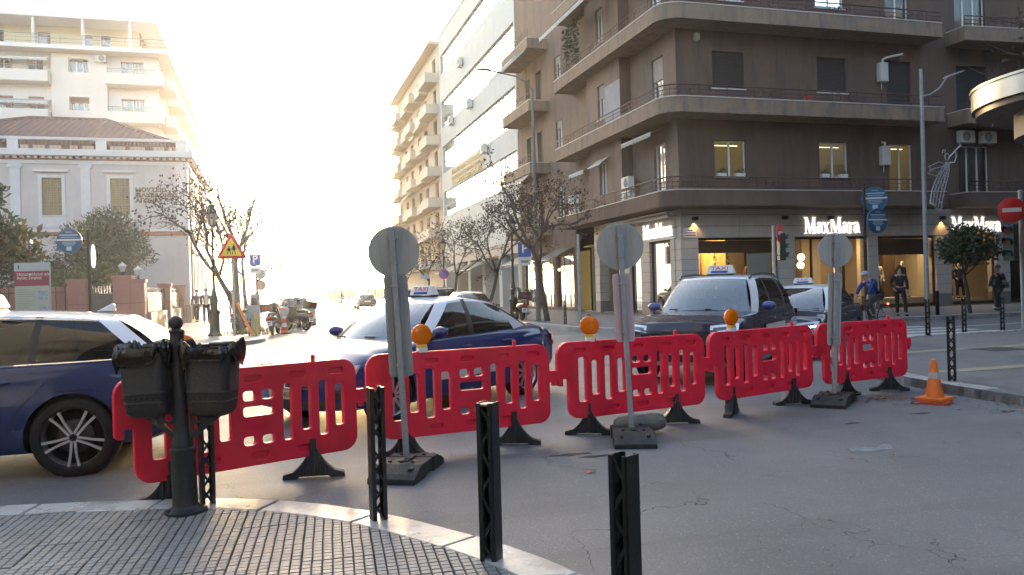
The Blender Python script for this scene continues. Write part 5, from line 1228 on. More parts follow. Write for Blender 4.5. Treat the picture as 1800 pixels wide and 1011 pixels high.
# air conditioners, boilers, pots and things on the balconies
ac_unit(tan, FS, 4.0, ZF[0]+1.28, lab='upper of two stacked air conditioners on the first balcony near the corner', d0=-.60); ac_unit(tan, FS, 4.0, ZF[0]+.64, lab='lower of two stacked air conditioners on the first balcony near the corner', d0=-.60)
ac_unit(tan, FS, 10.9, ZF[0]+1.28, lab='upper of two stacked air conditioners at the far end of the first balcony', d0=-.60); ac_unit(tan, FS, 10.9, ZF[0]+.64, lab='lower of two stacked air conditioners at the far end of the first balcony', d0=-.60)
ac_unit(tan, FF, 14.5, ZF[1]-.72, lab='left of two air conditioners under the balcony at the right edge', d0=-.42); ac_unit(tan, FF, 15.75, ZF[1]-.72, lab='right of two air conditioners under the balcony at the right edge', d0=-.42)
for k,z in enumerate(ZF[:2]):
    c = FF(10.1,z+1.9,-.28); t = thing('boiler_box', 'white wall boiler beside the '+('first' if k == 0 else 'second')+' floor balcony door', 'boiler', c); m = MB(); m.box(-.22,.22,0,.26,0,.85); m.build('case', mat('boiler_white',(.50,.47,.44),.5,var=.08), t, bevel=.03)
    m = MB(); m.tube([(0,.1,.85),(0,.1,1.0),(.2,.05,1.08),(.9,-.1,1.22)] if k else [(0,.1,.85),(0,.1,1.0),(0,.27,1.05)], .05, 8); m.build('flue_pipe', M_FRW, t, 50)
    m = MB(); m.tube([(-.1,.1,0),(-.1,.1,-.3)], .015, 6); m.build('water_pipe', M_FRW, t)
def pot(F, a, z, d, lab, w=.4, flower=(.05,.07,.03)):
    c = F(a,z,d); t = thing('planter', lab, 'planter', c); m = MB(); m.prism([(-w/2*.85,0),(w/2*.85,0),(w/2,.16),(-w/2,.16)], -.09,.09,'y'); m.build('trough', M_FRW, t); r = random.Random(int(a*77)); g_ = MB()
    for _ in range(60): p = Vector((r.uniform(-w/2,w/2),r.uniform(-.08,.08),.17+abs(r.gauss(0,.08)))); q = Vector((r.gauss(0,.05),r.gauss(0,.05),r.uniform(.01,.07))); s_ = Vector((r.gauss(0,.03),r.gauss(0,.03),.01)); g_.quad(p,p+q*.5+s_,p+q,p+q*.5-s_)
    g_.build('foliage', mat('pot_leaf_%d'%int(flower[0]*99),flower,.6,var=.4), t)
pot(FF,1.98,ZF[0]+1.31,.0,'left white window box below the first lit window'); pot(FF,2.85,ZF[0]+1.31,.0,'right white window box with dark plants below the first lit window',.45)
pot(FF,7.05,ZF[0]+1.34,.0,'left white window box below the second lit window'); pot(FF,8.0,ZF[0]+1.34,.0,'right white window box below the second lit window')
m = MB(); c = FF(5.62,ZF[1]+.66,-.95); m.prism(rrect(-.16,.16,.0,.26,.05,3),-.1,.1,'y'); m.tube([(-.1,0,.26),(0,0,.40),(.1,0,.26)],.012,6); tag(m.build('red_bag', mat('red_bag',(.45,.02,.03),.6), loc=c),'red bag on the second floor balcony parapet','bag')
m = MB(); c = FF(.95,ZF[2]-.45,-.02); m.box(-.12,.12,-.12,.02,0,.28); m.sphere((0,-.06,-.02),.06); tag(m.build('alarm_box', mat('alarm_box',(.4,.36,.32),.5), loc=c),'small alarm box on the corner wall under the upper balcony','alarm')
# curtain of climbing plant on the third floor balcony
iv = MB(); r = random.Random(5)
for _ in range(900):
    a = r.uniform(8.6,10.7); z = ZF[2]+.6+r.uniform(0,2.6); p = FS(a,z,-.75-r.uniform(0,.25)); q = Vector((r.gauss(0,.07),r.gauss(0,.07),-r.uniform(.03,.12))); s_ = Vector((r.gauss(0,.05),r.gauss(0,.05),.02)); iv.quad(p,p+q*.5+s_,p+q,p+q*.5-s_)
tag(iv.build('climbing_plant', mat('ivy_leaf',(.035,.06,.02),.6,var=.4,vscale=4)),'dark green climbing plant hanging on the third floor balcony','plant')
cl = MB(); r = random.Random(9)
for i,(a,z,col) in enumerate(((6.3,.75,0),(6.6,.72,0),(6.0,.72,0))): pass

# ------------------------------------------------------------------ white office with strip windows
M_WOFF = mat('office_render', (.52,.54,.51), .8, var=.06, vscale=.7, dirt=.15, dscale=.4, dcol=(.35,.35,.33)); M_OFFR = mat('office_frame', (.40,.42,.42), .5)
off = thing('office_building', 'white office block with ribbon windows and gold Greek lettering', 'building')
FO = frame_fn((16.15,52.05,0),(0,1,0),(-1,0,0)); LO = 25.3
BANDS = [(8.55,10.85),(12.6,15.2),(17.0,19.5),(22.1,23.9)]
ob = [(.5,LO-.7,a,b) for a,b in BANDS]
wall_mb(FO,0,LO,4.7,25.7,ob,.3).build('wall', M_WOFF, off)
q = MB(); fbox(q,FO,0,LO,25.7,26.0,-.05,14); fbox(q,FO,0,.15,4.7,25.7,.01,12); fbox(q,FO,LO-.15,LO,4.7,25.7,.01,12); q.build('roof', M_WOFF, off)
for (z0,z1) in BANDS:
    n = 11; 
    for i in range(n):
        a0,a1 = lerp(.5,LO-.7,i/n),lerp(.5,LO-.7,(i+1)/n); m = MB(); fbox(m,FO,a0,a0+.07,z0,z1,.12,.2); fbox(m,FO,a0+.07,a1,z0,z0+.06,.122,.198); fbox(m,FO,a0+.07,a1,z1-.06,z1,.122,.198); fbox(m,FO,a0+.07,a1,lerp(z0,z1,.42)-.03,lerp(z0,z1,.42)+.03,.123,.197)
        if i%2: fbox(m,FO,(a0+a1)/2-.03,(a0+a1)/2+.03,z0+.06,z1-.06,.124,.196)
        w = m.build('window', M_OFFR, off); m = MB(); m.quad(FO(a0+.07,z0+.06,.16),FO(a1,z0+.06,.16),FO(a1,z1-.06,.16),FO(a0+.07,z1-.06,.16)); m.build('pane', G_SKYWIN, w)
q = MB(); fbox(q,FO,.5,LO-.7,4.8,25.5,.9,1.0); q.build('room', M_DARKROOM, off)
for a,z in ((12.5,16.3),(19.5,16.35),(8.2,11.9),(15.5,20.5)): ac_unit(off, FO, a, z-1.0 if False else z, lab='air conditioner on the white office wall, '+{12.5:'middle one',19.5:'farthest one',8.2:'lowest one',15.5:'highest one'}[a], w=.9,h=.7)
# gold lettering
M_GOLD = mat('gold_letters', (.34,.26,.10), .5, .3)
FOr = MX((16.15-.03,0,0),(0,-1,0),(0,0,1),(-1,0,0))
for s_,y,z,sz,sx in (('ΙΕΡΑ ΜΗΤΡΟΠΟΛΙΣ ΘΕΣΣΑΛΟΝΙΚΗΣ',72.6,11.98,.52,1.18),('ΙΕΡΟΣ ΜΗΤΡΟΠΟΛΙΤΙΚΟΣ ΝΑΟΣ ΑΓΙΟΥ ΓΡΗΓΟΡΙΟΥ ΠΑΛΑΜΑ',72.8,11.48,.40,1.0),('ΠΟΙΜΑΝΤΙΚΟ ΠΝΕΥΜΑΤΙΚΟ ΚΕΝΤΡΟ',72.4,10.95,.52,1.16)):
    text('gold_lettering', s_, sz, M_GOLD, off, MX((16.15-.04,y,z),(0,-1,0),(0,0,1),(-1,0,0)), .03, 'LEFT', sx, .0)
# arcade at street level: piers, dark shops, pale fascia
for i in range(6):
    m = MB(); fbox(m,FO,i*4.9,i*4.9+.8,.15,3.9,0,.8); m.build('pier', M_WOFF, off)
m = MB(); fbox(m,FO,0,LO,3.9,4.69,-.02,.9); m.build('fascia', mat('office_fascia',(.30,.28,.26),.7), off)
for i in range(5):
    m = MB(); fbox(m,FO,i*4.9+.8,i*4.9+4.9,.15,3.9,1.2,1.3); w = m.build('shopfront', [M_DARKROOM,mat('warm_shopfront',(.4,.32,.2),.6),M_DARKROOM,mat('pale_shopfront',(.35,.36,.36),.5),M_DARKROOM][i], off)
    m = MB(); m.quad(FO(i*4.9+.8,.3,.7),FO(i*4.9+4.9,.3,.7),FO(i*4.9+4.9,3.8,.7),FO(i*4.9+.8,3.8,.7)); m.build('pane', G_SKYWIN, w)
for i,(y0,y1) in enumerate(((42.2,44.6),(47,51.5),(60,66),(68,74))):
    awning(off if i > 1 else tan, frame_fn((16.1,0,0),(0,1,0),(-1,0,0)), y0,y1, 3.7,.7,1.6, M_AWN if i%2 else mat('grey_awning',(.12,.13,.12),.9), name='shop_awning')
for a0,a1,rm in ((12.4,15.2,'lit'),(15.8,18.6,'dark'),(19.2,21.6,'dark')): window(tan,FS,a0,a1,.3,3.3,3,M_BRONZE,0,None,rm,False,name='street_shopfront',glass=G_SHOP,transom=2.6)
for y,z in ((43.0,2.3),(43.6,2.0),(44.3,2.5),(48.2,2.3),(49.5,2.1)):
    m = MB(); m.sphere((16.0,y,z),.09); m.build('shop_globe', mat('shop_globe',(1,.75,.4),.5,emit=(1,.6,.25),estr=.6), tan)

# ------------------------------------------------------------------ far balconied block on the right
M_FARB = mat('far_cream', (.50,.44,.36), .85, var=.06)
far = thing('apartment_block', 'cream apartment block with stacked balconies at the far end of the street', 'building')
FX = frame_fn((16.15,77.6,0),(0,1,0),(-1,0,0)); NB = 8
opf = [(y,y+1.6,.6+3.05*k+.2,.6+3.05*k+2.5) for k in range(1,NB) for y in (1.5,6.5,10.5,15.5,19.5,24)]
wall_mb(FX,0,27,0.15,25.4,opf,.25).build('wall', M_FARB, far)
q = MB(); fbox(q,FX,-.0,27.2,25.4,25.7,-.9,14); fbox(q,FX,0,.2,.2,25.4,.01,14); fbox(q,FX,26.8,27,.2,25.4,.01,14); q.build('roof', M_FARB, far)
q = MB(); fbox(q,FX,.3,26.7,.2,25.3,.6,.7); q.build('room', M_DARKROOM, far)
for k in range(1,NB):
    z = .6+3.05*k
    for y0,y1,o_ in ((.6,4.6,1.25),(5.6,9.0,.9),(9.7,13.5,1.35),(14.6,18.2,1.0),(18.8,22.4,1.35),(23.2,26.6,1.0)):
        b = balcony(far, [(16.15,77.6+y0),(16.15-o_,77.6+y0),(16.15-o_,77.6+(y0+y1)/2),(16.15-o_,77.6+y1),(16.15,77.6+y1)], z-.15, [(16.15,77.6+(y0+y1)/2)], mat('far_balcony',(.52,.46,.38),.8), .95, cope=False)
        if (k*7+int(y0))%5 == 0: awning(far, frame_fn((16.15-o_+.2,77.6,0),(0,1,0),(-1,0,0)), y0+.2,y1-.2, z+2.6,.9,.9, M_AWN)
# ------------------------------------------------------------------ museum on the left corner
M_MUS = mat('museum_render', (.56,.475,.425), .85, var=.07, vscale=1.2, bump=.12, bscale=40, dirt=.25, dscale=.6, dcol=(.36,.32,.30)); M_MUSW = mat('museum_white', (.64,.575,.53), .75, var=.06); M_TERR = mat('terracotta_band', (.38,.16,.09), .8, var=.12)
M_SHY = mat('ochre_shutter', (.27,.195,.095), .7, var=.12, vscale=3); M_RTILE = mat('roof_tile', (.175,.090,.072), .8, var=.25, vscale=3)
mus = thing('museum_building', 'cream neoclassical museum with ochre shutters and tiled roof', 'museum')
MXc, MYc = -4.2, 47.0
FMu = frame_fn((MXc,MYc,0),(-1,0,0),(0,-1,0)); FMs = frame_fn((MXc,MYc,0),(0,1,0),(1,0,0))
mw = [(6.05,6.98,5.95,7.88),(2.83,3.76,5.95,7.88),(9.27,10.2,5.95,7.88)]; ml = [(6.05,6.98,1.9,3.6),(2.83,3.76,1.9,3.6),(9.27,10.2,1.9,3.6)]
ms = [(2+3*i,2.95+3*i,5.95,7.88) for i in range(4)]+[(2+3*i,2.95+3*i,1.9,3.7) for i in range(4)]
wall_mb(FMu,0,16,0.13,8.8,mw+ml).build('wall', M_MUS, mus); wall_mb(FMs,0,15,.13,8.8,ms).build('wall', M_MUS, mus)
m = MB(); fbox(m,FMu,-.02,16,0.13,1.1,-.06,-.001); fbox(m,FMs,0.001,15,0.13,1.1,-.06,-.001); m.build('plinth', mat('museum_plinth',(.42,.33,.24),.8,var=.15), mus)
for F_,L_ in ((FMu,16.),(FMs,15.)):
    st = 0 if F_ is FMu else .06
    m = MB(); fbox(m,F_,-.05+st,L_,4.85,5.07,-.05,-.001); fbox(m,F_,-.08+st,L_,8.8,8.97,-.08,-.001); m.build('terracotta_band', M_TERR, mus)
    m = MB(); fbox(m,F_,-.10+st*2,L_,5.071,5.2,-.1,-.002); fbox(m,F_,-.38+st*7,L_,8.99,9.32,-.40,-.002); fbox(m,F_,-.10+st*2,L_,8.6,8.79,-.07,-.002); m.build('cornice', M_MUSW, mus)
    for i in range(int(L_/.32)): m = MB(); fbox(m,F_,.05+i*.32,.05+i*.32+.14,8.87,8.985,-.28,-.082); m.build('dentil', M_MUSW, mus)
    # parapet with piers and a run of tiles between
    m = MB(); fbox(m,F_,-.02+st,L_,9.86,9.99,-.06,.14); m.build('parapet_rail', M_MUSW, mus)
    for a in (0.,3.9,8.0,12.1): m = MB(); fbox(m,F_,a+st,a+.5+st,9.325,9.855,-.05,.13); m.build('parapet_pier', M_MUSW, mus)
    tm = MB(); tm.grid(lambda u,v: (.09*math.cos(math.pi*u),.0-.055*math.sin(math.pi*u),v*.24), 8, 1); 
    tme = [tm.mesh('parapet_tile', mt) for mt in (M_RTILE, mat('pale_tile',(.5,.36,.27),.8,var=.2), mat('dark_tile',(.19,.08,.06),.8,var=.2))]
    if F_ is FMu:
        for a in [x*.19+.6 for x in range(70)]:
            if any(q-.1 < a < q+.6 for q in (3.9,8.0,12.1)): continue
            for r_ in range(2): o = link('parapet_tile', tme[RND.choice((0,0,2)) if r_ else RND.choice((0,1,1))], mus, loc=FMu(a+(r_*.095),9.33+r_*.25,.02+r_*.05))
for a in (0.05,4.7,7.95,11.2,14.4):
    m = MB(); fbox(m,FMu,a,a+.45,5.2,8.35,-.07,-.003); fbox(m,FMu,a-.03,a+.48,8.35,8.42,-.09,-.003); m.build('pilaster', M_MUSW, mus)
    m = MB(); fbox(m,FMu,a-.06,a+.51,8.42,8.6,-.11,-.004)
    for s in (-1,1): m.cyl(FMu(a+.225+s*.26,8.47,-.12),FMu(a+.225+s*.26,8.47,-.005),.09,n=12)
    m.build('capital', M_MUSW, mus)
def shuttered(F, a0,a1,z0,z1):
    m = MB(); fbox(m,F,a0-.16,a0-.002,z0-.62,z1+.16,-.05,-.003); fbox(m,F,a1+.002,a1+.16,z0-.62,z1+.16,-.05,-.003); fbox(m,F,a0-.158,a1+.158,z1+.002,z1+.158,-.048,-.003); fbox(m,F,a0-.34,a1+.34,z1+.30,z1+.42,-.16,-.003); fbox(m,F,a0-.1,a1+.1,z0-.60,z0-.06,-.03,-.003); fbox(m,F,a0-.16,a1+.16,z0-.05,z0-.002,-.09,-.003)
    w = m.build('window_surround', M_MUSW, mus)
    for k in range(2):
        x0,x1 = lerp(a0,a1,k/2)+.01,lerp(a0,a1,(k+1)/2)-.01; m = MB(); xm = (x0+x1)/2
        for x in (x0,xm-.03,x1-.06): fbox(m,F,x,x+.06,z0,z1,.05,.09)
        for z in (z0,lerp(z0,z1,.28),lerp(z0,z1,.72),z1-.08): fbox(m,F,x0+.06,x1-.06,z,z+.08,.052,.088)
        n = int((z1-z0)/.09)
        for i in range(n): z = lerp(z0,z1,(i+.5)/n); m.quad(F(x0+.05,z-.035,.058),F(x1-.05,z-.035,.058),F(x1-.05,z+.04,.085),F(x0+.05,z+.04,.085))
        m.build('shutter', M_SHY, w)
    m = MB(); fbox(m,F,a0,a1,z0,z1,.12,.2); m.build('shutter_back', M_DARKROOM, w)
for o_ in mw+ml: shuttered(FMu,*o_)
for o_ in ms: shuttered(FMs,*o_)
text('museum_lettering', 'ΜΟΥΣΕΙΟ\nΜΑΚΕΔΟΝΙΚΟΥ\nΑΓΩΝΑ', .30, mat('bronze_letter',(.14,.10,.07),.5,.4), mus, MX((-6.75,MYc-.04,7.18),(1,0,0),(0,0,1),(0,-1,0)), .02, 'LEFT', 1.1, .014)
m = MB(); e = [(MXc-.25,MYc+.3),(MXc-.25,MYc+14.7),(-20,MYc+14.7),(-20,MYc+.3)]; rdg = [(-9.3,MYc+7.2),(-12.6,MYc+7.2)]
V = lambda p,z: (p[0],p[1],z)
m.add([V(p,9.75) for p in e]+[V((-9.3,MYc+7.2),12.35),V((-13.4,MYc+7.2),12.35)],[(0,1,4),(1,2,5,4),(2,3,5),(3,0,4,5)]); rf = m.build('roof', M_RTILE, mus)
m = MB()
for i in range(46):       # rows of pan tiles seen as ridges on the street slope
    x = -4.9-i*.33; t = 0
    top = 1.0 if -13.4 < x < -9.3 else (max(0,(x-MXc+.25)/(-9.3-MXc+.25)) if x > -9.3 else max(0,(x+20)/6.6))
    if top > .05: m.tube([(x,MYc+.3,9.78),(x,lerp(MYc+.3,MYc+7.2,top),lerp(9.78,12.38,top))], .07, 5)
m.build('tile_row', M_RTILE, rf); 
m = MB(); m.tube([(MXc-.25,MYc+.3,9.78),(-9.3,MYc+7.2,12.4),(-13.4,MYc+7.2,12.4),(-20,MYc+.3,9.78)], .11, 6); m.build('ridge_cap', M_RTILE, rf)
m = MB(); fbox(m,FMu,0.3,15.9,.2,8.7,14.6,14.8); fbox(m,FMu,15.8,16,.2,8.7,.1,14.6); m.build('rear_wall', M_MUS, mus)
# drain pipe on the corner
m = MB(); m.tube([(MXc+.10,MYc+.5,8.6),(MXc+.10,MYc+.5,.3)],.05,8); m.build('drain_pipe', M_FRG, mus)

# ------------------------------------------------------------------ garden wall with pink pillars, gate and railings
M_PNK = mat('pink_render', (.42,.185,.145), .85, var=.12, vscale=1.6, dirt=.3, dscale=1, dcol=(.26,.13,.11)); M_IRN = mat('fence_iron', (.05,.045,.04), .6, .3, var=.2); M_LOWW = mat('low_wall_stone', (.36,.28,.19), .85, var=.2, vscale=2, bump=.3, bscale=20)
gw = thing('garden_wall', 'pink pillared garden wall with iron railings round the museum corner', 'wall')
def pillar(x,y,w,h,lab=None):
    m = MB(); m.box(x-w/2,x+w/2,y-w/2,y+w/2,.13,h); p = m.build('pillar', M_PNK, gw); 
    m = MB(); m.box(x-w/2-.05,x+w/2+.05,y-w/2-.05,y+w/2+.05,h+.002,h+.12); m.build('pillar_cap', M_PNK, p)
    m = MB()
    for z in (.75,1.35): m.box(x-w/2-.004,x+w/2+.004,y-w/2-.004,y+w/2+.004,z,z+.02)
    m.build('groove_shade', mat('pink_shadow',(.16,.07,.06),.9), p)  # dark bands paint the shade of grooves on the pillar faces
for x,y,w,h in ((-4.9,34.2,.5,2.15),(-5.45,34.2,.62,2.3),(-7.0,34.2,.62,2.2),(-10.5,34.2,.6,2.2),(-4.65,40.2,.5,2.05),(-4.65,46.3,.5,2.05)): pillar(x,y,w,h)
m = MB(); m.box(-10.2,-7.32,34.1,34.32,.13,2.05); m.build('wall_panel', M_PNK, gw)
m = MB(); m.box(-30,-10.8,34.1,34.3,.13,.9); m.build('wall_panel', M_PNK, gw)
m = MB(); m.box(-4.8,-4.5,34.46,46.05,.13,.98); m.build('low_wall', M_LOWW, gw)
def rails(p0, p1, z0, z1, step=.14, name='railing_bar'):
    p0 = Vector(p0); p1 = Vector(p1); L = (p1-p0).length; n = int(L/step); bm_ = MB(); bm_.box(-.011,.011,-.011,.011,z0,z1); bm_.add([(-.02,-.02,z1),(.02,-.02,z1),(.02,.02,z1),(-.02,.02,z1),(0,0,z1+.09)],[(0,1,4),(1,2,4),(2,3,4),(3,0,4)]); me = bm_.mesh(name, M_IRN)
    for i in range(n+1): p = p0+(p1-p0)*(i/n); link(name, me, gw, loc=(p.x,p.y,0))
    for z in (z0+.12,z1-.15): m = MB(); m.bar((p0.x,p0.y,z),(p1.x,p1.y,z),.04,.02); m.build('railing_rail', M_IRN, gw)
rails((-4.65,34.6),(-4.65,39.9),.98,1.9,.3); rails((-4.65,40.5),(-4.65,46.0),.98,1.9,.3); rails((-10.2,34.0),(-7.4,34.0),.3,2.0,.3); rails((-18,34.2),(-10.9,34.2),.9,2.2,.4)
for y0,y1 in ((34.6,39.9),(40.5,46.0)): m = MB(); m.box(-4.66,-4.64,y0,y1,1.0,1.75); m.build('railing_sheet', mat('green_sheet',(.16,.15,.09),.7,var=.2), gw)
m = MB(); m.box(-6.66,-5.8,34.18,34.22,.2,1.75); gte = m.build('gate', mat('gate_iron',(.12,.10,.08),.6,.2,var=.2), gw)
for i in range(9): m = MB(); x = -6.62+i*.1; m.box(x,x+.02,34.16,34.24,1.75,2.05); m.build('gate_bar', M_IRN, gte)
for x,lab in ((-5.45,'white globe lantern on the taller pink gate pillar'),(-4.9,'small lantern on the pink corner pillar')):
    h = 2.43 if x < -5 else 2.28; t = thing('pillar_lantern', lab, 'lantern', (x,34.2,h)); m = MB(); m.lathe([(.06,0),(.03,.05),(.02,.12),(.07,.14)],10); m.build('stem', M_IRN, t)
    m = MB(); m.lathe([(.07,.14),(.14,.34),(.15,.36)],6); m.build('glass', mat('lantern_glass',(.62,.62,.60),.3,translucent=.3), t); m = MB(); m.lathe([(.17,.36),(.12,.42),(.05,.46),(.02,.52)],6); m.build('lantern_cap', M_FRW, t)

# ------------------------------------------------------------------ apartment block behind the museum
M_APT = mat('apartment_cream', (.60,.54,.49), .85, var=.05, vscale=.8, dirt=.12, dscale=.5, dcol=(.45,.38,.32)); M_APTW = mat('apartment_white', (.62,.58,.56), .85, var=.05)
apt = thing('apartment_building', 'tall pale apartment block with balconies and a columned penthouse behind the museum', 'building')
FA = frame_fn((-8.2,70,0),(-1,0,0),(0,-1,0)); FAs = frame_fn((-8.2,70,0),(0,1,0),(1,0,0))
def ux(u): return -8.2-(-8.6-(268-u)*.0394)-.0   # photo columns to distance along the wall
FLZ = [3.4,6.35,9.3,12.25,15.2,18.15]
oa = []
for k,z in enumerate(FLZ): oa += [(1.0,2.7,z+.95,z+2.05),(4.9,6.3,z+.95,z+2.0),(8.1,9.2,z+.2,z+2.0),(10.2,11.4,z+.2,z+2.0),(13,14.2,z+.2,z+2.)]
wall_mb(FA,0,22,0.13,20.9,oa).build('wall', M_APTW, apt)
osd = [(y,y+1.4,z+.2,z+2.1) for z in FLZ for y in (3,8,13,18,23,28)]
wall_mb(FAs,0,34,.13,20.9,osd).build('wall', M_APT, apt)
for k,z in enumerate(FLZ[2:]):
    for a0,a1,dz,mu in ((1.0,2.7,.95,2),(4.9,6.3,.95,3),(8.1,9.2,.2,2),(10.2,11.4,.2,2),(13,14.2,.2,2)):
        window(apt,FA,a0,a1,z+dz,z+(2.05 if a0 == 1.0 else 2.0),mu,None,.38 if k == 2 and a0 > 3 else .12,M_SHUTM,'curtain',sill=False,glass=G_SKYWIN)
    for y in (3,8,13,18,23,28): window(apt,FAs,y,y+1.4,z+.2,z+2.1,2,None,0,None,'dark',sill=False,glass=G_SKYWIN)
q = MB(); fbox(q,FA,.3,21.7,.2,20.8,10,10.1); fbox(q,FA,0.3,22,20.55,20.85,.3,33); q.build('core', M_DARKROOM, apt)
m = MB(); fbox(m,FA,3.6,7.5,.2,20.5,-.4,-.002); 
wb = wall_mb(frame_fn((-8.2,69.6,0),(-1,0,0),(0,-1,0)),3.6,7.5,.2,20.5,[(4.9,6.3,z+.95,z+2.0) for z in FLZ],.39); wb.build('bay', M_APT, apt)
m = MB(); fbox(m,FA,3.6,3.65,.2,20.5,-.398,-.002); fbox(m,FA,7.45,7.5,.2,20.5,-.398,-.002); m.build('bay_side', M_APT, apt)
for k,z in enumerate(FLZ[2:]):
    for a0,a1 in ((-.5,3.55),(7.55,16.)):
        xs = (-8.2-a0,-8.2-a1); b = balcony(apt, [(xs[0],70.0),(xs[0],68.7),((xs[0]+xs[1])/2,68.7),(xs[1],68.7),(xs[1],70.0)], z-.05, [((xs[0]+xs[1])/2,70)], M_APT, .85, cope=False)
        railing(b, [(xs[0]-.05,68.76),(xs[1]+.05,68.76)], z+.80, .35, 1.2, M_FRG, False)
    for y0,y1 in ((-1.2,3.5),(6,10.5),(12,16.5),(18,22.5),(24,29)):
        b = balcony(apt, [(-8.2,70+y0),(-7.0,70+y0),(-7.0,70+(y0+y1)/2),(-7.0,70+y1),(-8.2,70+y1)] if y0 > 0 else [(-8.2+.5,70),(-7.0,70),(-7.0,72),(-7.0,70+y1),(-8.2,70+y1)], z-.05, [(-8.2,70+max(1,(y0+y1)/2))], M_APT, .85, cope=False)
# terrace edge, penthouse
q = MB(); fbox(q,FA,-1.0,22,20.6,20.9,-1.4,33); q.build('terrace_slab', M_APTW, apt)
wall_mb(frame_fn((-9.6,71.2,0),(-1,0,0),(0,-1,0)),0,20,20.9,23.0,[(2.1,2.9,20.95,22.6),(3.4,4.1,20.95,22.6),(6.4,7.4,20.95,22.6),(9.6,11.8,20.95,22.6)]).build('penthouse_wall', mat('penthouse_yellow',(.60,.52,.36),.85), apt)
for a0,a1 in ((2.1,2.9),(3.4,4.1),(6.4,7.4),(9.6,11.8)): window(apt,frame_fn((-9.6,71.2,0),(-1,0,0),(0,-1,0)),a0,a1,20.95,22.6,1 if a1-a0 < 1.5 else 3,None,0,None,'curtain',sill=False,glass=G_SKYWIN)
q = MB(); q.box(-30,-8.0,68.7,84,23.0,23.25); q.build('penthouse_roof', M_APTW, apt); q = MB(); q.box(-29,-9.6,71.5,83,20.9,23.0); q.build('penthouse_core', M_DARKROOM, apt)
for a in (.9,4.2,7.6,11.): m = MB(); m.cyl((-9.1-a,69.0,20.9),(-9.1-a,69.0,23.0),.12,n=10); m.build('column', M_APTW, apt)
railing(apt, [(-7.3,68.65),(-24,68.65)], 20.9, .75, 1.5, M_FRG, False)
ac_unit(apt, FA, 4.0, 19.9, lab='air conditioner on the pale apartment block wall', d0=-.75, w=.8, h=.55)
for a0,a1,z in ((7.6,12.2,20.3),(7.6,11.2,17.0)): awning(apt, FA, a0,a1, z,.45,1.3, M_AWNW, name='awning')
for i,x in enumerate((-16.0,-12.7)):
    t = thing('solar_heater', 'solar water heater on the apartment roof, '+('left' if i == 0 else 'right')+' one', 'solar heater', (x,73,23.25)); m = MB(); m.add([(-.9,-.6,.2),(.9,-.6,.2),(.9,.7,1.6),(-.9,.7,1.6)],[(0,1,2,3)]); m.build('collector', mat('solar_panel',(.10,.12,.14),.2), t)
    m = MB(); m.cyl((-.9,.8,1.75),(.9,.8,1.75),.28,n=14); m.build('tank', mat('tank_white',(.6,.6,.58),.4), t); m = MB()
    for x_ in (-.8,.8): m.bar((x_,-.6,0),(x_,-.6,.2),.05); m.bar((x_,.7,0),(x_,.7,1.6),.05)
    m.build('stand', M_FRG, t)

# ------------------------------------------------------------------ curved canopy of the corner building at the right edge
can = thing('corner_canopy_building', 'building with round brass-edged canopy at the right edge', 'building', (15.75,11.65,0))
M_BRASS = mat('brass_fascia', (.40,.38,.33), .3, .7, var=.1, vscale=2); M_CREAM = mat('canopy_cream', (.26,.22,.16), .6, var=.1)
def drum(r, z0, z1, m_, name, a0=95, a1=300):
    m = MB(); m.grid(lambda u,v: (r*math.cos(R(lerp(a0,a1,u))), r*math.sin(R(lerp(a0,a1,u))), lerp(z0,z1,v)), 40, 2); return m.build(name, m_, can, 30)
drum(2.5,4.86,5.22,M_BRASS,'fascia'); drum(2.53,5.22,5.27,M_BRASS,'fascia_lip'); drum(2.42,4.74,4.86,M_BRONZE,'fascia_groove'); drum(1.75,4.25,4.74,M_CREAM,'sign_drum')
def disc_(r, z, m_, name): m = MB(); pts = [(r*math.cos(R(a)),r*math.sin(R(a)),z) for a in range(0,360,6)]; m.add(pts,[tuple(range(60))]); m.build(name, m_, can)
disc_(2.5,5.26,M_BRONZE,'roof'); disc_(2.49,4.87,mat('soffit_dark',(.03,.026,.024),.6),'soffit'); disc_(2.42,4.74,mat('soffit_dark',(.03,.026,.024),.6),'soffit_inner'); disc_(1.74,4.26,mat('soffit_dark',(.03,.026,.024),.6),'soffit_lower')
for i,a in enumerate((196,201,207)): 
    m = MB(); c = Vector((1.78*math.cos(R(a)),1.78*math.sin(R(a)),4.5)); tv = Vector((-math.sin(R(a)),math.cos(R(a)),0)); 
    if i == 0: m.bar(c-tv*.07+Vector((0,0,-.16)),c+tv*.07+Vector((0,0,.16)),.03); m.bar(c+tv*.07+Vector((0,0,-.16)),c-tv*.07+Vector((0,0,.16)),.03)
    else: m.tube([c+tv*(.07*math.sin(q*.9)*(-1))+Vector((0,0,-.16+.32*q/7)) for q in range(8)],.016,6)
    m.build('letter', M_BRONZE, can)
m = MB(); m.box(.9,16,-50,1.4,0.13,19); m.build('wall', M_STUC2, can)  # unseen wall stretched long and tall to block sky light
FC = frame_fn((16.65-.01-15.75,-48,0),(0,1,0),(-1,0,0))
for k in range(5):
    for j in range(11): window(can, FC, 2+j*4.2,3.4+j*4.2, 4.6+k*2.9,6.2+k*2.9, 2, None, .3, None, 'dark', False, dep=-.1)
nb = thing('added_left_building', 'pale apartment house behind the near left pavement, outside the frame', 'building', (0,0,0)); FN = frame_fn((-3.6,-50,0),(0,1,0),(1,0,0)); FN2 = frame_fn((-3.6,2.0,0),(-1,0,0),(0,1,0))  # unseen house added to block sky light and darken car reflections
m = MB(); m.box(-40,-3.6,-50,2.0,.05,18); m.build('wall', mat('near_house_render',(.15,.145,.14),.85,var=.1), nb)
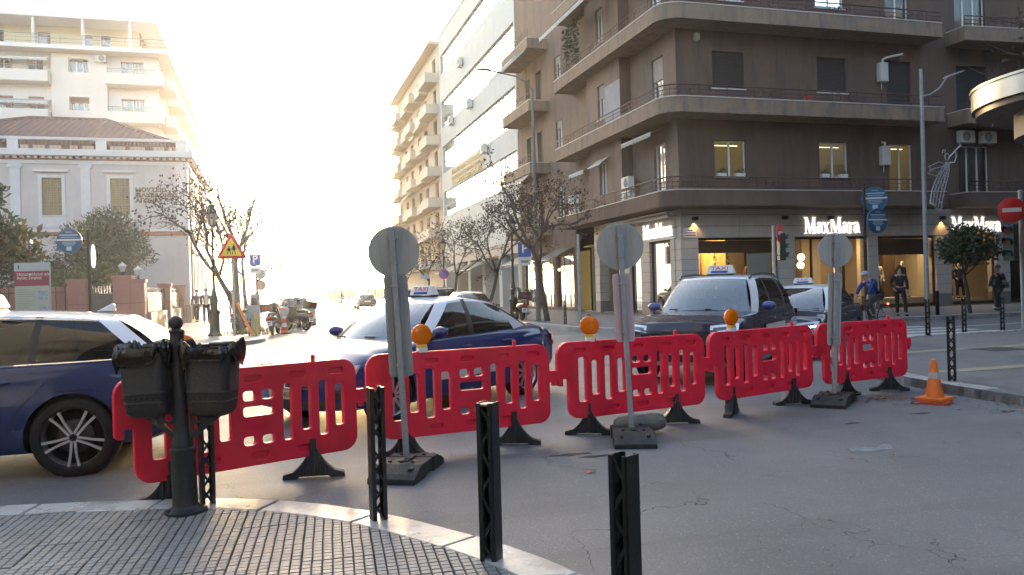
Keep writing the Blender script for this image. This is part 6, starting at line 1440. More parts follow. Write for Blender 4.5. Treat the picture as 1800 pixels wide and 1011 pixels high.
for k in range(5):
    for j in range(8): window(nb, FN, 4+j*5.8,5.6+j*5.8, 4.4+k*2.8,6.0+k*2.8, 2, None, .3, None, 'dark', False, dep=-.1); window(nb, FN2, 3+j*4.,4.5+j*4., 4.4+k*2.8,6.0+k*2.8, 2, None, .3, None, 'dark', False, dep=-.1)
m = MB(); m.cyl((.2,-1.2,.13),(.2,-1.2,4.25),.22,n=16); m.build('column', M_CREAM, can)

# ------------------------------------------------------------------ unseen blocks added so the cars reflect walls, not open sky
wn = MB(); wn.box(-.7,.7,-.06,.02,0,1.6); WNM = wn.mesh('window', mat('far_window_dark',(.03,.034,.038),.15))
def added_city_block(label, x0,x1,y0,y1,h,m_,faces):
    t = thing('added_city_block', label, 'building'); m = MB(); m.box(x0,x1,y0,y1,.05,h); m.build('wall', m_, t)
    for f in faces:
        n = int(((x1-x0) if f in 'SN' else (y1-y0))/3.2)
        for i in range(n):
            for k in range(int((h-4)/3.1)):
                z = 4.6+k*3.1
                if f == 'S': link('window', WNM, t, loc=(x0+1.6+i*3.2,y0,z))
                elif f == 'N': link('window', WNM, t, loc=(x0+1.6+i*3.2,y1,z), rz=math.pi)
                elif f == 'W': link('window', WNM, t, loc=(x0,y0+1.6+i*3.2,z), rz=-math.pi/2)
                else: link('window', WNM, t, loc=(x1,y0+1.6+i*3.2,z), rz=math.pi/2)
BK = [mat('block_tan',(.20,.155,.125),.85,var=.12), mat('block_grey',(.22,.21,.20),.85,var=.1), mat('block_cream',(.34,.30,.25),.85,var=.1)]
added_city_block('tan city block right of the shop building, outside the frame', 38.4,95,30,50,22,BK[0],'S'); added_city_block('grey city block on the near side far right, outside the frame', 32.2,95,-10,13.5,20,BK[1],'N'); added_city_block('cream block closing the cross street to the right, outside the frame', 105,120,-20,60,24,BK[2],'W')
added_city_block('grey block left of the museum, outside the frame', -75,-32,36,52,19,BK[1],'S'); added_city_block('cream block closing the cross street to the left, outside the frame', -100,-85,-20,60,22,BK[2],'E'); added_city_block('tan block on the near side far left, outside the frame', -75,-41,-20,2,18,BK[0],'N')
added_city_block('grey block at the upper end of the side street behind the viewer', -30,40,-80,-60,20,BK[1],'N')
# ------------------------------------------------------------------ trees and plants
M_BARK = mat('plane_bark', (.115,.095,.08), .9, var=.35, vscale=5, bump=.5, bscale=25); M_BARKD = mat('dark_bark', (.06,.048,.042), .9, var=.3, vscale=6, bump=.5, bscale=25)
M_DRY = mat('dry_leaf', (.050,.031,.026), .85, var=.4, vscale=3, translucent=.08); M_DRYG = mat('late_leaf', (.085,.075,.03), .75, var=.4, vscale=3, translucent=.35)
def branchset(base, height, seed, trunk_r, fork, spread, levels=4, lean=(0,0), up=.55, nb=3, ntrunk=None, droop=0.):
    """returns list of (points, radii) and the twig tips"""
    r = random.Random(seed); segs = []; tips = []
    def grow(p, d, L, rad, lv):
        n = 4; pts = [p]; rs = [rad]; 
        for i in range(n):
            d = (d+Vector((r.gauss(0,.14),r.gauss(0,.14),r.gauss(0,.10)+(.06 if lv < 2 else -droop)))).normalized(); p = p+d*(L/n); pts.append(p); rs.append(rad*(1-.42*(i+1)/n))
            if lv >= 2: tips.append((p,d,lv))
        segs.append((pts,rs,lv))
        if lv >= levels: return
        k = nb+(1 if r.random() < .4 else 0)
        for i in range(k):
            a = 2*math.pi*(i+r.random()*.7)/k; ax = d.orthogonal().normalized(); ax.rotate(Matrix.Rotation(a,3,d)); t = r.uniform(.45,1.) if lv else r.uniform(.8,1.)
            q = pts[min(n,max(1,int(round(t*n))))]; nd = (d*up+ax*spread*r.uniform(.6,1.1)+Vector((0,0,.18))).normalized(); grow(q, nd, L*r.uniform(.55,.78), rad*.55*r.uniform(.8,1.05), lv+1)
    d0 = Vector((lean[0],lean[1],1)).normalized()
    grow(Vector(base), d0, fork, trunk_r, 0)
    return segs, tips
def tree(name, label, loc, height, seed, trunk_r=.11, fork=2.2, spread=.8, levels=4, leaves=900, lsize=.06, lm=None, bark=None, lean=(0,0), group=None, nb=3, up=.55, clump=.25, droop=0., minz=None):
    t = thing(name, label, 'tree', loc, 0, group); segs, tips = branchset((0,0,0),height,seed,trunk_r,fork,spread,levels,lean,up,nb,droop=droop)
    mz = max(p.z for s in segs for p in s[0]); sc = height/mz
    S = lambda p: Vector((p.x*sc if p.z > .1 else p.x, p.y*sc if p.z > .1 else p.y, p.z*sc))
    m = MB()
    for pts,rs,lv in segs: m.tube([S(p) for p in pts], [max(.004,x) for x in rs], 8 if lv < 2 else (5 if lv < 3 else 4), caps=lv >= 3 or lv == 0)
    tr = m.build('trunk', bark or M_BARK, t, 60)
    m = MB(); r = random.Random(seed+1)
    cl = [tp for tp in tips if r.random() < .75] or tips
    for _ in range(leaves):
        p,d,lv = r.choice(cl); c = S(p)+Vector((r.gauss(0,clump),r.gauss(0,clump),r.gauss(0,clump)))*(.35 if lv < 3 else .6)
        a = Vector((r.gauss(0,1),r.gauss(0,1),r.gauss(-.5,1))).normalized(); b = a.orthogonal().normalized(); b.rotate(Matrix.Rotation(r.uniform(0,6.3),3,a)); s = lsize*r.uniform(.6,1.4)
        m.quad(c-a*s,c+b*s*.6+a*s*.1,c+a*s,c-b*s*.6+a*s*.1)
    m.build('crown', lm or M_DRY, t)
    return t
G1 = 'street trees on the right pavement'
tree('street_tree', 'nearest bare street tree with dry brown leaves beside the blue parking sign', (10.7,31.2,.15), 7.2, 11, .13, 2.6, .75, 4, 2000, .050, M_DRY, M_BARKD, (.02,.0), G1, clump=.22)
tree('street_tree', 'second bare street tree from the shop corner, in front of the white office', (10.6,40.5,.15), 6.3, 23, .11, 2.3, .8, 4, 1700, .055, M_DRY, M_BARKD, (0,0), G1, clump=.2)
tree('street_tree', 'third bare street tree from the shop corner', (10.6,48.5,.15), 5.8, 31, .10, 2.2, .8, 4, 1300, .055, M_DRY, M_BARKD, (0,0), G1)
tree('street_tree', 'bare street tree in front of the far end of the white office', (10.6,57.,.15), 5.6, 41, .10, 2.2, .8, 4, 800, .07, M_DRY, M_BARKD, (0,0), G1)
tree('street_tree', 'small bare tree beyond the white office on the right', (10.6,67.,.15), 5.4, 47, .10, 2.1, .8, 4, 600, .08, M_DRY, M_BARKD, (0,0), G1)
G2 = 'street trees on the museum side'
tree('street_tree', 'leaning bare tree beside the old lamp post, brown seed clumps on its limbs', (-1.0,31.9,.13), 6.3, 61, .13, 1.9, .62, 4, 1300, .055, M_DRY, M_BARKD, (-.17,.05), G2, nb=3, up=.5, clump=.3, droop=.05)
tree('street_tree', 'thick pollarded tree with upright shoots behind the triangular sign', (-1.35,36.2,.13), 7.4, 71, .19, 2.9, .45, 3, 260, .07, M_DRYG, M_BARKD, (.02,0), G2, nb=3, up=.9)
tree('street_tree', 'slender tree with sparse yellow-green leaves behind the blue parking sign', (-1.1,43.5,.13), 6.8, 83, .13, 2.4, .7, 4, 900, .07, M_DRYG, M_BARKD, (.08,0), G2)
tree('street_tree', 'farthest small tree on the museum side', (-1.1,54.,.13), 6.2, 89, .11, 2.2, .7, 4, 800, .08, M_DRYG, M_BARKD, (.04,0), G2)
# leafy crowns: leaves packed through an uneven volume of lumps
def leafy(name, label, loc, trunk_h, lumps, n, lsize, cols, bark=None, seed=1, trunk_r=.08, lean=(0,0), cat='tree', group=None, narrow=.55, stems=1):
    t = thing(name, label, cat, loc, 0, group); r = random.Random(seed); m = MB()
    for s in range(stems):
        off = Vector((r.gauss(0,.15),r.gauss(0,.15),0))*(stems > 1); top = Vector((lean[0],lean[1],trunk_h))+off*2
        m.tube([off,off*1.2+Vector((lean[0]*.3,lean[1]*.3,trunk_h*.5)),top], [trunk_r,trunk_r*.8,trunk_r*.6], 8)
        for (c,rad) in lumps: m.tube([top*.9,(top+Vector(c))/2+Vector((0,0,-.1)),Vector(c)], [trunk_r*.45,trunk_r*.3,.008], 5)
    m.build('trunk', bark or M_BARKD, t, 60)
    tot = sum(rd[0]*rd[1]*rd[2] if isinstance(rd,tuple) else rd**3 for _,rd in lumps)
    ms_ = [MB() for _ in cols]
    for c,rd in lumps:
        R3 = rd if isinstance(rd,tuple) else (rd,rd,rd); k = int(n*R3[0]*R3[1]*R3[2]/tot)+20
        for _ in range(k):
            d = Vector((r.gauss(0,1),r.gauss(0,1),r.gauss(0,1))).normalized()*(r.random()**.45)*(1+.12*math.sin(9*r.random()))
            p = Vector(c)+Vector((d.x*R3[0],d.y*R3[1],d.z*R3[2])); a = (d+Vector((r.gauss(0,.7),r.gauss(0,.7),r.gauss(.2,.7)))).normalized(); b = a.orthogonal().normalized(); b.rotate(Matrix.Rotation(r.uniform(0,6.3),3,a)); s = lsize*r.uniform(.6,1.35)
            mb = ms_[min(len(cols)-1,int(r.random()**1.2*len(cols)))]; mb.quad(p-a*s,p+b*s*narrow,p+a*s,p-b*s*narrow)
    for mb,cn in zip(ms_,cols): mb.build('crown', cn, t)
    return t
L_DK = mat('leaf_dark', (.030,.048,.022), .5, var=.35, vscale=2, translucent=.15); L_MD = mat('leaf_mid', (.055,.080,.030), .5, var=.35, vscale=2, translucent=.2); L_OL = mat('leaf_olive', (.085,.12,.07), .65, var=.25, vscale=2, translucent=.2); L_OLD = mat('leaf_olive_dark', (.03,.05,.028), .65, var=.25, vscale=2); L_BR = mat('leaf_bronze', (.12,.085,.035), .5, var=.3, vscale=2, translucent=.2); L_LT = mat('leaf_light', (.10,.13,.035), .5, var=.3, vscale=2, translucent=.3)
ORT = leafy('orange_tree', 'small round orange tree on the shop pavement', (24.3,23.6,.15), 1.5, [((-.35,0,2.35),(.85,.8,.62)),((.4,.1,2.45),(.8,.8,.68)),((0,-.1,2.75),(.75,.75,.45)),((-.85,0,2.15),(.4,.4,.35)),((.95,0,2.2),(.4,.4,.4)),((-.2,.2,3.0),(.4,.4,.3))], 5200, .065, [L_DK,L_DK,L_MD], None, 5, .075, (-.25,0))
r = random.Random(4)
for i in range(9):
    m = MB(); a = r.uniform(0,6.28); m.sphere((-.25+.95*math.cos(a),-.1-.75*abs(math.sin(a)),2.55+r.gauss(0,.25)), .045, 10, 7); m.build('fruit', mat('orange_peel',(.75,.22,.015),.5,var=.1), ORT)
leafy('olive_tree', 'grey-green olive tree in the museum garden', (-7.4,41.5,.13), 2.2, [((0,0,4.1),(1.5,1.2,1.3)),((.9,0,3.9),(1.1,1,1.1)),((-1.0,0,3.9),(1.1,1,1.0)),((.3,0,5.1),(.9,.8,.6)),((1.7,0,3.4),(.6,.6,.6)),((-.2,0,3.0),(1.6,1.1,.7))], 13000, .095, [L_OL,L_OLD,L_OL], M_BARK, 8, .13, (.3,0), narrow=.28)
leafy('garden_shrub', 'dark green bushy shrub left of the olive tree', (-9.6,38.6,.13), .8, [((0,0,2.2),(1.3,1,1.1)),((.8,0,2.0),(1,.9,1.2)),((-.6,0,3.0),(.9,.8,.6)),((1.5,0,1.8),(.8,.7,.9))], 4200, .085, [L_DK,L_MD,L_DK], None, 9, .06, cat='shrub')
leafy('garden_shrub', 'light green climbing shrub over the garden gate', (-7.3,36.0,.13), .8, [((0,0,2.1),(1.1,.5,.6)),((.9,0,2.3),(.5,.4,.6)),((-.8,0,2.0),(.6,.4,.5))], 1800, .08, [L_MD,L_LT], None, 10, .04, cat='shrub')
leafy('cypress_tree', 'small grey-green cypress behind the gate lanterns', (-5.9,38.6,.13), .6, [((0,0,1.6),(.5,.5,1.2)),((0,0,2.8),(.33,.33,.9)),((0,0,3.5),(.18,.18,.5))], 2600, .06, [L_OLD,L_DK], None, 12, .06, narrow=.3)
leafy('magnolia_tree', 'glossy-leaved magnolia at the left edge', (-8.3,28.6,.13), 2.6, [((0,0,3.6),(.9,.9,.7)),((.8,0,3.3),(.75,.7,.55)),((-.6,0,4.2),(.8,.8,.6)),((.2,0,4.75),(.4,.4,.5)),((1.1,0,2.8),(.5,.5,.35)),((-.3,.2,2.9),(.9,.8,.5))], 1900, .15, [L_MD,L_DK,L_BR], None, 13, .07, (0,0), narrow=.42, stems=2)
leafy('garden_shrub', 'dark shrub behind the grey information panel', (-10.4,32.2,.13), .8, [((0,0,1.9),(1.4,.9,1.2)),((1.1,0,2.4),(.9,.7,.7))], 2600, .07, [L_DK,L_OLD], None, 14, .05, cat='shrub')
tree('overhanging_tree', 'bare twiggy tree reaching in at the top right corner', (16.9,11.0,.13), 8.4, 97, .15, 4.2, .85, 4, 500, .05, M_DRY, M_BARKD, (-.12,.0))
w = MB(); r = random.Random(2)
for _ in range(220):
    x = -.55+r.gauss(0,.25) if r.random() < .6 else -1.1+r.gauss(0,.2); y = r.uniform(29.0,33.5) if x > -.8 else 31.2+r.gauss(0,.3); a = r.uniform(0,6.28); h = r.uniform(.06,.22); p = Vector((x,y,.14)); q = Vector((math.cos(a)*h*.4,math.sin(a)*h*.4,h)); s = Vector((-math.sin(a),math.cos(a),0))*.02; w.quad(p-s,p+s,p+q+s*.4,p+q-s*.4)
tag(w.build('weeds', L_LT), 'green weeds at the foot of the trees on the museum pavement', 'weeds', kind='stuff')

# ------------------------------------------------------------------ lamps, signs, signals
M_OLDP = mat('weathered_pole', (.15,.14,.13), .6, .2, var=.2)
M_LAMPG = mat('lamp_green', (.018,.026,.024), .45, .2, var=.2, vscale=6)
def old_lamp(loc, label):
    t = thing('old_street_lamp', label, 'street lamp', loc, 0, 'old style street lamps'); m = MB()
    m.lathe([(.24,0),(.24,.06),(.20,.09),(.17,.2),(.165,.75),(.20,.80),(.20,.86),(.13,.95),(.105,1.05),(.14,1.2),(.14,1.34),(.09,1.48),(.085,1.55),(.06,1.7),(.052,2.55),(.085,2.6),(.085,2.68),(.05,2.72),(.042,3.7),(.07,3.74),(.05,3.8),(.03,3.88)],16); m.build('column', M_LAMPG, t, 40)
    m = MB(); m.lathe([(.10,3.90),(.17,4.30)],6,caps=True); m.build('lantern_glass', mat('lantern_pane',(.45,.45,.40),.25,translucent=.5), t)
    m = MB()
    for k in range(6): a = R(60*k); m.bar((.105*math.cos(a),.105*math.sin(a),3.88),(.178*math.cos(a),.178*math.sin(a),4.31),.016)
    m.lathe([(.115,3.87),(.115,3.895)],6); m.build('lantern_frame', M_LAMPG, t)
    m = MB(); m.lathe([(.205,4.305),(.20,4.34),(.15,4.48),(.10,4.53),(.095,4.58),(.05,4.62),(.03,4.68),(.045,4.72),(.01,4.76)],12); m.build('lantern_cap', M_LAMPG, t, 40)
    return t
old_lamp((-1.93,30.45,.13),'nearest old style green lamp post on the museum pavement'); old_lamp((-1.9,50.0,.13),'second old style lamp post farther down the museum pavement')
old_lamp((10.6,35.6,.15),'old style lamp post among the bare trees on the right'); old_lamp((10.6,51.,.15),'farther old style lamp post on the right pavement')
def tall_lamp(loc, h, arm, label, angle):
    t = thing('tall_street_lamp', label, 'street lamp', loc, angle); m = MB(); m.lathe([(.16,0),(.16,.03),(.10,.04),(.095,.5),(.09,.52),(.085,h*.5),(.065,h)],14); m.build('pole', M_GALV, t, 40)
    m = MB(); m.tube([(0,0,h-1.05),(.4,0,h-.98),(.9,0,h-.68),(1.25,0,h-.25)], .03, 8); m.build('arm', M_GALV, t, 50); m = MB(); m.prism([(1.15,h-.32),(1.2,h-.22),(arm,h+.02),(arm+.05,h-.02)], -.13,.13,'y'); m.build('lamp_head', M_GALV, t, bevel=.02); return t
tall_lamp((24.3,25.6,.15), 9.4, 1.95, 'tall grey street lamp on the shop pavement carrying the angel', R(0))
t = thing('tall_street_lamp', 'tall grey street lamp with a long arm behind the nearest bare tree', 'street lamp', (10.45,31.6,.15), R(0)); m = MB(); m.lathe([(.15,0),(.10,.04),(.085,4.5),(.055,9.5)],12); m.build('pole', M_OLDP, t, 40); m = MB(); m.tube([(0,0,9.45),(-.2,0,9.75),(-.7,-.1,9.95),(-1.9,-.2,10.12)],.035,8); m.build('arm', M_OLDP, t, 50); m = MB(); m.box(-2.35,-1.85,-.29,-.13,10.1,10.17); m.build('lamp_head', M_OLDP, t, bevel=.03)
t = thing('grey_pole', 'plain grey pole on the kerb beside the beige column', 'pole', (10.8,27.8,.15)); m = MB(); m.lathe([(.055,0),(.055,3.25),(.045,3.28)],12); m.build('shaft', M_GALV, t); m = MB(); m.lathe([(.09,0),(.09,.03)],12); m.build('foot_plate', M_GALV, t)
# wire angel decoration
an = thing('angel_decoration', 'silvery wire angel with trumpet hung on the tall street lamp', 'decoration', (24.3,25.45,.0)); M_WIRE = mat('tinsel_wire', (.55,.56,.58), .35, .6)
def wires(name, lines, rad=.022): 
    m = MB()
    for l_ in lines: m.tube([(x,0,z) for x,z in l_], rad, 5)
    m.build(name, M_WIRE, an)
rb = [(.12,4.35),(.25,4.9),(.5,5.4),(.78,5.75),(.95,5.95)]; lb = [(.62,4.05),(.78,4.7),(.95,5.2),(1.08,5.6),(1.10,5.9)]
wires('robe', [rb,lb,[(.12,4.35),(.3,4.3),(.45,4.1),(.62,4.05)]]+[[(lerp(rb[i][0],lb[i][0],k/4),lerp(rb[i][1],lb[i][1],k/4)) for i in range(5)] for k in (1,2,3)], .016)
m = MB(); r = random.Random(6)
for _ in range(260):
    i = r.uniform(0,3.99); k = r.random(); a = int(i); f = i-a; x = lerp(lerp(rb[a][0],rb[a+1][0],f),lerp(lb[a][0],lb[a+1][0],f),k); z = lerp(lerp(rb[a][1],rb[a+1][1],f),lerp(lb[a][1],lb[a+1][1],f),k); m.tube([(x,r.gauss(0,.02),z),(x+r.gauss(0,.05),r.gauss(0,.03),z+r.gauss(0,.05))],.006,4,caps=False)
tag(m.build('tinsel', M_WIRE, an), kind='stuff')
wires('wing', [[(.95,5.85),(.6,5.95),(.1,5.75),(.3,5.6),(.05,5.5),(.4,5.4),(.7,5.5),(.95,5.75)],[(.9,5.8),(.4,5.7),(.15,5.62)]]); wires('head', [[(1.0+.11*math.cos(R(a)),6.15+.13*math.sin(R(a))) for a in range(0,370,30)],[(.78,6.3),(.82,6.42),(.92,6.42),(.9,6.32)]],.018)
wires('trumpet', [[(1.05,6.1),(1.4,6.4),(1.66,6.62)],[(1.60,6.68),(1.72,6.56)],[(1.08,5.9),(1.35,5.95),(1.45,6.2),(1.40,6.38)]],.022)

def signpole(t, h, r=.03, m_=None, base=0): m = MB(); m.lathe([(r,base),(r,h),(r*.7,h+.01)],12); m.build('pole', m_ or M_GALV, t)
def disc_sign(t, c, r, yaw, face, back=None, name='disc', th=.012):
    M = Matrix.Translation(c) @ Matrix.Rotation(yaw,4,'Z') @ Matrix.Rotation(R(90),4,'X'); m = MB(); m.lathe([(r*.98,-th),(r,-th*.6),(r,th*.6),(r*.98,th)],32,M); d = m.build(name, face, t, 40); return d, Matrix.Translation(c) @ Matrix.Rotation(yaw,4,'Z')
S_RED = mat('sign_red', (.55,.018,.02), .4); S_WHITE = mat('sign_white', (.62,.62,.60), .4); S_BLUE = mat('sign_blue', (.02,.09,.38), .4); S_YEL = mat('sign_yellow', (.72,.48,.03), .4); S_INFO = mat('info_blue', (.018,.085,.17), .35, var=.05); S_BACK = mat('sign_back_grey', (.32,.32,.33), .5, .3)
def no_entry(t, c, r, yaw):
    d,M = disc_sign(t, c, r, yaw, S_RED); m = MB(); m.box(-r*.68,r*.68,-.017,-.0125,-r*.16,r*.16,M); m.build('bar', S_WHITE, d)
def signal_head(t, c, yaw, n=3):
    M = Matrix.Translation(c) @ Matrix.Rotation(yaw,4,'Z'); m = MB(); m.box(-.15,.15,-.1,.1,0,.30*n,M); h = m.build('signal_head', mat('signal_case',(.018,.03,.028),.5), t, bevel=.02)
    for k in range(n):
        z = .15+.30*k; m = MB(); m.lathe([(.105,-.0),(.105,.012)],18,M @ Matrix.Translation((0,-.101,z)) @ Matrix.Rotation(R(90),4,'X')); m.build('lens', mat('signal_lens_%d'%k,((.03,.08,.05),(.10,.07,.02),(.10,.02,.02))[k],.2), h)
        m = MB(); m.grid(lambda u,v: M @ Vector((.115*math.cos(R(lerp(-20,200,u))), -.1-.2*v*(.4+.6*math.sin(R(lerp(-20,200,u)))**2), z+.115*math.sin(R(lerp(-20,200,u))))), 14, 2); m.build('visor', mat('signal_case',(.018,.03,.028),.5), h, 40)
t = thing('traffic_signal', 'traffic lights with a turned no-entry disc above the off-roader taxi', 'traffic light', (16.0,23.35,.15), 0); signpole(t, 3.2, .055); no_entry(t, (.16,-.12,2.95), .33, R(38)); signal_head(t, (.28,0,2.05), R(75)); m = MB(); m.box(.03,.16,-.02,.02,2.2,2.24); m.box(.03,.16,-.02,.02,2.7,2.74); m.build('bracket', M_GALV, t)
t = thing('traffic_signal', 'traffic lights with a big no-entry disc at the right edge', 'traffic light', (18.05,15.9,.125), 0); signpole(t, 3.5, .055); no_entry(t, (-.40,-.10,3.0), .31, R(-34)); signal_head(t, (-.30,.05,1.75), R(-80)); m = MB(); m.bar((0,-.05,3.0),(-.40,-.08,3.0),.04); m.bar((0,0,2.0),(-.2,.05,2.0),.04); m.build('bracket', M_GALV, t)
def info_disc(t, c, r, yaw, lines=True, lab=None):
    d,M = disc_sign(t, c, r, yaw, S_INFO, th=.03, name='sign_disc'); m = MB(); m.box(-r*.93,r*.93,-.036,-.031,r*.02,r*.14,M); m.build('white_band', S_WHITE, d)
    for i,(w,z) in enumerate(((.25,.68),(.72,.42),(.62,.26),(.5,-.12),(.55,-.24),(.4,-.36))): m = MB(); m.box(-r*w,r*w,-.035,-.031,r*z,r*(z+(.10 if i == 1 else .05)),M); m.build('lettering', mat('sign_pale_blue',(.30,.42,.50),.5), d)
    m = MB(); m.prism(rrect(-r*.2,r*.2,-r*.78,-r*.45,r*.04,2),-.036,-.0315,'y',M); m.build('pictogram', mat('sign_pale_grey',(.42,.48,.52),.5), d)
    return d
t = thing('round_info_sign', 'two blue round information signs on a dark pole beside the shop entrance', 'sign', (19.28,22.95,.15)); signpole(t, 4.55, .05, M_BLK); info_disc(t,(.42,-.02,4.05),.42,R(-30)); info_disc(t,(.32,-.22,3.30),.42,R(2))
t = thing('round_info_sign', 'blue round information sign on a dark pole in front of the museum', 'sign', (-5.35,27.7,.13)); signpole(t, 3.55, .045, M_BLK); info_disc(t,(-.52,-.02,3.22),.38,R(-12)); info_disc(t,(.10,.0,2.75),.36,R(91)); m = MB(); m.bar((0,0,3.22),(-.2,-.02,3.22),.04); m.build('bracket', M_BLK, t)
# information panel
t = thing('information_panel', 'grey-green tourist information panel with maroon heading and 1891', 'information panel', (-6.75,27.1,.13), R(-17)); m = MB(); m.box(-.52,.52,-.04,.04,.1,2.55); b = m.build('board', mat('panel_sage',(.33,.36,.29),.5,var=.05), t, bevel=.01)
def flat(name, x0,x1,z0,z1,m_): q = MB(); q.box(x0,x1,-.045,-.041,z0,z1); return q.build(name, m_, b)
flat('header',-.52,.52,2.32,2.54,mat('panel_grey',(.36,.39,.40),.5)); flat('title_band',-.52,.52,1.86,2.30,mat('panel_maroon',(.22,.02,.05),.5)); flat('picture',.18,.48,1.45,1.72,mat('panel_picture',(.22,.28,.33),.6,var=.5,vscale=9)); flat('picture',.18,.48,.98,1.25,mat('panel_picture',(.22,.28,.33),.6,var=.5,vscale=9))
for i in range(15): flat('text_line',-.45,.08 if i%4 else -.1,1.74-i*.065,1.755-i*.065,mat('panel_text',(.22,.24,.19),.6))
text('panel_title','Μητροπόλεως και\nΑγίας Σοφίας',.115,S_WHITE,b,MX((-.44,-.048,2.17),(1,0,0),(0,0,1),(0,-1,0)),.001); text('panel_year','1891',.20,M_TXT,b,MX((.16,-.048,.66),(1,0,0),(0,0,1),(0,-1,0)),.001); text('info_mark','i',.15,M_TXT,b,MX((-.40,-.048,2.38),(1,0,0),(0,0,1),(0,-1,0)),.001,bold=.01)
for x in (-.45,.45): m = MB(); m.box(x-.03,x+.03,-.03,.03,0,.099); m.build('leg', M_FRG, t)
# triangular school sign
t = thing('warning_sign', 'red and yellow triangular school children sign on a grey pole', 'road sign', (-1.26,29.86,.13), R(-16)); signpole(t, 3.5, .04)
def tri(r,z,y0,y1,m_,name,par,rr=.06):
    pts = []
    for a in (90,210,330):
        c = Vector((math.cos(R(a))*(r-rr*1.4),math.sin(R(a))*(r-rr*1.4)))
        for k in range(-60,61,30): pts.append((c.x+rr*math.cos(R(a+k)),z+c.y+rr*math.sin(R(a+k))))
    q = MB(); q.prism(pts,y0,y1,'y'); return q.build(name,m_,par)
s_ = tri(.60,3.0,-.075,-.055,S_RED,'sign_face',t); tri(.41,3.0,-.080,-.0755,S_YEL,'yellow_field',s_,.03)
m = MB()
for x,h in ((-.08,.24),(.09,.30)):
    m.sphere((x,-.083,2.86+h),.028,8,6,(1,.1,1)); m.prism([(x-.04,2.86+h-.03),(x+.04,2.86+h-.03),(x+.055,2.86+h*.4),(x-.055,2.86+h*.4)],-.085,-.081,'y')
    for e in (-1,1): m.bar((x+e*.02,-.083,2.86+h*.4),(x+e*.06,-.083,2.84),.022,.004,up=(0,1,0)); m.bar((x+e*.03,-.083,2.86+h*.8),(x+e*.09,-.083,2.86+h*.5),.016,.004,up=(0,1,0))
m.build('children_pictogram', M_TXT, s_)
def p_sign(loc, h, label, w=.55):
    t = thing('parking_sign', label, 'road sign', loc, R(-16)); signpole(t, h+.3, .03); m = MB(); m.prism(rrect(-w/2,w/2,h-.35,h+.25,.03,3),-.05,-.035,'y'); b = m.build('plate', S_BLUE, t); text('letter','P',.50,S_WHITE,b,MX((0,-.053,h-.16),(1,0,0),(0,0,1),(0,-1,0)),.002,'CENTER',1.,.012); m = MB(); m.prism(rrect(-w/2,w/2,h-.72,h-.38,.02,3),-.05,-.035,'y'); m.build('sub_plate', S_WHITE, t); m = MB(); m.box(-w*.3,w*.3,-.054,-.051,h-.60,h-.5); m.build('sub_text', M_FRG, t)
p_sign((-.72,43.0,.13), 3.2, 'blue parking sign on the museum pavement'); p_sign((10.5,33.4,.15), 3.05, 'blue parking sign in front of the bare trees on the right')
t = thing('no_parking_sign', 'round blue no-parking sign down the right pavement', 'road sign', (10.35,49.8,.15), R(-16)); signpole(t, 2.6, .03); d,M = disc_sign(t,(0,-.05,2.35),.32,0,S_RED); M2 = M; m = MB(); m.lathe([(.255,-.001),(.255,.001)],28,M @ Matrix.Translation((0,-.014,0)) @ Matrix.Rotation(R(90),4,'X')); m.build('blue_field', S_BLUE, d); m = MB(); m.bar((-.18,-.07,2.53),(.18,-.07,2.17),.06,.004,up=(0,1,0)); m.build('red_slash', S_RED, d)
t = thing('notice_boards', 'stack of small notice plates on a post by the far cream block', 'sign', (10.4,56.5,.15), R(-16)); signpole(t, 3.4, .03)
for z,c in ((3.1,(.5,.53,.55)),(2.72,(.3,.26,.08)),(2.35,(.30,.40,.48))): m = MB(); m.box(-.3,.3,-.05,-.035,z-.16,z+.16); m.build('plate', mat('notice_%d'%int(z*10),c,.5), t)
t = thing('no_stopping_backs', 'pair of round sign backs beyond the parking sign on the left', 'road sign', (-.55,49.,.13), R(160)); signpole(t, 2.9, .03); disc_sign(t,(0,-.05,2.6),.3,0,S_BACK); disc_sign(t,(0,-.05,1.95),.3,0,mat('reddish_back',(.36,.20,.18),.5))
# parking machine, yellow post and the loose orange strip on the left kerb
t = thing('parking_machine', 'grey parking machine on the museum kerb behind the scooter', 'parking machine', (-.62,34.4,.13), R(-10)); m = MB(); m.box(-.17,.17,-.14,.14,0,1.45); b = m.build('case', mat('machine_grey',(.30,.31,.33),.5,var=.08), t, bevel=.02); m = MB(); m.box(-.12,.12,-.15,-.141,1.0,1.3); m.build('screen', M_DARKROOM, b); m = MB(); m.box(-.19,.19,-.16,.16,1.455,1.5); m.build('lid', M_FRG, t)
m = MB(); m.lathe([(.07,0),(.07,.72),(.055,.76)],12); tag(m.build('yellow_post', mat('faded_yellow',(.42,.31,.06),.6,var=.15), loc=(-.52,29.6,.13)),'short faded yellow post on the kerb corner','post')
m = MB(); m.bar((-.12,0,0),(-.62,.15,1.15),.10,.02,up=(0,1,0)); tag(m.build('orange_strip', mat('orange_strip',(.75,.20,.02),.5), loc=(-.52,29.6,.13)),'orange plastic strip leaning on the yellow post','strip')
cone('striped_cone', (.46,33.0,0), .75, 'red and white striped cone between the motorcycles', [(.12,.26,mat('cone_red_band',(.6,.03,.03),.5)),(.26,.42,mat('cone_white_band',(.6,.58,.55),.5)),(.42,.56,mat('cone_red_band',(.6,.03,.03),.5)),(.60,.68,mat('cone_white_band',(.6,.58,.55),.5))], M_RUB, 1.25)
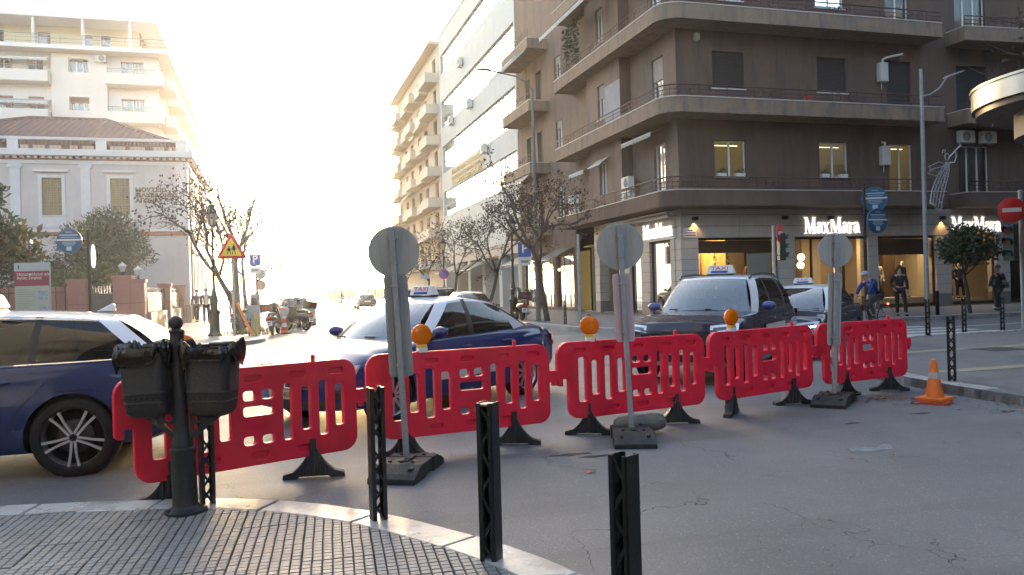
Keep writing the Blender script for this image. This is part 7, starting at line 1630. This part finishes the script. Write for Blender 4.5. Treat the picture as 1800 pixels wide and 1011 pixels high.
# striped works barriers at the sea end
for x,lab in ((7.3,'left'),(12.2,'right')):
    t = thing('striped_barrier', lab+' orange and white striped barrier at the sea end of the street', 'barrier', (x+2.2,112,0)); 
    for k in range(8): m = MB(); m.prism([(-2+k*.5,.5),(-1.75+k*.5,.5),(-1.55+k*.5,1.9),(-1.8+k*.5,1.9)],-.05,.05,'y'); m.build('stripe', mat('barrier_orange',(.75,.2,.03),.5), t)
    m = MB(); m.box(-2.1,2.2,.06,.1,.5,1.9); m.build('board', S_WHITE, t); m = MB(); m.box(-1.6,-1.5,-.3,.3,0,.5); m.box(1.5,1.6,-.3,.3,0,.5); m.build('leg', M_FRG, t)
# ------------------------------------------------------------------ people
def skin_mesh(name, verts, edges, radii, m_, sub=1, root=0):
    me = bpy.data.meshes.new(name); me.from_pydata([tuple(v) for v in verts], edges, []); me.update()
    o = bpy.data.objects.new(name, me)
    md = o.modifiers.new('skin','SKIN'); md.use_smooth_shade = True; md.branch_smoothing = .6
    for i,s in enumerate(me.skin_vertices[0].data): s.radius = (radii[i],radii[i]) if not isinstance(radii[i],tuple) else radii[i]; s.use_root = (i == root)
    sb_ = o.modifiers.new('sub','SUBSURF'); sb_.levels = sub; sb_.render_levels = sub
    r = eval_mesh(o)
    r.name = name; r.materials.clear(); r.materials.append(m_); r.polygons.foreach_set('use_smooth',[True]*len(r.polygons)); return r
SKIN = mat('skin', (.42,.24,.17), .55, var=.08); SKIND = mat('mannequin_cream', (.62,.55,.45), .45)
def cloth(n, c): return mat('cloth_'+n, c, .85, var=.2, vscale=7, bump=.3, bscale=20)
C_BLK = cloth('black',(.012,.012,.014)); C_CHAR = cloth('charcoal',(.03,.03,.034)); C_BLUE = cloth('blue',(.012,.04,.19)); C_WHT = cloth('white',(.55,.53,.50)); C_GRY = cloth('grey',(.13,.13,.135)); C_RED = cloth('red',(.5,.02,.025)); C_SALM = cloth('salmon',(.50,.25,.15)); C_BEI = cloth('beige',(.48,.38,.27)); H_DK = mat('hair_dark',(.015,.011,.009),.6); H_GR = mat('hair_grey',(.32,.30,.28),.7)
BASE = dict(pelvis=(0,0,.95), spine=(0,.0,1.13), chest=(0,.01,1.34), neck=(0,.01,1.49), head=(0,.035,1.60), top=(0,.025,1.70),
  lsh=(-.18,0,1.42), lel=(-.24,-.02,1.14), lwr=(-.24,.08,.90), rsh=(.18,0,1.42), rel=(.24,-.02,1.14), rwr=(.24,.08,.90),
  lhip=(-.095,0,.90), lkn=(-.10,.03,.50), lan=(-.10,0,.09), lto=(-.11,.15,.03), rhip=(.095,0,.90), rkn=(.10,.03,.50), ran=(.10,0,.09), rto=(.11,.15,.03))
def person(name, label, loc, yaw, pose=None, jacket=C_BLK, trousers=C_CHAR, shoes=None, hair=H_DK, skin=None, h=1., cat='person', coat=0., upper_only=False, group=None, hairlen=0, parent=None):
    P = {k:Vector(v) for k,v in BASE.items()}
    if pose: P.update({k:Vector(v) for k,v in pose.items()})
    t = thing(name, label, cat, loc, yaw, group) if parent is None else empty(name, loc, yaw, parent)
    t.scale = (h,h,h); skin = skin or SKIN
    V = []; E = []; Rr = []; ix = {}
    def a(k, p, r, frm=None):
        ix[k] = len(V); V.append(p); Rr.append(r)
        if frm is not None: E.append((ix[frm],ix[k]))
    a('pelvis',P['pelvis'],.115); a('spine',P['spine'],.105,'pelvis'); a('chest',P['chest'],.12,'spine'); a('neck',P['neck'],.05,'chest'); a('head',P['head'],(.078,.088),'neck'); a('top',P['top'],(.070,.080),'head')
    fw = (P['head']-P['neck']); a('nose',P['head']+Vector((0,.092,-.005)),.012,'head')
    for s in 'lr':
        a(s+'sh',P[s+'sh'],.06,'chest'); a(s+'el',P[s+'el'],.042,s+'sh'); a(s+'wr',P[s+'wr'],.028,s+'el')
        d = (P[s+'wr']-P[s+'el']).normalized(); c = P[s+'wr']+d*.07; a(s+'pa',c,(.022,.034),s+'wr'); sd = d.cross(Vector((0,0,1)));  sd = sd.normalized() if sd.length > .1 else Vector((0,1,0))
        for k,(off,ln) in enumerate(((-.03,.06),(-.01,.075),(.01,.072),(.03,.055))):
            f1 = c+d*.03+sd*off; a(s+'f%da'%k,f1,.0085,s+'pa'); a(s+'f%db'%k,f1+d*ln*.6+Vector((0,.01,-.01)),.008,s+'f%da'%k)
        a(s+'tha',P[s+'wr']+d*.03+sd*.045,.010,s+'wr'); a(s+'thb',P[s+'wr']+d*.075+sd*.06,.008,s+'tha')
        a(s+'hip',P[s+'hip'],.085,'pelvis'); a(s+'kn',P[s+'kn'],.055,s+'hip'); a(s+'an',P[s+'an'],.036,s+'kn'); a(s+'to',P[s+'to'],.03,s+'an')
    link('body', skin_mesh('body',V,E,Rr,skin), t)
    def sub(nm, keys, edges, radii, m_): link(nm, skin_mesh(nm,[P[k] for k in keys],[(keys.index(x),keys.index(y)) for x,y in edges],radii,m_), t)
    jk = ['pelvis','spine','chest','lsh','lel','lwr','rsh','rel','rwr']
    hem = P['pelvis']+Vector((0,0,-coat if coat else -.02)); Pk = dict(P); P['pelvis_j'] = hem; P['collar'] = P['neck']+Vector((0,-.005,-.03)); P['lcu'] = P['lwr']; P['rcu'] = P['rwr']
    keys = ['pelvis_j','spine','chest','collar','lsh','lel','lcu','rsh','rel','rcu']
    sub('jacket', keys, [('pelvis_j','spine'),('spine','chest'),('chest','collar'),('chest','lsh'),('lsh','lel'),('lel','lcu'),('chest','rsh'),('rsh','rel'),('rel','rcu')], [(.165,.13) if not coat else (.19,.16),(.15,.12),(.165,.125),.075,.082,.062,.048,.082,.062,.048], jacket)
    if not upper_only:
        keys = ['pelvis','lhip','lkn','lan','rhip','rkn','ran']
        sub('trousers', keys, [('pelvis','lhip'),('lhip','lkn'),('lkn','lan'),('pelvis','rhip'),('rhip','rkn'),('rkn','ran')], [.14,.10,.075,.062,.10,.075,.062], trousers)
        for s in 'lr':
            an, to = P[s+'an'],P[s+'to']; P['h'] = an+Vector((0,-.03,-.045)); P['m'] = (an+to)/2+Vector((0,.02,-.025)); P['t'] = to+Vector((0,.04,.008)); sub('shoe',['h','m','t'],[('h','m'),('m','t')],[.048,.045,.036], shoes or C_BLK)
    if hair:
        m = MB(); c = (P['head']+P['top'])/2+Vector((0,-.012,.022)); m.grid(lambda u,v: c+Vector((.094*math.sin(v*1.9)*math.cos(6.283*u),.106*math.sin(v*1.9)*math.sin(6.283*u)-.012*v,.108*math.cos(v*1.9)-(hairlen*v if math.sin(6.283*u) < .3 else 0)-(0 if math.sin(6.283*u) < .5 else -.05*v))), 16, 7, True); m.build('hair', hair, t, 60)
    m = MB()
    for s in (-1,1): m.sphere(P['head']+Vector((s*.034,.083,.022)),.011,6,5)
    m.build('eyes', H_DK, t)
    return t
WALK = dict(lkn=(-.10,.22,.55),lan=(-.10,.20,.12),lto=(-.11,.35,.08),rkn=(.10,.0,.50),ran=(.10,-.22,.12),rto=(.11,-.12,.03),lel=(-.25,-.12,1.15),lwr=(-.22,.0,.92),rel=(.25,.05,1.14),rwr=(.22,.22,.95))
POCKET = dict(rel=(.30,-.08,1.16),rwr=(.20,.06,.97),lan=(-.16,.12,.09),lto=(-.18,.27,.03),lkn=(-.13,.12,.50))
person('person', 'man in black jacket and trousers standing before the shop window', (21.5,23.9,.15), R(150), POCKET, C_BLK, C_BLK, None, H_DK, h=1.02)
PH = dict(WALK); PH.update(lel=(-.27,.05,1.18),lwr=(-.10,.20,1.45))
person('person', 'person in a black coat walking with one hand raised to the mouth', (26.3,24.2,.15), R(95), PH, C_BLK, C_BLK, None, mat('hair_brown',(.10,.07,.05),.6), coat=.12, h=.99)
person('person', 'grey-haired person in pale coat walking behind the black-coated one', (27.1,25.0,.15), R(92), WALK, cloth('taupe',(.20,.17,.14)), C_GRY, C_WHT, H_GR, coat=.1, h=.97, hairlen=.08)
m = MB(); m.prism(rrect(-.16,.16,0,.24,.06,3),-.07,.07,'x'); m.tube([(0,-.12,.22),(0,-.06,.45),(0,.06,.45),(0,.12,.22)],.012,6); tag(m.build('shoulder_bag', mat('bag_brown',(.07,.055,.045),.6), loc=(27.02,24.62,1.0)),'brown shoulder bag held by the grey-haired walker','bag')
person('person', 'walker in dark suit with a white scarf on the museum pavement', (-3.2,44.4,.13), R(186), WALK, C_BLK, C_BLK, None, H_DK, h=1.02)
m = MB(); m.prism([(-.06,.95),(.06,.95),(.09,1.42),(-.09,1.42)],-.15,-.14,'y'); o = m.build('scarf', C_WHT, loc=(-3.2,44.36,.15)); o.rotation_euler = (0,0,R(6)); tag(o,'white scarf front of the dark-suited walker','scarf')
person('person', 'man in grey top walking behind the white-scarfed walker', (-3.85,46.9,.13), R(170), WALK, C_GRY, C_CHAR, None, H_DK)
person('person', 'pedestrian in red jacket far along the museum pavement', (-2.5,56.5,.13), R(175), WALK, C_RED, C_CHAR, None, H_DK)
person('person', 'dark figure walking in the far sunlit roadway', (6.5,79.5,0), R(100), WALK, C_CHAR, C_CHAR, None, H_DK)
# drivers, seated behind the wheel
SIT = dict(pelvis=(0,0,.50),spine=(0,-.05,.68),chest=(0,-.08,.90),neck=(0,-.06,1.05),head=(0,-.03,1.16),top=(0,-.04,1.26),lsh=(-.18,-.08,.98),rsh=(.18,-.08,.98),lel=(-.22,.12,.78),rel=(.22,.12,.78),lwr=(-.14,.34,.88),rwr=(.14,.34,.88),lhip=(-.1,.05,.48),lkn=(-.12,.45,.52),lan=(-.12,.60,.22),lto=(-.12,.72,.2),rhip=(.1,.05,.48),rkn=(.12,.45,.52),ran=(.12,.60,.22),rto=(.12,.72,.2))
def driver(car_, x, y, z, col, lab):
    M = Matrix.Translation(car_.location) @ Matrix.Rotation(car_.rotation_euler.z,4,'Z'); p = M @ Vector((x,y,z)); person('person', lab, p, car_.rotation_euler.z-R(90), SIT, col, C_CHAR, None, H_DK)
driver(sed, .02, .36, -.02, C_BLK, 'driver in black at the wheel of the bright blue saloon taxi'); driver(suv, .10, .36, .13, C_RED, 'driver in red at the wheel of the off-road taxi'); driver(hat, .02, .36, -.02, C_CHAR, 'driver of the hatchback taxi behind the windscreen')
# mannequins in the shop windows, standing on plinths
def plinth(x0,x1,y0,y1,h,lab): m = MB(); m.box(x0,x1,y0,y1,.2,.2+h); tag(m.build('display_plinth', M_PANEL, bevel=.01), lab, 'plinth')
plinth(17.3,20.6,30.5,31.7,.55,'cream display plinth in the left shop window'); plinth(26.0,28.9,30.55,31.9,.40,'cream display plinth in the middle shop window'); plinth(30.2,32.3,30.55,31.9,.25,'low display plinth behind the orange tree')
for x,y,z,jk,tr,lab,co in ((18.25,31.0,.75,C_SALM,C_SALM,'mannequin in salmon suit at the left of the left shop window',.0),(20.05,31.1,.75,cloth('rose',(.42,.20,.15)),C_BEI,'mannequin in rose jacket before the green poster',.0),(22.2,31.6,.2,cloth('plum',(.06,.015,.02)),C_BLK,'dark-clad mannequin inside the shop entrance',.2),
    (26.55,31.0,.6,C_WHT,C_BLK,'mannequin in white quilted jacket and black skirt',.05),(27.1,31.5,.6,C_BEI,C_BEI,'mannequin in beige dress behind the quilted jacket',.3),(28.1,31.1,.6,C_BLK,C_WHT,'mannequin in black coat over white skirt',.15),(30.6,31.0,.45,cloth('brown',(.08,.045,.03)),C_BLK,'mannequin in brown outfit at the left of the window behind the orange tree',.0),(31.5,31.2,.45,cloth('navy',(.012,.016,.03)),C_BLK,'mannequin in long navy coat behind the orange tree',.45)):
    person('mannequin', lab, (x,y,z), R(180+RND.uniform(-20,20)), POCKET if RND.random() < .5 else None, jk, tr, None, None, SKIND, 1., 'mannequin', co)
leafy('display_tree', 'decorated dark green display tree in the left shop window', (19.05,31.75,.75), .5, [((0,0,1.0),(.5,.45,.7)),((0,0,1.9),(.35,.3,.6))], 900, .07, [L_DK,L_MD,mat('gold_leaf',(.5,.33,.06),.4)], None, 21, .03, cat='plant')

# ------------------------------------------------------------------ two-wheelers
def wheel2(par, x, r, w=.10, z=None, name='wheel', spokes=6, thin=False):
    RX = Matrix.Rotation(R(90),4,'X'); m = MB()
    m.lathe([(r-(.02 if thin else .07),-w*.4),(r-(.01 if thin else .03),-w*.5),(r,-w*.25),(r,w*.25),(r-(.01 if thin else .03),w*.5),(r-(.02 if thin else .07),w*.4)],28,RX,caps=False); o = m.build(name, M_TYRE, par, 40, loc=(x,0,r))
    m = MB(); rr = r-(.02 if thin else .07); m.lathe([(rr,-w*.3),(rr-.015,0),(rr,w*.3)],28,RX,caps=False); m.cyl((0,-.05,0),(0,.05,0),.035 if not thin else .02,n=10)
    n = 18 if thin else spokes
    for k in range(n): a = 2*math.pi*k/n; m.bar((0,0,0),(rr*math.cos(a),0,rr*math.sin(a)),.004 if thin else .035,.004 if thin else .015,up=(0,1,0))
    m.build('rim', M_RIMD if not thin else M_GALV, o); return o
def scooter(loc, yaw, lean, paint, label, box=True, group='scooters and motorcycles parked on the left'):
    t = thing('motor_scooter', label, 'scooter', loc, yaw, group); t.rotation_euler = (lean,0,yaw)
    wheel2(t, .62, .27, .11); wheel2(t, -.62, .27, .12)
    m = MB(); m.grid(lambda u,v: (lerp(-.85,.12,v), (.20*math.sin(math.pi*min(1,max(.02,v*.9+.08)))**.6+.02)*math.cos(6.283*u), .58+.02*v+(.19-.05*v)*math.sin(6.283*u)), 16, 12, True); m.build('rear_fairing', paint, t, 60)
    m = MB(); m.grid(lambda u,v: (.42+.12*(1-v)+.10*math.sin(math.pi*u)-.12*v, lerp(-.21,.21,u)*(1-.35*abs(v-.4)), lerp(.30,1.0,v)), 12, 8); m.build('leg_shield', paint, t, 50)
    m = MB(); m.box(.05,.45,-.17,.17,.28,.34); m.build('floor_board', M_TRIM, t, bevel=.03)
    m = MB(); m.sphere((-.28,0,.80),.1,16,8,(4.0,1.45,.75)); m.build('seat', mat('seat_vinyl',(.015,.015,.016),.5), t, 60)
    m = MB(); m.tube([(.62,0,.27),(.50,0,.75),(.42,0,1.03)],.03,8); m.tube([(.36,-.34,1.06),(.42,-.15,1.05),(.42,.15,1.05),(.36,.34,1.06)],.018,8); m.build('handlebar', M_TRIM, t, 50)
    for s in (-1,1): m = MB(); m.tube([(.40,s*.25,1.06),(.42,s*.30,1.26)],.008,5); m.sphere((.42,s*.31,1.30),.06,10,7,(.35,1.1,.7)); m.build('mirror', M_TRIM, t)
    m = MB(); m.sphere((.50,0,.98),.1,12,8,(1.0,1.5,.9)); m.build('headlight_cowl', paint, t, 60)
    m = MB(); m.grid(lambda u,v: (lerp(.52,.60,v),lerp(-.2,.2,u)*(1-.4*v),lerp(1.02,1.42,v)-.1*abs(u-.5)),8,5); m.build('windshield', glass_mat('smoke_screen',(.35,.37,.38),.4), t)
    m = MB(); m.sphere((.62,0,.36),.1,12,8,(2.3,.8,1.6)); m.build('front_mudguard', paint, t, 60)
    m = MB(); m.tube([(-.15,-.20,.25),(-.5,-.23,.30),(-.9,-.24,.38)],[.04,.065,.06],10); m.build('exhaust', M_GALV, t, 50)
    m = MB(); m.box(-.92,-.86,-.11,.11,.60,.70); m.build('tail_light', M_TAIL, t, bevel=.02); m = MB(); m.box(-.93,-.915,-.10,.10,.36,.54); p = m.build('number_plate', M_PLATEW, t); m = MB(); m.box(-.934,-.9305,-.07,.07,.47,.51); m.box(-.934,-.9305,-.05,.05,.40,.44); m.build('plate_print', M_TXT, p)
    m = MB(); m.bar((-.75,0,.55),(-.92,0,.36),.16,.02); m.build('rear_mudguard', M_TRIM, t)
    m = MB(); m.bar((0,.05,.28),(-.05,.28,.0),.02); m.build('side_stand', M_TRIM, t)
    if box:
        m = MB(); m.grid(lambda u,v: (-.80+.21*math.cos(6.283*u)*(1.15 if abs(math.cos(6.283*u)) > .7 else 1.25)*(.92+.08*math.sin(math.pi*v)), .27*math.sin(6.283*u)*(1.1 if abs(math.sin(6.283*u)) > .7 else 1.2), lerp(.90,1.20,v)),24,5,True); pts = [(-.80+.23*math.cos(R(a)),.29*math.sin(R(a)),1.20) for a in range(0,360,15)]; m.add(pts,[tuple(range(24))]); m.add([(x,y,.90) for x,y,_ in pts],[tuple(range(24))]); m.build('top_box', mat('box_black',(.02,.02,.021),.4), t, 40, bevel=.0)
        m = MB(); m.box(-1.05,-1.03,-.18,.18,1.02,1.07); m.build('box_reflector', M_TAIL, t)
    return t
scooter((.12,32.9,0), R(80), R(-6), paint_mat('scooter_black',(.02,.02,.022)), 'dark scooter with black top box seen from behind next to the striped cone')
scooter((1.0,35.3,0), R(125), R(5), paint_mat('scooter_grey',(.06,.06,.065)), 'grey motorcycle with top box turned sideways right of the striped cone')
scooter((-1.05,34.2,.13), R(60), R(5), paint_mat('scooter_mint',(.25,.42,.42)), 'pale mint scooter on the museum pavement behind the grey pole', False)
scooter((-.9,37.9,.13), R(70), R(5), paint_mat('scooter_teal',(.18,.36,.36)), 'second pale teal scooter farther back on the museum pavement', False)
scooter((1.3,37.6,0), R(100), R(-5), paint_mat('scooter_silver',(.35,.36,.37)), 'silver scooter between the grey motorcycle and the parked hatchback', False)
scooter((10.05,33.0,.15), R(85), R(5), paint_mat('scooter_black',(.02,.02,.022)), 'black scooter parked under the nearest bare tree on the right', True, None)
# cyclist heading left past the hatchback taxi
bk = thing('bicycle', 'dark bicycle ridden by the cyclist in blue', 'bicycle', (17.75,20.9,0), R(183)); M_BIKE = paint_mat('bike_frame',(.02,.02,.022))
wheel2(bk,.52,.34,.045,thin=True); wheel2(bk,-.52,.34,.045,thin=True)
for nm,pts,rd in (('frame',[(-.52,0,.34),(-.05,0,.28),(.36,0,.80),(-.18,0,.82),(-.05,0,.28)],.017),('seat_stay',[(-.52,0,.34),(-.18,0,.80)],.012),('fork',[(.52,0,.34),(.40,0,.75),(.36,0,.95)],.014),('handlebar',[(.34,-.28,.98),(.38,0,.97),(.34,.28,.98)],.012),('seat_post',[(-.18,0,.80),(-.21,0,.95)],.012)): m = MB(); m.tube(pts,rd,8); m.build(nm, M_BIKE, bk)
m = MB(); m.sphere((-.23,0,.97),.06,12,6,(2.0,1.2,.6)); m.build('saddle', M_TRIM, bk, 60); m = MB(); m.sphere((-.62,0,.72),.03,8,6); m.build('rear_light', mat('bike_tail',(.8,.02,.02),.4,emit=(1,.05,.03),estr=3), bk)
RIDE = dict(pelvis=(0,-.20,1.02),spine=(0,-.10,1.20),chest=(0,.08,1.38),neck=(0,.19,1.50),head=(0,.26,1.59),top=(0,.25,1.70),lsh=(-.18,.12,1.43),rsh=(.18,.12,1.43),lel=(-.24,.28,1.20),rel=(.24,.28,1.20),lwr=(-.24,.36,1.02),rwr=(.24,.36,1.02),lhip=(-.1,-.18,.98),rhip=(.1,-.18,.98),lkn=(-.11,.20,.80),lan=(-.11,.02,.40),lto=(-.11,.15,.34),rkn=(.11,.14,.58),ran=(.11,-.06,.20),rto=(.11,.08,.14))
cy = person('person', 'cyclist in blue with a white helmet riding left', (17.75,20.9,0), R(93), RIDE, C_BLUE, C_CHAR, None, None)
m = MB(); m.grid(lambda u,v: Vector((0,.25,1.645))+Vector((.105*math.sin(v*1.65)*math.cos(6.283*u),.135*math.sin(v*1.65)*math.sin(6.283*u),.115*math.cos(v*1.65))),18,7,True); m.build('helmet', mat('helmet_white',(.33,.34,.36),.4), cy, 60)
m = MB(); m.sphere((0,-.08,1.33),.13,14,10,(1.1,.75,1.5)); pk = m.build('backpack', mat('backpack_dark',(.03,.03,.035),.7,var=.3), cy, 60)

# ------------------------------------------------------------------ haze over the street
hz = MB(); hz.box(-3050,3050,-450,5050,-1.5,30.)
ho = hz.build('haze', None); ho.data.materials.clear(); hm = bpy.data.materials.new('haze'); hm.use_nodes = True; n = hm.node_tree.nodes; n.clear(); out = n.new('ShaderNodeOutputMaterial'); pv = n.new('ShaderNodeVolumePrincipled'); pv.inputs['Color'].default_value = (1,.97,.92,1); pv.inputs['Density'].default_value = HAZE; pv.inputs['Anisotropy'].default_value = .72; hm.node_tree.links.new(pv.outputs[0], out.inputs['Volume']); ho.data.materials.append(hm); tag(ho, 'thin bright evening haze filling the street', 'haze', kind='stuff')

bpy.data.scenes.remove(TS)
